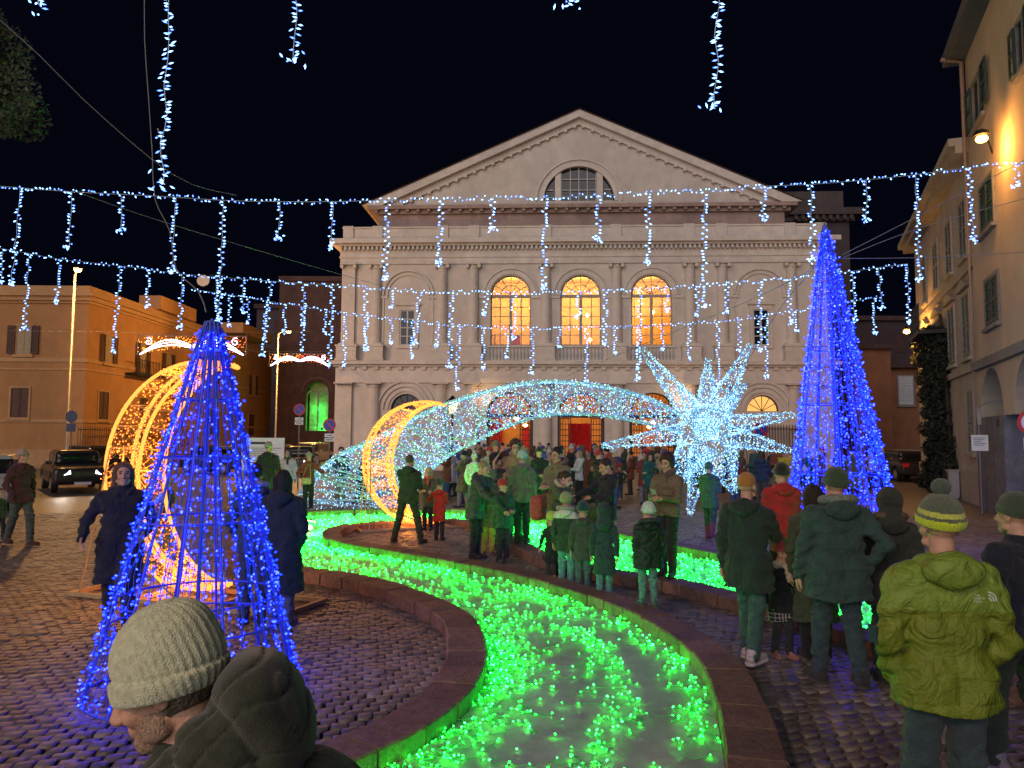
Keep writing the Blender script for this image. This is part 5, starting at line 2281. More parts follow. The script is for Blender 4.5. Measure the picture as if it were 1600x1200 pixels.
c1_ = P(302, 1068, 6.2)
cone(c1_, .81, 3.0, 'near blue light cone with visible wire frame on the left', 12, 46, 1700, .0090, (.05, 0), .055)
c2_ = P(1318, 850, 13.2)
cone(c2_, .98, 5.92, 'tall slim blue light cone on the right, densely lit', 12, 64, 3600, .0145, (-.20, 0), .03, .013, .003, .03, .028)

# ---- golden crescents
E_GOLD = emit('golden_led', (9, 1.5, .16))
E_GOLDR = emit('golden_rope', (5.5, .92, .09))
E_GOLDT = emit('golden_rope_light', (2.6, .78, .13))
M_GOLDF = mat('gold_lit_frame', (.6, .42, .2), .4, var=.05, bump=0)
M_PLANK = mat('crescent_base', (.42, .30, .17), .6, var=.2, bump=.2)


def crescent(c, zc, R_, rz, label, r_led, nled, depth=.34, base_w=3.0, leg_x=-1.1):
    t = thing('light_crescent', label, 'light crescent', (c.x, c.y, 0), rz, 'golden light crescents')
    A0 = 70
    def pt(f, inner, side):
        # f 0..1 from the upper tip round the back to the lower tip
        a = R(A0 + (360 - 2 * A0) * f)
        k = math.sin(math.pi * f) ** .8
        x, z = R_ * math.cos(a), R_ * math.sin(a)
        if inner:
            x += k * R_ * .40
            z *= 1 - .10 * k
        return np.array([x, side * depth * k ** .7, zc + z])
    N = 40
    fs = np.linspace(0, 1, N)
    rails = []
    for inner in (0, 1):
        for side in (-1, 1):
            path = [pt(f, inner, side) for f in fs]
            rails.append(path)
            tubes('rail', [path], .024, E_GOLDT, t, 6)
    # rope light running along the rails, small beads
    ps = []
    for path in rails:
        pa_ = np.array(path)
        d = np.r_[0, np.cumsum(np.linalg.norm(np.diff(pa_, axis=0), axis=1))]
        s = np.arange(0, d[-1], .032)
        q = np.stack([np.interp(s, d, pa_[:, i]) for i in range(3)], 1)
        ps.append(q + RNG.normal(0, .012, q.shape))
    ps = np.concatenate(ps)
    leds('rope_beads', ps, r_led * 1.05, E_GOLDR, t)
    cross = []
    for f in np.linspace(.04, .96, 17):
        o0, o1, i0, i1 = pt(f, 0, -1), pt(f, 0, 1), pt(f, 1, -1), pt(f, 1, 1)
        cross += [[o0, o1], [i0, i1], [o0, i0], [o1, i1]]
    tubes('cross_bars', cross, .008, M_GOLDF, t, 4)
    ps, paths = [], []
    for q in range(nled // 8):
        f = .03 + .94 * RNG.random()
        u = RNG.random()
        face = RNG.integers(0, 4)
        df = .012
        path = []
        for k in range(8):
            g = min(.98, f + df * (k % 2) + RNG.normal(0, .002))
            uu = k / 7
            if face == 0:
                p = pt(g, 0, -1) * (1 - uu) + pt(g, 1, -1) * uu
            elif face == 1:
                p = pt(g, 0, 1) * (1 - uu) + pt(g, 1, 1) * uu
            elif face == 2:
                p = pt(g, 0, -1) * (1 - uu) + pt(g, 0, 1) * uu
            else:
                p = pt(g, 1, -1) * (1 - uu) + pt(g, 1, 1) * uu
            p = p + RNG.normal(0, .012, 3)
            path.append(p)
            ps.append(p + RNG.normal(0, .008, 3))
        paths.append(path)
    tubes('wires', paths, .003, M_GOLDF, t, 3, kind='stuff')
    leds('bulbs', np.array(ps), r_led * .85, E_GOLD, t, RNG.normal(0, 1, (len(ps), 3)), 1.5)
    for f in (.2, .5, .8):
        e_ = (pt(f, 0, 0) + pt(f, 1, 0)) / 2
        point('crescent_glow', tuple(e_), (1, .33, .05), 42, .12, t)
    mb = MB()
    zb = .02
    for y in (-.45, .40):
        mb.box(-base_w * .52, base_w * .48, y, y + .06, zb, zb + .05)
    for x in (-base_w * .52, -base_w * .2, base_w * .15, base_w * .48 - .06):
        mb.box(x, x + .06, -.39, .40, zb, zb + .048)
    mb.build('base_frame', M_PLANK, t)
    legs = []
    p_ = pt(.44, 0, -1)
    q_ = pt(.44, 0, 1)
    for y, e in ((-.42, p_), (.43, q_), (0, (p_ + q_) / 2)):
        tubes('leg', [[(-base_w * .46, y, zb + .05), tuple(e * .995 + np.array([0.03, 0, 0]))]], .014, M_PLANK, t, 6)
    tubes('foot_strut', [[(0.1, -.42, zb + .05), tuple(pt(.72, 0, -1))]], .014, M_PLANK, t, 6)
    tubes('foot_strut', [[(0.1, .42, zb + .05), tuple(pt(.72, 0, 1))]], .014, M_PLANK, t, 6)
    return t


k1 = P(664, 722, 16.9)
crescent(k1, k1.z, 1.38, R(26), 'smaller looking golden crescent on the peninsula before the comet', .0118, 1900, .20)
k2 = P(318, 740, 9.4)
crescent(k2, k2.z, 1.42, R(-20), 'larger looking golden crescent behind the near blue cone', .0090, 2000, .21, 3.3)
# small golden piece lying by the couple
g = G(470, 835)
t = thing('light_spray', 'small glowing warm cluster of bulbs on the river bed beside the couple', 'fairy lights', (g.x + .1, g.y, 0))
leds('bulbs', RNG.normal(0, 1, (60, 3)) * np.array([.09, .09, .07]) + np.array([0, 0, .16]), .012, emit('warm_led', (16, 11, 6)), t)

# ---- comet: star and tail
E_STAR = emit('star_led', (1.25, 2.4, 2.9))
E_STARB = emit('star_blue_led', (.12, .55, 1.5))
M_STARF = mat('star_frame', (.45, .62, .66), .4, var=0, bump=0)  # cyan tint paints the glow of the bulbs onto the frame
STAR_Y = 19.3
sc_ = P(1103, 672, STAR_Y)
star = thing('comet_star', 'large cold white star of many long light covered rays', 'light star', (sc_.x, sc_.y, 0))
O = Vector((sc_.x, sc_.y, 0))
rays_ = [(1001, 543, 19.3, .36), (1106, 560, 20.6, .34), (1173, 537, 18.9, .36), (1243, 647, 19.6, .33), (1239, 705, 18.3, .34), (940, 697, 18.5, .33),
         (1077, 805, 18.7, .36), (1148, 772, 20.0, .62), (1035, 776, 20.2, .5), (1112, 668, 17.0, .34), (1085, 650, 21.4, .3), (1060, 600, 20.9, .3), (1165, 600, 20.9, .3)]
edge_paths, led_pts, led_dir = [], [], []
C0 = np.array(sc_ - O)
for (u, v, Y, hw_) in rays_:
    tip = np.array(P(u, v, Y) - O)
    d = tip - C0
    ln = np.linalg.norm(d)
    d /= ln
    ref = np.array([0, 1.0, 0]) if abs(d[1]) < .8 else np.array([0, 0, 1.0])
    a = np.cross(d, ref)
    a /= np.linalg.norm(a)
    b_ = np.cross(d, a)
    hw_ *= 1.16
    base_c = C0 + d * .50
    cs_ = [base_c + hw_ * (math.cos(q) * a + math.sin(q) * b_) for q in (.785, 2.356, 3.927, 5.498)]
    ray_path = []
    blunt = .05
    tips = [tip + blunt * (math.cos(q) * a + math.sin(q) * b_) for q in (.785, 2.356, 3.927, 5.498)]
    for i in range(4):
        ray_path.append([cs_[i], tips[i]])
        ray_path.append([cs_[i], cs_[(i + 1) % 4]])
        for f in (.33, .62, .82):
            ray_path.append([cs_[i] * (1 - f) + tips[i] * f, cs_[(i + 1) % 4] * (1 - f) + tips[(i + 1) % 4] * f])
        # dense beads along edges
        n = int((ln - .4) / .045)
        s = RNG.random(n)
        led_pts.append(cs_[i] + (tips[i] - cs_[i]) * s[:, None] + RNG.normal(0, .02, (n, 3)))
        # bulbs spread over the face
        area = (ln - .4) * hw_ * .8
        m_ = int(area * 270)
        f = 1 - np.sqrt(RNG.random(m_))
        g = RNG.random(m_)[:, None]
        p0 = cs_[i] + (tips[i] - cs_[i]) * f[:, None]
        p1 = cs_[(i + 1) % 4] + (tips[(i + 1) % 4] - cs_[(i + 1) % 4]) * f[:, None]
        led_pts.append(p0 * (1 - g) + p1 * g + RNG.normal(0, .015, (m_, 3)))
    tubes('ray', ray_path, .015, M_STARF, star, 4)
q = RNG.normal(0, 1, (160, 3))
q /= np.linalg.norm(q, axis=1)[:, None]
led_pts.append(C0 + q * (.35 + .35 * RNG.random((160, 1))))
lp_ = np.concatenate(led_pts)
lp_ = lp_[lp_[:, 2] > .05]
leds('bulbs', lp_, .0095 + .005 * RNG.random(len(lp_)), [E_STAR, E_STARB], star, RNG.normal(0, 1, (len(lp_), 3)), 1.6, (RNG.random(len(lp_)) < .5).astype(int))

tail_up = [(1062, 648), (1040, 636), (1000, 619), (950, 606), (900, 599), (850, 597), (800, 603), (750, 615), (700, 631), (650, 653), (600, 680), (560, 698), (530, 714), (505, 733), (485, 757), (468, 792)]
tail_dn = [(1062, 676), (1040, 670), (1000, 660), (950, 650), (900, 647), (860, 648), (820, 657), (780, 672), (740, 692), (712, 706), (688, 722), (668, 738), (654, 754), (648, 770), (643, 782), (640, 794)]
tailY = [19.4, 19.5, 19.7, 19.9, 20.1, 20.3, 20.5, 20.7, 20.9, 21.0, 21.1, 21.2, 21.25, 21.3, 21.3, 21.3]
tg_ = thing('comet_tail', 'long arching tail of the comet covered in cold white bulbs, bending down to the left', 'light arch', tuple(P(800, 700, 21)[:2]) + (0,))
O = tg_.location.copy()
U_ = [P(u, v, y) - O for (u, v), y in zip(tail_up, tailY)]
D_ = [P(u, v, y) - O for (u, v), y in zip(tail_dn, tailY)]
for q_ in (U_, D_):
    q_[-1].z = .04
U_ = matched(U_, 6)
D_ = matched(D_, 6)
nT = len(U_)
th = np.interp(np.linspace(0, 1, nT), [0, .3, .7, 1], [.28, .5, .62, .7])
FU, FD = U_ - np.array([0, 1, 0]) * th[:, None], D_ - np.array([0, 1, 0]) * th[:, None]
BU, BD = U_ + np.array([0, 1, 0]) * th[:, None] * .8, D_ + np.array([0, 1, 0]) * th[:, None] * .8
for path in (FU, FD, BU, BD):
    tubes('rail', [path], .028, M_STARF, tg_, 6)
bars = []
ks = list(range(0, nT, 8))
for a, b_ in zip(ks[:-1], ks[1:]):
    bars += [[FU[b_], FD[b_]], [BU[b_], BD[b_]], [FU[b_], BU[b_]], [FD[b_], BD[b_]], [FU[a], FD[b_]], [FD[a], FU[b_]]]
    mc = (FU[a] + FD[a] + FU[b_] + FD[b_]) / 4
    bars += [[mc, (FU[a] + FU[b_]) / 2], [mc, (FD[a] + FD[b_]) / 2]]
tubes('cross_bars', bars, .02, M_STARF, tg_, 5)
ps = []
for path, k_ in ((FU, 4), (FD, 4), (BU, 1), (BD, 1)):
    for i in range(nT - 1):
        l_ = np.linalg.norm(path[i + 1] - path[i])
        n = RNG.poisson(l_ / .028 * k_ / 3)
        ps.append(path[i] + (path[i + 1] - path[i]) * RNG.random((n, 1)) + RNG.normal(0, .028, (n, 3)))
for (A_, B_, dens) in ((FU, FD, 290), (BU, BD, 150), (FU, BU, 150), (FD, BD, 80)):
    for i in range(nT - 1):
        ar = .5 * (np.linalg.norm(A_[i] - B_[i]) + np.linalg.norm(A_[i + 1] - B_[i + 1])) * \
            .5 * (np.linalg.norm(A_[i + 1] - A_[i]) + np.linalg.norm(B_[i + 1] - B_[i]))
        n = RNG.poisson(ar * dens)
        f, g = RNG.random((n, 1)), RNG.random((n, 1))
        ps.append((A_[i] * (1 - f) + A_[i + 1] * f) * (1 - g) + (B_[i] * (1 - f) + B_[i + 1] * f) * g + RNG.normal(0, .02, (n, 3)))
for bar in bars:
    a, b_ = np.array(bar[0]), np.array(bar[1])
    n = int(np.linalg.norm(b_ - a) / .09)
    ps.append(a + (b_ - a) * RNG.random((n, 1)) + RNG.normal(0, .02, (n, 3)))
ps = np.concatenate(ps)
ps = ps[ps[:, 2] > .04]
leds('bulbs', ps, .0095 + .0055 * RNG.random(len(ps)), [E_STAR, E_STARB], tg_, RNG.normal(0, 1, (len(ps), 3)), 1.6, (RNG.random(len(ps)) < .55).astype(int))
# thin wire net between the rails
net = []
for i in range(0, nT - 1):
    for k in range(3):
        f = RNG.random()
        a = FU[i] * (1 - f) + FD[i] * f
        j = min(nT - 1, i + 1)
        g = min(1, max(0, f + RNG.normal(0, .2)))
        net.append([a, FU[j] * (1 - g) + FD[j] * g])
tubes('wires', net, .006, M_STARF, tg_, 3, kind='stuff')

# ---- lit street banners with scrolls
E_SCROLL = emit('white_rope_light', (4.5, 4.3, 5.0))
E_AMB = emit('amber_led', (9, 2.4, .3))
E_REDL = emit('red_led', (6, .7, .3))


def banner(u0, u1, vt, vb, Y, label, red):
    c = P((u0 + u1) / 2, (vt + vb) / 2, Y)
    t = thing('light_banner', label, 'street light decoration', tuple(c))
    w_ = (P(u1, vt, Y).x - P(u0, vt, Y).x) / 2
    h_ = (P(u0, vt, Y).z - P(u0, vb, Y).z) / 2
    fr = [[(-w_, 0, h_), (w_, 0, h_)], [(-w_, 0, -h_), (-w_, 0, h_)], [(w_, 0, -h_), (w_, 0, h_)]]
    tubes('frame', fr, .02, M_GALV, t, 5)
    sc = []
    for s in (-1, 1):
        for k in range(3):
            p = []
            for i in range(16):
                f = i / 15
                x = s * (w_ * .02 + (w_ * .93) * f)
                z = h_ * (.05 + .75 * math.sin(math.pi * min(1, f * 1.02)) * (1 - .25 * k) - .9 * f * f * (1.0 - .1 * k)) - k * h_ * .12
                p.append((x, -.02 * k, z))
            sc.append(p)
        cx_, cz_ = s * w_ * .80, h_ * .40
        p = []
        for i in range(22):
            a = i / 21 * 7.5
            rr = h_ * .42 * (1 - i / 26)
            p.append((cx_ + s * rr * math.cos(a + 1.2), -.03, cz_ + rr * math.sin(a + 1.2)))
        sc.append(p)
        sc.append([(s * w_ * .12, -.02, -h_ * .1), (s * w_ * .3, -.02, h_ * .5), (s * w_ * .45, -.02, h_ * .55)])
    tubes('scroll', sc, .02, E_SCROLL, t, 5)
    n = int(w_ * 2 * h_ * 2 * 55)
    x = RNG.uniform(-w_, w_, n)
    top = h_ * np.ones(n)
    low = -h_ + (1 - (np.abs(x) / w_) ** 1.5) * h_ * .9
    z = low + (top - low) * RNG.random(n)
    q = np.stack([x, RNG.normal(.03, .02, n), z], 1)
    leds('bulbs', q, .02, [E_AMB, E_REDL], t, None, 1.5, ((x > 0) if red else (RNG.random(n) < .1)).astype(int))
    # hangers up to the span cable
    tubes('hanger', [[(-w_ * 6, 0, h_ + .25), (0, 0, h_ + .12), (w_ * 2.2, 0, h_ + .25)], [(-w_, 0, h_), (-w_, 0, h_ + .2)], [(w_, 0, h_), (w_, 0, h_ + .2)]], .008, M_CABLE, t, 4)


banner(215, 385, 525, 556, 33, 'amber and red light banner with white scrolls behind the near blue cone', True)
banner(421, 516, 553, 573, 44, 'light banner with white scrolls next to the theatre corner', True)

# ================================================================ PEOPLE
SK = {'light': (.52, .30, .21), 'mid': (.42, .23, .155)}
V3 = lambda *a: np.array(a, float)


def rotm(yaw=0, pitch=0, roll=0):
    return np.array(Euler((R(pitch), R(roll), R(yaw)), 'XYZ').to_matrix())


HEADC = {}


def head_mesh(h, gape=0):
    """face towards -y, unit: adult head, centre at the middle of the skull"""
    k = round(h, 4)
    if k in HEADC:
        return HEADC[k]
    pr = [ell((0, .018, .03), (.074, .093, .088)), ell((0, -.03, -.045), (.056, .060, .066)), ell((0, -.045, .005), (.060, .050, .05)),
          cap((0, .02, -.07), (0, .035, -.2), .052, .056),
          cap((0, -.092, .012), (0, -.120, -.027), .008, .0125), ell((0, -.108, -.034), (.019, .015, .011)),
          ell((.034, -.070, -.03), (.024, .022, .022)), ell((-.034, -.070, -.03), (.024, .022, .022)),
          ell((0, -.082, -.096), (.024, .020, .018)), cap((-.05, -.02, -.075), (0, -.07, -.100), .022), cap((.05, -.02, -.075), (0, -.07, -.100), .022), cap((-.036, -.083, .030), (.036, -.083, .030), .010),
          cap((-.018, -.090, -.060), (.018, -.090, -.060), .0062), cap((-.014, -.088, -.069), (.014, -.088, -.069), .0062)]
    for s in (-1, 1):
        pr.append(ell((s * .077, .012, -.008), (.010, .020, .031)))
    def post(D, X, Y, Z):
        for s in (-1, 1):
            q = np.sqrt(((X - s * .031) / 1.3) ** 2 + (Y + .095) ** 2 + (Z - .008) ** 2) - .013
            hh = np.maximum(.012 - np.abs(D + q), 0) / .012
            D = np.maximum(D, -q) + hh * hh * .003
        return D
    HEADC[k] = sdf(pr, h, .016, post)
    return HEADC[k]


FEATC = {}


def feature_meshes(h, kind):
    key = (round(h, 4), kind)
    if key in FEATC:
        return FEATC[key]
    post = None
    kk = .02
    if kind == 'short':
        pr = [ell((0, .024, .042), (.086, .101, .092))]
        def post(D, X, Y, Z):
            D = D + .004 * np.sin(X * 90) * np.sin(Y * 80 + 1) * np.sin(Z * 100)
            D = np.maximum(D, -((Y + .052) + .75 * (Z - .055) + 0 * X) * .75)
            D = np.maximum(D, -.062 - Z)
            return np.maximum(D, -((Y + .002) * .9 + (Z + .03) * .5) * .7)
    elif kind == 'nape':
        pr = [ell((0, .022, .005), (.083, .098, .085)), ell((0, -.03, -.06), (.0595, .050, .045))]
        def post(D, X, Y, Z):
            D = D + .0025 * np.sin(X * 190) * np.sin(Y * 170 + 1) * np.sin(Z * 200)
            D = np.maximum(D, -(Y + .018 + .35 * Z))
            return np.maximum(D, -.082 - Z)
    elif kind == 'grey_short':
        return feature_meshes(h, 'short')
    elif kind == 'curly':
        pr = [ell((0, .028, .045), (.108, .122, .108)), ell((0, .06, -.03), (.095, .07, .075))]
        def post(D, X, Y, Z):
            D = D + .011 * np.sin(X * 95 + 3 * np.sin(Z * 40)) * np.sin(Y * 100) * np.sin(Z * 90 + 1)
            D = np.maximum(D, -((Y + .055) + .55 * (Z - .055) + 0 * X) * .8)
            return D
    elif kind == 'long':
        pr = [ell((0, .024, .042), (.087, .103, .093)), cap((-.062, .03, .02), (-.075, .05, -.24), .045, .035), cap((.062, .03, .02), (.075, .05, -.24), .045, .035),
              cap((0, .07, .0), (0, .09, -.27), .065, .05)]
        def post(D, X, Y, Z):
            D = D + .004 * np.sin(X * 160 + 2 * np.sin(Z * 25)) * np.cos(Y * 120)
            return np.maximum(D, -((Y + .050) + .55 * (Z - .062) * (Z > .0) + 0 * X) * .8)
    elif kind == 'tied':
        pr = [ell((0, .024, .040), (.084, .100, .090)), ell((0, .125, .035), (.035, .045, .035)), cap((0, .14, .02), (0, .15, -.1), .028, .015)]
        def post(D, X, Y, Z):
            D = np.maximum(D, -((Y + .052) + .75 * (Z - .055) + 0 * X) * .75)
            D = np.where(Y < .09, np.maximum(D, -.05 - Z), D)
            return D
    elif kind in ('beanie', 'bigbeanie'):
        pr = [ell((0, .020, .055), (.092, .110, .105)), ell((0, .016, .030), (.095, .112, .055))]
        def post(D, X, Y, Z):
            a = np.arctan2(Y - .02, X)
            D = D + .0018 * np.sin(a * 44) * (Z < .15)
            D = D - .006 * ((Z + .15 * Y) < .055)
            return np.maximum(D, (.012 - (Z + .22 * Y)))
    elif kind == 'slouch':
        pr = [ell((0, .028, .052), (.100, .122, .118)), ell((0, .016, .010), (.101, .122, .072)), ell((0, .07, .10), (.07, .07, .06))]
        def post(D, X, Y, Z):
            a = np.arctan2(Y - .02, X)
            D = D + .0045 * np.abs(np.sin(a * 20)) ** .7 * (Z < .16)
            e = Z + .22 * Y
            D = D - .006 * (e < .032) + .004 * np.exp(-((e - .036) / .004) ** 2)
            return np.maximum(D, (-.016 - e))
    elif kind == 'cap_bald':
        pr = [ell((0, .020, .048), (.082, .1, .088))]
        def post(D, X, Y, Z):
            return np.maximum(D, .02 - (Z + .30 * Y))
    elif kind == 'hood':
        pr = [ell((0, .035, .03), (.115, .125, .135)), cap((0, .06, -.08), (0, .08, -.16), .10, .12)]
        def post(D, X, Y, Z):
            q = np.sqrt(X ** 2 + (Y + .12) ** 2 + (Z * .85) ** 2) - .105
            return np.maximum(D, -q)
    elif kind == 'pom':
        pr = [ell((0, .03, .185), (.042, .042, .040))]
        def post(D, X, Y, Z):
            return D + .006 * np.sin(X * 300) * np.sin(Y * 280) * np.sin(Z * 290)
    elif kind == 'scarf':
        pr = [cap((-.06, -.03, -.13), (.06, -.05, -.13), .042), cap((-.075, .03, -.13), (-.06, -.03, -.13), .045), cap((.075, .03, -.13), (.06, -.05, -.13), .045),
              cap((-.05, .08, -.12), (.05, .08, -.12), .045), cap((.02, -.09, -.14), (.03, -.12, -.30), .035, .03)]
        def post(D, X, Y, Z):
            return D + .004 * np.sin(Z * 120 + X * 60)
    elif kind == 'mask':
        pr = [ell((0, -.055, -.045), (.056, .056, .045))]
        def post(D, X, Y, Z):
            return np.maximum(D, Y + .03)
    elif kind == 'fur':
        pr = []
        for q in range(14):
            a = 2 * math.pi * q / 14
            pr.append(ell((.12 * math.cos(a), .045 + .085 * math.sin(a), -.115 + .02 * math.sin(a)), (.04, .038, .035)))
        def post(D, X, Y, Z):
            return D + .006 * np.sin(X * 210) * np.sin(Y * 190 + 1) * np.sin(Z * 230)
    elif kind == 'eyes':
        pr = [ell((-.031, -.0845, .008), (.0125, .007, .0065)), ell((.031, -.0845, .008), (.0125, .007, .0065))]
        kk = .001
    elif kind == 'brows':
        pr = [cap((-.046, -.086, .029), (-.016, -.095, .033), .0045), cap((.046, -.086, .029), (.016, -.095, .033), .0045)]
        kk = .001
    V, F = sdf(pr, h if kind not in ('eyes', 'brows') else max(.0025, h * .4), kk, post)
    FEATC[key] = (V, F)
    return V, F


def hand_prims(w, d, n, side, s, curl):
    """w wrist, d direction of the palm, n back of the hand, side +1/-1 where the thumb leaves"""
    d = d / np.linalg.norm(d)
    n = n - d * (n @ d)
    n /= np.linalg.norm(n) + 1e-9
    l = np.cross(d, n) * side
    pr = []
    for q in (-1, -.33, .33, 1):
        b0 = w + (d * .015 + l * q * .016) * s
        b1 = w + (d * .082 + l * q * .029) * s
        pr.append(cap(b0, b1, .0155 * s, .0115 * s))
    for q, ln in ((-1, .058), (-.33, .075), (.33, .082), (1, .072)):
        p = w + (d * .085 + l * q * .029) * s
        dd = d.copy()
        r = .0088
        for j, f in enumerate((.45, .31, .24)):
            c, si = math.cos(curl), math.sin(curl)
            dd = dd * c - n * si
            dd /= np.linalg.norm(dd)
            e = p + dd * ln * f * s
            pr.append(cap(p, e, r * s, (r - .0012) * s))
            p = e
            r -= .001
    t0 = w + (d * .022 + l * .028) * s
    t1 = t0 + (d * .028 + l * .026 - n * .012) * s
    t2 = t1 + (d * .030 + l * .006 - n * .010) * s
    t3 = t2 + (d * .022 - l * .004 - n * .008) * s
    pr += [cap(t0, t1, .014 * s, .011 * s), cap(t1, t2, .011 * s, .0095 * s), cap(t2, t3, .0095 * s, .008 * s)]
    return pr


LODS = {0: dict(c=.0085, b=.03, hd=.0035, f=.0045, hn=.0032), 1: dict(c=.013, b=.035, hd=.0065, f=.0085, hn=.0050),
        2: dict(c=.026, b=.06, hd=.010, f=.013, hn=.0085), 3: dict(c=.038, b=.08, hd=.016, f=.019, hn=.013)}

ARMS = {'down': (.26, .02, .80), 'pocket': (.20, -.11, .93), 'front': (.06, -.30, 1.16), 'phone': (.06, -.34, 1.30), 'reach': (.20, -.52, 1.15),
        'hold': (.36, -.06, .80), 'up': (.16, -.12, 1.88), 'out': (.42, -.30, 1.18), 'low_out': (.36, -.16, 1.0), 'cross': (.04, -.24, 1.10), 'bag': (.22, -.12, 1.02),
        'side': (.30, -.10, .84), 'hip': (.24, .02, .98)}
SKEL = {}


def person(x, y, H, heading, label, coat=(.02, .03, .03), hem=.80, kind='cloth', puff=False, girth=1.0, legs=(.02, .03, .04), shoes=(.02, .02, .02),
           hair='short', haircol=(.02, .012, .008), hat=None, hatcol=(.1, .1, .1), pom=None, scarf=None, hooddown=True, fur=None, mask=None,
           arms=('down', 'down'), stride=0.0, spread=.09, lean=0, hyaw=0, hpitch=0, hs=None, lod=1, skin='light', boots=None, skirt=None,
           group=None, z=0.0, sit=False, coat2=None, elbows=1.0, band=None, bend=0.0, gloves=False):
    """one clothed figure; face towards -y before turning by heading (0 = towards us, 90 = right, 180 = away)"""
    hs = hs if hs is not None else (1.0 if H > 1.5 else 1.0 + (1.5 - H) * .75)
    Lr = LODS[lod]
    sc = H / 1.75
    hsz = sc * hs                                  # head scale
    headh = .12 * hsz
    hcz = H - headh * (1.0 if hat is None else 1.03)
    neckz = hcz - .155 * hsz
    sb = neckz / 1.49                              # body scale
    root = thing('person', label, 'person', (x, y, z), R(heading), group)
    ln = R(lean)
    hipz = .93 * sb
    up = V3(0, -math.sin(ln), math.cos(ln))
    fw = V3(0, -math.cos(ln), -math.sin(ln))

    def bp(px, py, pz):                            # body point: leaning part above the hip
        if pz * sb <= hipz:
            return V3(px * sb, py * sb, pz * sb)
        h_ = pz * sb - hipz
        return V3(px * sb, 0, hipz) + up * h_ - fw * (py * sb)

    g = girth
    neck = bp(0, .01, 1.49)
    # ---- legs
    ankles, knees, hips = [], [], []
    for s in (-1, 1):
        st = stride * s * .5
        if sit:
            hips.append(V3(s * .09, 0, .93) * sb)
            knees.append(V3(s * .13, -.38, .90) * sb)
            ankles.append(V3(s * .12, -.36, .52) * sb)
        else:
            hips.append(V3(s * .085, 0, .93) * sb)
            a = V3(s * spread, -st, .09 + (.05 if (st < -.12) else 0)) * sb
            mid = (hips[-1] + a) / 2 + V3(0, -.035 - abs(st) * .15, .02) * sb
            knees.append(mid)
            ankles.append(a)
    # ---- arms
    hands, elb, shs = [], [], []
    for s, nm in zip((-1, 1), arms):
        t = ARMS[nm] if isinstance(nm, str) else nm
        sh = bp(s * .175 * (0.5 + .5 * g), .01, 1.40)
        T_ = bp(s * t[0], t[1], t[2]) if t[2] > 1.0 or lean > 10 else V3(s * t[0], t[1], t[2]) * sb
        if lean and t[2] <= 1.0:
            T_ = T_ + V3(0, -math.sin(ln) * .3 * sb, 0)
        d = T_ - sh
        L_ = np.linalg.norm(d)
        a_, b_ = .285 * sb, .255 * sb
        if L_ > (a_ + b_) * .985:
            T_ = sh + d / L_ * (a_ + b_) * .985
            d = T_ - sh
            L_ = np.linalg.norm(d)
        cs_ = (a_ ** 2 + L_ ** 2 - b_ ** 2) / (2 * a_ * L_)
        cs_ = min(1, max(-1, cs_))
        hint = V3(s * .6 * elbows, .55, -.75)
        dn = d / L_
        hp = hint - dn * (hint @ dn)
        hp /= np.linalg.norm(hp)
        e = sh + dn * a_ * cs_ + hp * a_ * math.sqrt(1 - cs_ ** 2)
        hands.append(T_)
        elb.append(e)
        shs.append(sh)
    # ---- body: one continuous figure under the clothes, with modelled head and hands
    body = []
    for i in (0, 1):
        body += [cap(hips[i], knees[i], .065 * sb, .045 * sb), cap(knees[i], ankles[i], .045 * sb, .032 * sb),
                 cap(shs[i], elb[i], .036 * sb, .030 * sb), cap(elb[i], hands[i], .030 * sb, .023 * sb)]
    body += [cap(bp(-.05, 0, .95), bp(.05, 0, .95), .09 * sb, None, .7), cap(bp(0, 0, 1.0), bp(0, 0, 1.25), .09 * sb, .10 * sb, .62),
             cap(bp(-.11, 0, 1.37), bp(.11, 0, 1.37), .045 * sb), cap(bp(0, .01, 1.4), neck + up * .08 * sb, .055 * sb)]
    Vs, Fs = [], []
    V, F = sdf(body, Lr['b'], .03 * sb)
    Vs.append(V)
    Fs.append(F)
    HR = rotm(hyaw, 0, 0) @ rotm(0, hpitch + lean * .6, 0)
    hc = neck + (rotm(0, lean * .6 + hpitch * .4, 0) @ V3(0, -.012, .155)) * hsz
    Vh, Fh = head_mesh(Lr['hd'])
    Vs.append((Vh * hsz) @ HR.T + hc)
    Fs.append(Fh + len(Vs[0]))
    for i, s in ((0, -1), (1, 1)):
        if arms[i] == 'pocket' or lod > 3:
            continue
        d = hands[i] - elb[i]
        d /= np.linalg.norm(d)
        n = V3(s * 1.0, -.1, .1) if d[2] < -.5 else V3(s * .3, 0, 1)
        cu = .35 if d[2] < -.5 else .55
        pr = hand_prims(hands[i] - d * .01 * sb, d, n, -s if d[2] < -.5 else -s, sc * (hs ** .5) * .97, cu)
        V, F = sdf(pr, Lr['hn'], .006 if lod < 2 else .012)
        Fs.append(F + sum(len(v) for v in Vs))
        Vs.append(V)
    link('body', mesh_np('body', np.concatenate(Vs), np.concatenate(Fs), [fabric(SK[skin], 'skin')] if not gloves else [fabric(SK[skin], 'skin')], True), root)
    # ---- eyes and brows on the nearer figures
    def feat(kind, m_, name, sx=1.0, grow=0.0, h=None):
        V, F = feature_meshes(h or Lr['f'], kind)
        if grow:
            V = V * (1 + grow)
        return link(name, mesh_np(name, (V * hsz) @ HR.T + hc, F, [m_], True), root)
    if lod <= 2:
        feat('eyes', mat('dark_eye', (.012, .009, .008), .25, var=0, bump=0), 'eyes')
        feat('brows', fabric(haircol, 'hair'), 'brows')
    # ---- trousers
    rr = 1.0 + .05 * g
    tr = []
    ph = RNG.random() * 6
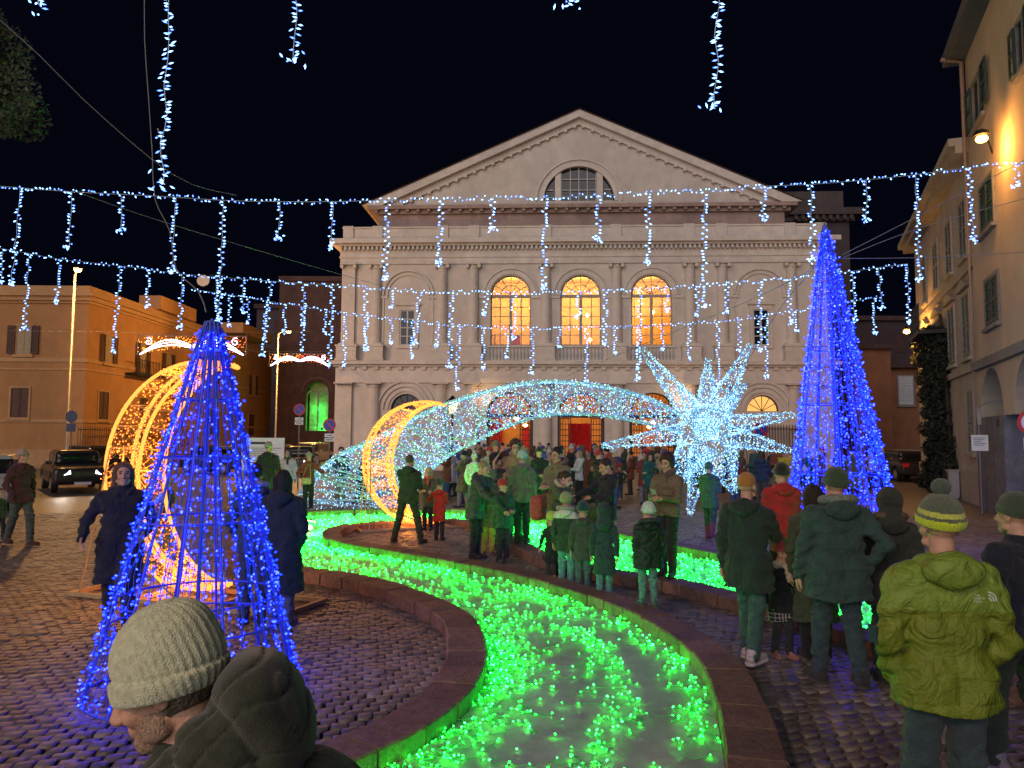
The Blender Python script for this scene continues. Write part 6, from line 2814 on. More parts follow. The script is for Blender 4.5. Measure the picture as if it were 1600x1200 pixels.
    for i in (0, 1):
        tr += [cap(hips[i] + V3(0, .01, 0) * sb, knees[i], .088 * sb * rr, .070 * sb * rr), cap(knees[i], ankles[i] + V3(0, .0, -.03) * sb, .072 * sb * rr, .062 * sb)]
    tr.append(cap(V3(-.05, .005, .95) * sb, V3(.05, .005, .95) * sb, .098 * sb, None, .8))
    cut = .055 * sb
    if boots is not None:
        cut = .30 * sb
    kz_, az_ = knees[0][2], ankles[0][2]
    def tpost(D, X, Y, Z):
        D = D + .008 * sb * np.sin(Z / sb * 75 + 2 * np.sin(X / sb * 20 + ph)) * (np.exp(-((Z - kz_) / (.07 * sb)) ** 2) + np.exp(-((Z - az_ - .05 * sb) / (.07 * sb)) ** 2))
        D = D + .006 * sb * np.sin(Z / sb * 46 + X / sb * 25 + ph) * np.cos(Y / sb * 22 + Z / sb * 9 + ph)
        return np.maximum(D, cut - Z)
    V, F = sdf(tr, Lr['c'] * .9, .03 * sb, tpost)
    link('trousers', mesh_np('trousers', V, F, [fabric(legs)], True), root)
    # ---- shoes / boots
    for i, s in ((0, -1), (1, 1)):
        a = ankles[i]
        to = V3(s * .03, -.17, -.045) * sb
        hl = V3(0, .045, -.035) * sb
        if sit:
            to = V3(0, -.13, -.08) * sb
        pr = [cap(a + hl, a + to, .042 * sb, .036 * sb), cap(a + V3(0, .02, .02) * sb, a + V3(0, -.05, -.02) * sb, .045 * sb, .040 * sb)]
        top = a[2] + .05 * sb
        if boots is not None:
            k_ = a + (knees[i] - a) * .62
            pr.append(cap(a, k_, .055 * sb, .072 * sb))
            top = k_[2] + .02
        fl = a[2] - .088 * sb
        def spost(D, X, Y, Z):
            return np.maximum(np.maximum(D, fl - Z), Z - top)
        V, F = sdf(pr, Lr['c'] * .65, .02 * sb, spost)
        link('shoe', mesh_np('shoe', V, F, [fabric(boots if boots is not None else shoes)], True), root)
        if lod <= 1 and boots is None:
            pr = [cap(a + V3(0, .045, -.078) * sb, a + V3(s * .03, -.172, -.078) * sb, .050 * sb, .044 * sb)]
            def spost2(D, X, Y, Z):
                return np.maximum(np.maximum(D, fl - .002 - Z), Z - fl - .026 * sb)
            V, F = sdf(pr, Lr['c'] * .65, .01, spost2)
            link('sole', mesh_np('sole', V, F, [fabric(tuple(min(.6, c * 1.15 + .01) for c in shoes))], True), root.children[-1] if False else root)
    # ---- coat
    cr = []
    hz = hem
    ex = 1.0 if not puff else 1.16
    cr += [cap(bp(-.055 * g, .0, .98), bp(.055 * g, .0, .98), .135 * sb * g * ex, None, .85),
           cap(bp(-.05 * g, 0, 1.16), bp(.05 * g, 0, 1.16), .125 * sb * g * ex, None, .85),
           cap(bp(-.085 * g, .0, 1.33), bp(.085 * g, .0, 1.33), .120 * sb * g * ex, None, .82),
           cap(bp(-.11, .01, 1.41), bp(.11, .01, 1.41), .078 * sb * ex), cap(bp(0, .015, 1.42), bp(0, .01, 1.49), .088 * sb, .075 * sb)]
    if hem < .9:
        w_ = (.055 + (.9 - hem) * .06)
        zb = hem
        c0 = V3(-w_ * g, 0.005, zb) * sb
        c1 = V3(w_ * g, 0.005, zb) * sb
        c2, c3 = V3(-.05 * g, 0, .95) * sb, V3(.05 * g, 0, .95) * sb
        cr += [cap(c0, c2, .145 * sb * g * ex, .135 * sb * g * ex, .85), cap(c1, c3, .145 * sb * g * ex, .135 * sb * g * ex, .85)]
        if stride:
            for i in (0, 1):
                kk_ = hips[i] + (knees[i] - hips[i]) * min(1, max(.2, (.93 - hem) / .43))
                cr.append(cap(hips[i], kk_, .12 * sb * g, .125 * sb * g))
    for i in (0, 1):
        wri = hands[i] - (hands[i] - elb[i]) / np.linalg.norm(hands[i] - elb[i]) * .012 * sb
        cr += [cap(shs[i], elb[i], .073 * sb * ex * (.6 + .4 * g), .058 * sb * ex), cap(elb[i], wri, .058 * sb * ex, .044 * sb * ex)]
    hemz = hem * sb if hem <= .93 else None
    ph = RNG.random() * 6
    def cpost(D, X, Y, Z):
        if puff:
            D = D - .013 * sb * np.abs(np.sin((Z / sb) * 33.0 + .4 * np.sin(X / sb * 9))) ** .55 + .010 * sb
            D = D + .003 * np.sin(X / sb * 40 + ph) * np.cos(Z / sb * 46)
        else:
            wz = Z / sb + .25 * np.abs(X / sb - .03) + .05 * np.sin(X / sb * 9 + ph)
            D = D + .0065 * sb * np.sin(X / sb * 21 + Z / sb * 9 + 1.5 * np.sin(Z / sb * 7 + ph)) * np.cos(Z / sb * 13 + Y / sb * 15 + ph) \
                + .0055 * sb * np.abs(np.sin(wz * 24 + ph)) ** .5 * np.sin(wz * 7 + ph) * (Z < 1.25 * sb) \
                + .006 * sb * np.sin(wz * 62 + ph + X / sb * 9) * (np.abs(X) > .17 * sb)
        if lod <= 1:
            for zs, dp in ((hem + .045, .005), (1.26, .004), (1.0, .003 if puff else .006)):
                if zs > hem + .03:
                    D = D + dp * sb * np.exp(-((Z / sb - zs + .01 * np.sin(X / sb * 8)) / .007) ** 2) * (np.abs(X) < .19 * sb * g)
            D = D + .004 * sb * np.exp(-((X / sb) / .006) ** 2)
        if hemz is not None:
            D = np.maximum(D, hemz + .012 * sb * np.sin(X / sb * 16 + ph) - Z)
        q = Z - (bp(0, 0, 1.53)[2])
        return np.maximum(D, q)
    V, F = sdf(cr, Lr['c'], .035 * sb, cpost)
    fm = [fabric(coat, 'down' if puff else kind)]
    mi = None
    if coat2 is not None:
        fm.append(fabric(coat2[0], 'down' if puff else kind))
        zc = V[F].mean(1)[:, 2]
        mi = ((zc > coat2[1] * sb) if coat2[2] > 0 else (zc < coat2[1] * sb)).astype(int)
    ct = link('coat', mesh_np('coat', V, F, fm, True, mi), root)
    if lod <= 1 and hem <= .93:
        pr = [cap(bp(0, -.135 * g, 1.40), V3(0, -.14 * g, hem + .08) * sb, .006)]
    if hooddown:
        pr = [ell(bp(0, .10 * g, 1.46), np.array([.135, .075, .085]) * sb), cap(bp(-.09, .03, 1.48), bp(.09, .03, 1.48), .045 * sb),
              cap(bp(-.09, -.01, 1.475), bp(-.05, -.08, 1.44), .035 * sb, .028 * sb), cap(bp(.09, -.01, 1.475), bp(.05, -.08, 1.44), .035 * sb, .028 * sb)]
        def hpost(D, X, Y, Z):
            return D + .004 * sb * np.sin(X / sb * 30 + Z / sb * 40)
        V, F = sdf(pr, Lr['c'] * .9, .03 * sb, hpost)
        link('hood', mesh_np('hood', V, F, [fm[-1] if coat2 is not None else fm[0]], True), root)
    if skirt is not None:
        pr = [cap(V3(-.06, 0, .9) * sb, V3(-.09, 0, .62) * sb, .13 * sb, .16 * sb, .85), cap(V3(.06, 0, .9) * sb, V3(.09, 0, .62) * sb, .13 * sb, .16 * sb, .85)]
        def kpost(D, X, Y, Z):
            return np.maximum(D + .006 * np.sin(np.arctan2(Y, X) * 14), .60 * sb - Z)
        V, F = sdf(pr, Lr['c'], .03, kpost)
        link('skirt', mesh_np('skirt', V, F, [skirt], True), root)
    # ---- hair, hat, scarf
    if hair == 'hood':
        feat('hood', fm[0], 'raised_hood', h=Lr['f'])
    elif hair and not (hat and hair in ('short', 'curly', 'grey_short')):
        feat(hair, fabric(haircol, 'hair'), 'hair')
    if hair and hat and hair in ('short', 'grey_short'):
        pass
    if hat:
        ho = feat(hat, fabric(hatcol, 'knit'), 'hat')
        if band is not None:
            V = np.empty(len(ho.data.vertices) * 3, np.float32)
            ho.data.vertices.foreach_get('co', V)
            V = V.reshape(-1, 3)
            loc = ((V - hc) @ HR) / hsz
            fl_ = np.array([p.vertices[0] for p in ho.data.polygons])
            zz = (loc[:, 2] + .15 * loc[:, 1])[fl_]
            for b_ in band:
                ho.data.materials.append(fabric(b_[0], 'knit'))
            idx = np.zeros(len(fl_), np.int32)
            for j, b_ in enumerate(band):
                idx[(zz > b_[1]) & (zz < b_[2])] = j + 1
            ho.data.polygons.foreach_set('material_index', idx)
    if pom is not None:
        feat('pom', fabric(pom, 'knit'), 'pompom')
    if scarf is not None:
        feat('scarf', fabric(scarf, 'knit'), 'scarf')
    if fur is not None:
        feat('fur', fabric(fur, 'hair'), 'fur_collar')
    if mask is not None:
        feat('mask', fabric(mask), 'face_mask')
    SKEL[root.name] = dict(hands=[tuple(h_) for h_ in hands], neck=tuple(neck), hc=tuple(hc), HR=HR, hsz=hsz, sb=sb, fm=fm)
    return root


def ground_at(u, s):
    """the spot of a figure whose scale is s picture pixels per metre, centred on column u"""
    Y = FPX / s
    return (u - 800) / FPX * Y, Y


def PP(u, s, H, heading, label, **kw):
    x, y = ground_at(u, s)
    q = lambda poly: bool(in_poly(np.array([x]), np.array([y]), poly)[0])
    if q(band_poly):                               # standing on a kerb
        if q(river_poly):
            d = np.concatenate([np.hypot(c_[:, 0] - x, c_[:, 1] - y) for c_ in (cN, cF)])
            k = int(np.argmin(d))
            e, o_ = (cN[k], oN[k]) if k < len(cN) else (cF[k - len(cN)], oF[k - len(cN)])
            x, y = .55 * e[0] + .45 * o_[0], .55 * e[1] + .45 * o_[1]
        kw['z'] = KZ
    return person(x, y, H, heading, label, **kw)


def handpt(o, i):
    h_ = Vector(SKEL[o.name]['hands'][i])
    return (Matrix.Translation(o.location) @ Matrix.Rotation(o.rotation_euler.z, 4, 'Z')) @ h_


NAVY, BLACK, DGREEN, OLIVE = (.010, .014, .03), (.012, .012, .014), (.018, .035, .026), (.06, .065, .035)
JEAN, TEAL = (.035, .055, .10), (.08, .19, .19)

# ---- nearest figures
GJ = PP(1462, 322, 1.79, 176, 'man in a bright yellow green down jacket and neon banded pompom hat', coat=(.155, .21, .022), coat2=((.20, .30, .045), 1.27, 1),
        hem=.82, puff=False, kind='down', girth=1.14, legs=(.03, .055, .07), shoes=(.05, .05, .05), hat='bigbeanie', hatcol=(.10, .13, .08),
        band=[((.60, .75, .02), -.1, .048), ((.55, .62, .10), .062, .085)], pom=(.06, .10, .07), arms=('pocket', 'pocket'), lod=0, hair='short',
        spread=.11, stride=.08)
RC = PP(1578, 243, 1.72, 200, 'man in a navy coat and dark olive beanie at the right picture edge', coat=NAVY, hem=.80, girth=1.15, legs=(.02, .035, .03),
        shoes=(.25, .2, .3), hat='beanie', hatcol=(.045, .07, .04), arms=('pocket', 'down'), lod=0, hooddown=False, spread=.12, stride=.2)
PK = PP(1303, 182, 1.81, 178, 'tall man in a dark green parka with a pale fleece collar, seen from behind', coat=(.03, .065, .06), hem=.72, girth=1.25, legs=(.03, .055, .07),
        shoes=(.03, .03, .03), hat='beanie', hatcol=(.03, .065, .03), fur=(.20, .23, .19), arms=('hip', 'side'), lod=0, spread=.12, stride=.25)
PP(1384, 178, 1.63, 170, 'person with a brown fur trimmed hood between the parka and the green jacket', coat=(.03, .035, .03), hem=.7, hair='hood', fur=(.12, .09, .06), hat=None, lod=1, girth=1.1)
OC = PP(1166, 165, 1.75, 138, 'man in an orange cap and long dark green coat with white trainers', coat=(.014, .026, .022), hem=.69, girth=1.12, legs=(.035, .08, .08),
        shoes=(.55, .48, .55), hat='cap_bald', hatcol=(.42, .17, .03), hair=None, arms=('phone', 'down'), lod=0, stride=.34, spread=.1)
PP(1219, 131, 1.62, 175, 'person in a bright red hooded jacket and black beanie before the tall cone', coat=(.42, .018, .022), hem=.82, legs=(.03, .04, .07), hat='beanie', hatcol=BLACK, lod=1,
   arms=('front', 'front'))
M_PLAID = mat('plaid_wool', (.05, .05, .05), .9, var=0, bump=.2)
nt_ = M_PLAID.node_tree
bk = nt_.nodes.new('ShaderNodeTexBrick')
bk.offset = 0
bk.inputs['Scale'].default_value = 1
bk.inputs['Brick Width'].default_value = .035
bk.inputs['Row Height'].default_value = .035
bk.inputs['Mortar Size'].default_value = .004
bk.inputs['Color1'].default_value = (.02, .02, .022, 1)
bk.inputs['Color2'].default_value = (.04, .04, .045, 1)
bk.inputs['Mortar'].default_value = (.4, .4, .38, 1)
tcn = nt_.nodes.new('ShaderNodeTexCoord')
mpn = nt_.nodes.new('ShaderNodeMapping')
mpn.inputs['Rotation'].default_value = (R(90), 0, 0)
nt_.links.new(tcn.outputs['Object'], mpn.inputs[0])
nt_.links.new(mpn.outputs[0], bk.inputs['Vector'])
nt_.links.new(bk.outputs[0], nt_.nodes['Principled BSDF'].inputs['Base Color'])
PP(1215, 160, 1.08, 15, 'little girl in pink pompom hat, cream scarf, dark coat and plaid skirt', coat=(.014, .018, .022), hem=.74, skirt=M_PLAID, legs=(.03, .03, .04),
   shoes=(.35, .15, .12), hat='beanie', hatcol=(.50, .07, .075), pom=(.6, .42, .42), scarf=(.55, .52, .40), hair='long', haircol=(.05, .025, .015), arms=('hold', 'side'), lod=0, stride=.15, hooddown=False)
PP(1268, 162, 1.63, 172, 'woman in a long olive coat and black boots half hidden behind the parka', coat=(.07, .085, .05), hem=.40, legs=BLACK, boots=BLACK, hair='long', lod=1, hooddown=False)

# ---- middle group
CW = PP(1042, 111, 1.69, -38, 'curly haired woman in a brown quilted jacket looking at a phone', coat=(.15, .105, .068), hem=.88, kind='down', legs=BLACK, boots=(.02, .012, .012), hair='curly', haircol=(.045, .022, .012),
        arms=('front', 'front'), scarf=(.10, .06, .045), lod=1, hooddown=False, spread=.07, hpitch=14)
BW = PP(985, 102, 1.61, -70, 'woman in a black jacket with a green shoulder bag looking down to the left', coat=(.012, .014, .022), hem=.78, legs=(.05, .08, .08), hair='short', haircol=(.03, .018, .012),
        arms=('reach', 'front'), lod=1, hpitch=22, shoes=(.06, .06, .05))
PP(1012, 134, 1.17, 190, 'child in a black quilted jacket with a white hat under a dark hood', coat=(.012, .022, .018), puff=True, hem=.70, girth=1.25, legs=TEAL, shoes=(.04, .09, .05),
   hat='beanie', hatcol=(.50, .62, .52), lod=1, fur=(.02, .03, .03), arms=('down', 'down'), stride=.15, haircol=BLACK)
PP(944, 121, 1.22, 168, 'child in a long dark teal coat with the hood up and white trainers', coat=(.018, .045, .048), hem=.52, legs=(.08, .24, .22), shoes=(.5, .62, .58), hair='hood', hat=None, lod=1,
   arms=('down', 'down'), hooddown=False)
PP(911, 114.5, 1.20, 172, 'child in a grey green jacket and dark teal hat between two others on the kerb', coat=(.05, .06, .05), hem=.66, legs=(.06, .13, .12), shoes=(.04, .06, .06), hat='beanie', hatcol=(.01, .035, .05), lod=1)
PP(885, 112, 1.30, 160, 'child in a dark green jacket with a red and white striped shoulder and cream hat', coat=(.018, .045, .025), hem=.72, legs=(.09, .26, .25), shoes=(.06, .09, .08), hat='beanie',
   hatcol=(.30, .32, .14), coat2=((.55, .50, .48), 1.345, 1), lod=1, fur=(.35, .35, .3))
PP(862, 105, .97, 185, 'smallest child in dark clothes with a neon yellow hood by the kerb', coat=(.012, .02, .02), hem=.5, legs=(.03, .05, .04), shoes=(.5, .35, .36), hat='beanie', hatcol=(.42, .55, .06), lod=1, arms=('down', 'hold'))
QW = PP(872, 102, 1.57, 60, 'woman in an olive jacket with a cream fur collar leaning over the children', coat=(.065, .085, .05), hem=.76, puff=True, legs=(.05, .08, .05), hair='tied', haircol=(.035, .016, .01),
        fur=(.48, .42, .30), arms=('reach', 'front'), lod=1, lean=12, hpitch=16, mask=(.4, .42, .4))
PP(922, 95, 1.76, -40, 'man in an open tan jacket with a fur collar over a dark pullover', coat=(.17, .155, .09), hem=.80, legs=(.09, .22, .18), hair='short', haircol=(.02, .012, .01), fur=(.16, .12, .07), arms=('front', 'front'),
   lod=1, hpitch=14)
PP(868, 84, 1.66, 175, 'person in a grey jacket with a mint green headband seen from behind', coat=(.12, .12, .10), hem=.8, legs=NAVY, hat='beanie', hatcol=(.38, .60, .50), lod=1)
PP(836, 65, 1.66, 10, 'person dressed all in black with a black beanie', coat=BLACK, hem=.70, legs=BLACK, shoes=BLACK, hat='beanie', hatcol=BLACK, arms=('cross', 'cross'), lod=1, hair='short')
PP(806, 82, 1.86, 0, 'tall person in a long beige coat and camel scarf looking down', coat=(.27, .20, .11), hem=.60, legs=(.06, .17, .14), shoes=(.03, .03, .03), hair='curly', haircol=(.06, .035, .02), scarf=(.25, .18, .09),
   arms=('front', 'pocket'), lod=1, hooddown=False, hpitch=16)
FT = PP(778, 82, 1.70, 75, 'dark haired father in a grey jacket carrying a child on his shoulders', coat=(.11, .12, .13), hem=.80, legs=(.03, .04, .05), hair='short', haircol=(.015, .01, .008), arms=('up', 'front'), lod=1)
fy_ = FT.location.y
ch = person(FT.location.x - .03, fy_ + .05, 1.05, 20, 'child in a dark jacket and grey hat riding on his father shoulders', coat=(.02, .022, .03), hem=.80, legs=(.02, .02, .03), hat='beanie', hatcol=(.16, .17, .12),
            arms=('front', 'front'), lod=1, sit=True, z=FT.location.z + .93, hs=1.3)
VW = PP(744, 90.5, 1.67, 62, 'short haired woman in a grey green padded jacket bending towards a child', coat=(.055, .07, .06), hem=.72, puff=True, legs=BLACK, boots=(.015, .015, .015), hair='short', haircol=(.30, .21, .10),
        arms=('reach', 'reach'), lean=14, lod=1, hpitch=14, spread=.07)
PP(787, 93.5, 1.36, 30, 'child in a red hat and green padded jacket with a yellow trouser stripe', coat=(.03, .09, .045), hem=.76, puff=True, legs=(.02, .02, .025), shoes=(.06, .06, .07), hat='beanie', hatcol=(.40, .015, .02),
   arms=('reach', 'front'), lod=1, scarf=(.012, .02, .02))
PP(765, 88, 1.35, 10, 'child in a yellow costume skirt and brown top partly hidden in the group', coat=(.22, .15, .07), hem=.66, legs=(.45, .42, .05), shoes=(.1, .04, .03), hair='long', haircol=(.1, .05, .03), lod=1)
PP(640, 79.5, 1.70, 165, 'man in a dark olive jacket standing with legs apart photographing', coat=(.022, .035, .022), hem=.80, legs=(.025, .035, .02), shoes=(.03, .025, .02), hair='grey_short', haircol=(.08, .06, .05),
   arms=('front', 'phone'), spread=.30, lod=1, lean=6, girth=1.15)
PP(689, 77.5, 1.22, 170, 'child in a bright red coat with arms stretched out', coat=(.50, .018, .015), hem=.58, legs=(.02, .02, .025), shoes=(.02, .02, .02), hat='beanie', hatcol=(.05, .06, .04), arms=('front', 'out'), lod=1)
PP(671, 70, 1.38, -8, 'blonde woman crouching beside the red coated child', coat=(.06, .06, .05), hem=.7, legs=BLACK, hair='long', haircol=(.42, .30, .16), lod=1, scarf=(.5, .06, .03), arms=('front', 'reach'))
PP(535, 53.5, 1.74, 12, 'man in a dark green sweater and khaki trousers before the comet tail', coat=(.03, .055, .035), hem=.90, legs=(.25, .25, .14), shoes=(.35, .22, .22), hair='short', arms=('front', 'front'), lod=2, hooddown=False, stride=.25)
PP(566, 53.6, 1.70, 120, 'person in black leaning towards the comet tail', coat=(.02, .018, .02), hem=.8, legs=(.012, .016, .03), hair='short', lod=2, lean=18, stride=.4)
ACP = PP(485, 56.8, 1.60, 25, 'person in a rust red jacket with arm out and a grey hood', coat=(.20, .035, .025), hem=.82, legs=(.015, .015, .018), shoes=(.4, .4, .35), hair='short', hat='beanie', hatcol=(.3, .26, .24), arms=('bag', 'out'), lod=2)
PP(452, 54, 1.66, 0, 'woman in a white padded jacket and dark scarf behind the couple', coat=(.52, .46, .48), hem=.78, puff=True, legs=(.03, .04, .06), hair='long', haircol=(.04, .02, .015), scarf=(.03, .03, .04), lod=2)
PP(422, 67, 1.77, 182, 'grey haired man in a black jacket near the notice board', coat=(.014, .018, .02), hem=.8, hair='grey_short', haircol=(.28, .27, .25), lod=2)
PP(446, 141, 1.69, 176, 'woman in a long dark coat beside the near cone, seen from behind', coat=(.012, .024, .035), hem=.40, girth=1.18, legs=(.10, .12, .2), shoes=(.2, .2, .3), hair='long', haircol=(.012, .01, .01), arms=('pocket', 'front'), lod=1, hyaw=10)
PP(404, 139, 1.76, 190, 'man in a dark blue jacket partly hidden behind the near blue cone', coat=(.03, .06, .14), hem=.80, legs=(.03, .05, .12), hair='short', lod=1, fur=(.25, .3, .5), arms=('pocket', 'pocket'))
PP(198, 144, 1.77, 28, 'woman in a long navy coat with a fringe walking beside the near blue cone', coat=(.010, .013, .03), hem=.50, girth=1.12, legs=(.014, .018, .05), boots=(.02, .018, .022), hair='long', haircol=(.11, .06, .045),
   arms=('low_out', 'bag'), lod=0, stride=.32, hooddown=True)
PP(40, 83, 1.77, 66, 'man in a maroon jacket and pale cap walking with a child on the left', coat=(.075, .02, .03), hem=.80, legs=(.06, .085, .08), shoes=(.06, .02, .02), hat='beanie', hatcol=(.38, .28, .22), arms=('pocket', 'down'), stride=.4, lod=1)
PP(8, 80, 1.02, 70, 'child in a green top cut off by the left picture edge', coat=(.06, .10, .05), hem=.8, legs=(.02, .02, .03), shoes=(.4, .35, .35), lod=1, haircol=(.12, .07, .05), stride=.3)
PP(1107, 75.5, 1.56, 150, 'woman in a green coat and brown boots standing under the star', coat=(.04, .08, .05), hem=.72, legs=(.02, .06, .04), boots=(.16, .05, .05), hat='beanie', hatcol=(.04, .10, .10), arms=('front', 'front'), lod=1, stride=.3)
PP(268, 66, 1.0, 0, 'small child seen through the wires of the near cone', coat=(.05, .04, .08), legs=(.03, .03, .06), lod=2, hatcol=(.3, .3, .3), hat='beanie')

# ---- things people hold or carry
M_PHONE = mat('phone_body', (.02, .02, .022), .3, var=0, bump=0)
E_PH = emit('phone_screen', (.35, .42, .5))


def phone(o, i, label, col=None, dz=.0):
    p = handpt(o, i)
    hd = o.rotation_euler.z
    t = thing('phone', label, 'phone', tuple(p + Vector((0, 0, .05 + dz))), hd)
    mb = MB()
    mb.box(-.037, .037, -.004, .004, -.075, .075)
    mb.build('case', M_PHONE if col is None else col, t)
    mb = MB()
    mb.box(-.034, .034, .0042, .0052, -.07, .07)
    mb.build('screen', E_PH, t)
    t.rotation_euler = (R(35), 0, hd)


phone(CW, 0, 'phone in a pale green cover held by the curly haired woman', mat('pale_cover', (.35, .5, .3), .5, var=0))


def bag(loc, size, col, label, rz=0.0, strap=None, cat='bag', round_=.25):
    t = thing('handbag', label, cat, tuple(loc), rz)
    sx, sy, sz = size
    V, F = sdf([rbox((0, 0, 0), (sx, sy, sz), min(sx, sy, sz) * .8)], .012, .01)
    link('bag_body', mesh_np('bag_body', V, F, [fabric(col)], True), t)
    V, F = sdf([rbox((0, -sy * .55, sz * .3), (sx * .96, sy * .6, sz * .55), min(sx, sy) * .4)], .012, .01)
    link('flap', mesh_np('flap', V, F, [fabric(tuple(c * .85 for c in col))], True), t)
    if strap:
        q = Vector(strap) - Vector(loc)
        q.rotate(Euler((0, 0, -rz)))
        tubes('strap', [catmull([(-sx * .9, 0, sz * .8), tuple(q + Vector((0, 0, 0))), (sx * .9, 0, sz * .8)], .05)], .008, fabric(tuple(c * .7 for c in col)), t, 5)
    return t


bl_ = BW.location
bag((bl_.x - .22, bl_.y - .12, .93), (.17, .07, .15), (.05, .085, .04), 'large green shoulder bag of the woman in the black jacket', R(-40), (bl_.x, bl_.y - .1, 1.4))
al = ACP.location
bag((al.x + .0, al.y - .2, .84), (.13, .05, .09), (.55, .48, .25), 'cream handbag of the person in the rust red jacket', 0, (al.x + .05, al.y - .14, 1.3))
ql = QW.location
bag((ql.x - .30, ql.y + .06, 1.0), (.13, .10, .19), (.40, .06, .06), 'coral red backpack worn beside the olive jacket', R(60), (ql.x - .1, ql.y, 1.25), 'backpack')
gx_, gy_ = ground_at(1243, 158)
bag((gx_, gy_ - .2, .50), (.05, .03, .07), (.5, .42, .25), 'tiny cream bag hanging beside the plaid skirt')

# badge and sleeve patch on the green jacket
s_ = SKEL[GJ.name]
mb = MB()
for k in range(3):
    r0, r1 = .012 + k * .013, .020 + k * .013
    for i in range(6):
        a, b_ = math.pi / 2 * i / 6, math.pi / 2 * (i + 1) / 6
        mb.prism([(r0 * math.cos(a), r0 * math.sin(a)), (r1 * math.cos(a), r1 * math.sin(a)), (r1 * math.cos(b_), r1 * math.sin(b_)), (r0 * math.cos(b_), r0 * math.sin(b_))], 0, .004)


def text(name, body, size, m_, parent, loc, rot, extrude=.0015):
    c = bpy.data.curves.new(name, 'FONT')
    c.body = body
    c.size = size
    c.extrude = extrude
    c.align_x = 'LEFT'
    c.materials.append(m_)
    tmp = bpy.data.objects.new(name, c)
    COL.objects.link(tmp)
    dg = bpy.context.evaluated_depsgraph_get()
    me = bpy.data.meshes.new_from_object(tmp.evaluated_get(dg))
    bpy.data.objects.remove(tmp)
    o = link(name, me, parent, loc=loc)
    o.rotation_euler = rot
    return o


M_LOGO = mat('pale_logo', (.55, .68, .5), .6, var=0, bump=0)
bm_ = mb.build('chest_badge', M_LOGO, GJ)


def on_back(o, x, z, probe=.5):
    """depth of the jacket's back at local x, z"""
    dg = bpy.context.evaluated_depsgraph_get()
    for c in o.children:
        if c.name.startswith('coat'):
            ok, loc, nrm, _ = c.ray_cast(Vector((x, probe, z)), Vector((0, -1, 0)))
            if ok:
                return loc, nrm
    return Vector((x, .2, z)), Vector((0, 1, 0))


bpy.context.view_layer.update()
loc, nrm = on_back(GJ, -.155, 1.335)
bm_.location = loc + nrm * .002
bm_.rotation_euler = (0, 0, math.pi + R(12))
loc, nrm = on_back(GJ, -.085, 1.335)
for k, wd in enumerate(('THE', 'NORTH', 'FACE')):
    text('badge_lettering', wd, .015, M_LOGO, GJ, loc + nrm * .004 + Vector((-.0, 0, .024 - k * .014)), (R(90), 0, math.pi + R(6)))
mb = MB()
mb.box(-.028, .028, -.004, .004, -.04, .04)
pt_ = mb.build('sleeve_patch', mat('navy_patch', (.01, .03, .05), .7), GJ)
c_ = [c for c in GJ.children if c.name.startswith('coat')][0]
ok, loc, nrm, _ = c_.ray_cast(Vector((.6, .04, 1.16)), Vector((-1, 0, 0)))
if ok:
    pt_.location = loc + nrm * .003
    pt_.rotation_euler = (0, 0, R(90) + .3)

# ---- the man in the knitted hat, close by, head bowed to the left
NX, NY = -.525, 1.63
NM = person(NX, NY, 1.705, -84, 'man in a pale ribbed beanie and dark green hooded jacket bowing his head', coat=(.028, .045, .024), hem=.78, girth=1.28,
            legs=(.03, .04, .05), hat='slouch', hatcol=(.56, .62, .44), hair='nape', haircol=(.16, .14, .11), arms=('pocket', 'pocket'), lod=0, lean=18, hpitch=13, hs=1.0, hooddown=False, skin='light')
# collar and thrown back hood, in the figure's own frame: -y is the way he faces
sk = SKEL[NM.name]
hcn = np.array(sk['hc'])
pr = [ell(hcn + V3(.02, .190, -.045), (.150, .095, .115)), ell(hcn + V3(.01, .245, -.13), (.15, .07, .10)), cap(hcn + V3(-.10, .15, -.15), hcn + V3(.10, .15, -.15), .085),
      cap(hcn + V3(-.115, .11, -.09), hcn + V3(-.095, .0, -.20), .050, .042), cap(hcn + V3(.115, .11, -.09), hcn + V3(.095, .0, -.20), .050, .042),
      cap(hcn + V3(-.085, -.01, -.215), hcn + V3(0, -.055, -.25), .045), cap(hcn + V3(.085, -.01, -.215), hcn + V3(0, -.055, -.25), .045)]


def nm_post(D, X, Y, Z):
    X, Y, Z = X - hcn[0], Y - hcn[1], Z - hcn[2]
    D = D + .006 * np.sin(Z * 34 + Y * 26 + 2 * np.sin(X * 12)) * np.cos(X * 12 + 1)
    # deep soft folds where the cloth gathers
    for a, b_, c_, dp, w_ in ((.55, .83, -.055, .013, .016), (.35, .94, -.12, .012, .014), (.75, .66, .03, .008, .018)):
        D = D + .8 * dp * np.exp(-((Y * a + Z * b_ + .03 * np.sin(X * 25 + a * 9) - c_ - .05) / w_) ** 2)
    wp = Z + .05 * np.sin(Y * 17 + X * 8) + .03 * np.sin(X * 21)
    D = D + .010 * (1 - np.abs(np.sin(wp * 30 - Y * 22))) ** 7 + .007 * (1 - np.abs(np.sin(wp * 19 + Y * 31 + X * 9 + 1))) ** 8
    q = np.sqrt(X ** 2 + ((Y - .02) / 1.1) ** 2 + (Z - .02) ** 2) - .116
    return np.maximum(D, -q)


V, F = sdf(pr, .006, .05, nm_post)
link('thrown_back_hood', mesh_np('thrown_back_hood', V, F, [mat('hood_fleece', (.034, .044, .028), .95, 0, .3, 40, .35, 240, sheen=.35)], True), NM)
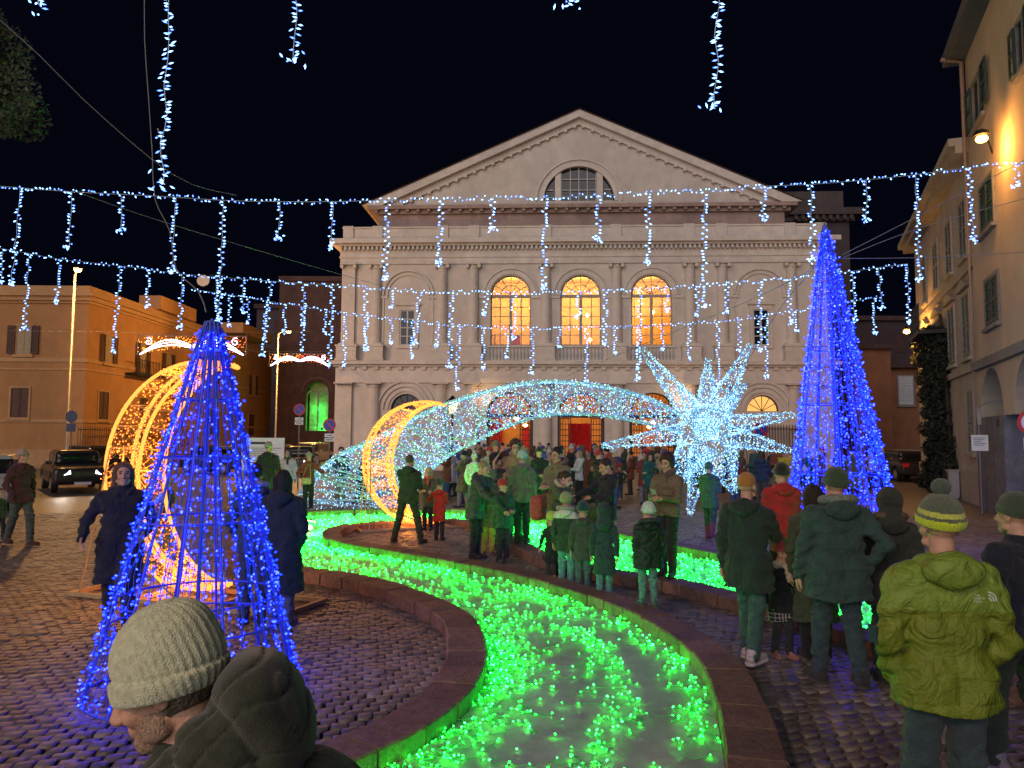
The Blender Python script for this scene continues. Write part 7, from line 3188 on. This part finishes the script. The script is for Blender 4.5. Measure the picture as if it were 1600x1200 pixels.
# grey stubble on cheek and chin
pr = [ell((0, -.03, -.046), (.0572, .0612, .0665)), ell((0, -.082, -.096), (.0252, .0212, .0190)), cap((-.05, -.02, -.075), (0, -.07, -.100), .0232), cap((.05, -.02, -.075), (0, -.07, -.100), .0232)]
V, F = sdf(pr, .0045, .016, lambda D, X, Y, Z: np.maximum(np.maximum(D + .0016 * np.sin(X * 400) * np.sin(Y * 380) * np.sin(Z * 420) + .0012 * np.sin(X * 90 + Z * 140) + np.maximum(0, .012 + (Z + .03 + .45 * (Y + .03))) * .12, Z + .03 + .45 * (Y + .03)), -(Y + .115)))
link('stubble', mesh_np('stubble', V @ sk['HR'].T * sk['hsz'] + hcn, F, [mat('grey_stubble', (.36, .26, .19), .8, 0, .5, 160, .6, 300)], True), NM)
pr = [ell(hcn + V3(0, .20, -.34), (.25, .17, .15)), ell(hcn + V3(-.16, .16, -.36), (.12, .13, .13)), ell(hcn + V3(.16, .16, -.36), (.12, .13, .13)),
      ell(hcn + V3(0, .30, -.33), (.22, .15, .17))]


def nm_post2(D, X, Y, Z):
    return D + .006 * np.sin((X - hcn[0]) * 22 + (Z - hcn[2]) * 30 + 1) * np.cos(Y * 26) + .009 * (1 - np.abs(np.sin((Z - hcn[2]) * 26 + Y * 16 + np.sin(X * 15)))) ** 7


V, F = sdf(pr, .008, .06, nm_post2)
link('padded_yoke', mesh_np('padded_yoke', V, F, [fabric((.032, .052, .028))], True), NM)
for k in (0, 1):
    mb = MB()
    mb.lathe([(.001, 0), (.007, .001), (.007, .004), (.001, .006)], 0, 0, 10)
    st = mb.build('press_stud', M_RIM, NM, smooth=True)
    st.location = hcn + V3(-.112, -.035 + .0, -.205 - .03 * k)
    st.rotation_euler = (0, R(-90), 0)

# ---- the crowd before the doors
COATS = [('black', (.02, .02, .023)), ('navy', (.02, .03, .08)), ('grey', (.17, .17, .19)), ('brown', (.15, .08, .05)), ('olive', (.10, .11, .055)), ('beige', (.38, .31, .22)),
         ('blue', (.05, .10, .34)), ('burgundy', (.20, .03, .04)), ('white', (.6, .6, .6)), ('dark green', (.02, .05, .03)), ('teal', (.02, .10, .11)), ('rust', (.2, .06, .03))]
HEADS = [('dark short hair', dict(hair='short', haircol=(.02, .012, .01))), ('long brown hair', dict(hair='long', haircol=(.06, .03, .018))), ('a black beanie', dict(hat='beanie', hatcol=BLACK)),
         ('a white pompom hat', dict(hat='beanie', hatcol=(.5, .5, .5), pom=(.55, .55, .55))), ('long blonde hair', dict(hair='long', haircol=(.35, .25, .13))), ('a red beanie', dict(hat='beanie', hatcol=(.4, .02, .02))),
         ('grey hair', dict(hair='short', haircol=(.25, .24, .23))), ('a raised hood', dict(hair='hood')), ('a blue beanie', dict(hat='beanie', hatcol=(.03, .07, .3)))]
combos = [(a, b_) for a in range(len(COATS)) for b_ in range(len(HEADS))]
random.shuffle(combos)
spots = []
fixed = [(700, 30), (716, 34), (735, 38), (757, 36), (715, 46), (820, 40), (848, 38), (858, 46), (880, 44), (895, 41), (912, 45), (930, 44), (945, 46), (962, 42), (968, 50),
         (985, 47), (1003, 43), (1018, 40), (1030, 46), (1060, 44), (1075, 38), (1135, 45), (1150, 52), (1175, 50), (1192, 54), (1214, 48), (1232, 46), (1262, 45), (1283, 42), (1310, 44),
         (1335, 46), (1360, 42), (1376, 40), (726, 58), (742, 62), (765, 60), (700, 52), (822, 55), (850, 58), (905, 55), (935, 60), (960, 58), (1015, 55), (1085, 50), (1048, 58), (1256, 55), (1330, 54), (1160, 44)]
for u, s in fixed:
    spots.append((u, s * .92))
for q in range(26):
    spots.append((RNG.uniform(690, 1060), RNG.uniform(25, 33)))
for q in range(33):
    spots.append((RNG.choice([RNG.uniform(815, 1035), RNG.uniform(700, 1240)]), RNG.uniform(34, 54)))
spots.sort(key=lambda q: q[1])
PLACE = [(760, 'by the left theatre door'), (860, 'between the left and middle theatre doors'), (940, 'before the middle theatre door'), (1030, 'before the right theatre door'),
         (1120, 'under the star'), (1240, 'by the gate right of the star'), (1500, 'behind the tall blue cone')]
POSES = [('down', 'down'), ('pocket', 'pocket'), ('front', 'front'), ('down', 'phone'), ('hip', 'pocket'), ('cross', 'cross')]
for i, (u, s) in enumerate(spots):
    a, b_ = combos[i % len(combos)]
    cn_, cc = COATS[a]
    hn_, hk = HEADS[b_]
    pl_ = [t_ for lim, t_ in PLACE if u < lim][0]
    H = 1.55 + .28 * ((i * 37) % 10) / 10
    if i % 9 == 4:
        H = 1.2
    kw = dict(coat=cc, hem=[.80, .62, .86, .5][i % 4], puff=(i % 5 == 0), legs=[(.02, .025, .04), (.05, .09, .2), BLACK, (.06, .05, .05), (.2, .2, .2)][i % 5], arms=POSES[i % 6],
              lod=2 if s > 40 else 3, stride=[0, .2, 0, .3][(i // 2) % 4], hyaw=(i * 53) % 50 - 25)
    kw.update(hk)
    x, y = ground_at(u, s)
    y = min(y, 44.2)
    x = (u - 800) / FPX * y
    person(x, y, H, (i * 97) % 360, '%s in %s %s with %s %s' % ('child' if H < 1.3 else 'person', cn_, ['jacket', 'coat', 'jacket', 'coat'][i % 4], hn_, pl_), group='crowd in front of the theatre', **kw)
x, y = ground_at(1226, 47)
person(x, y, 1.68, 0, 'person in a yellow jacket raising both arms to take a picture near the gate', coat=(.50, .42, .04), hem=.82, legs=(.3, .3, .3), arms=('up', 'up'), lod=2, hair='short')
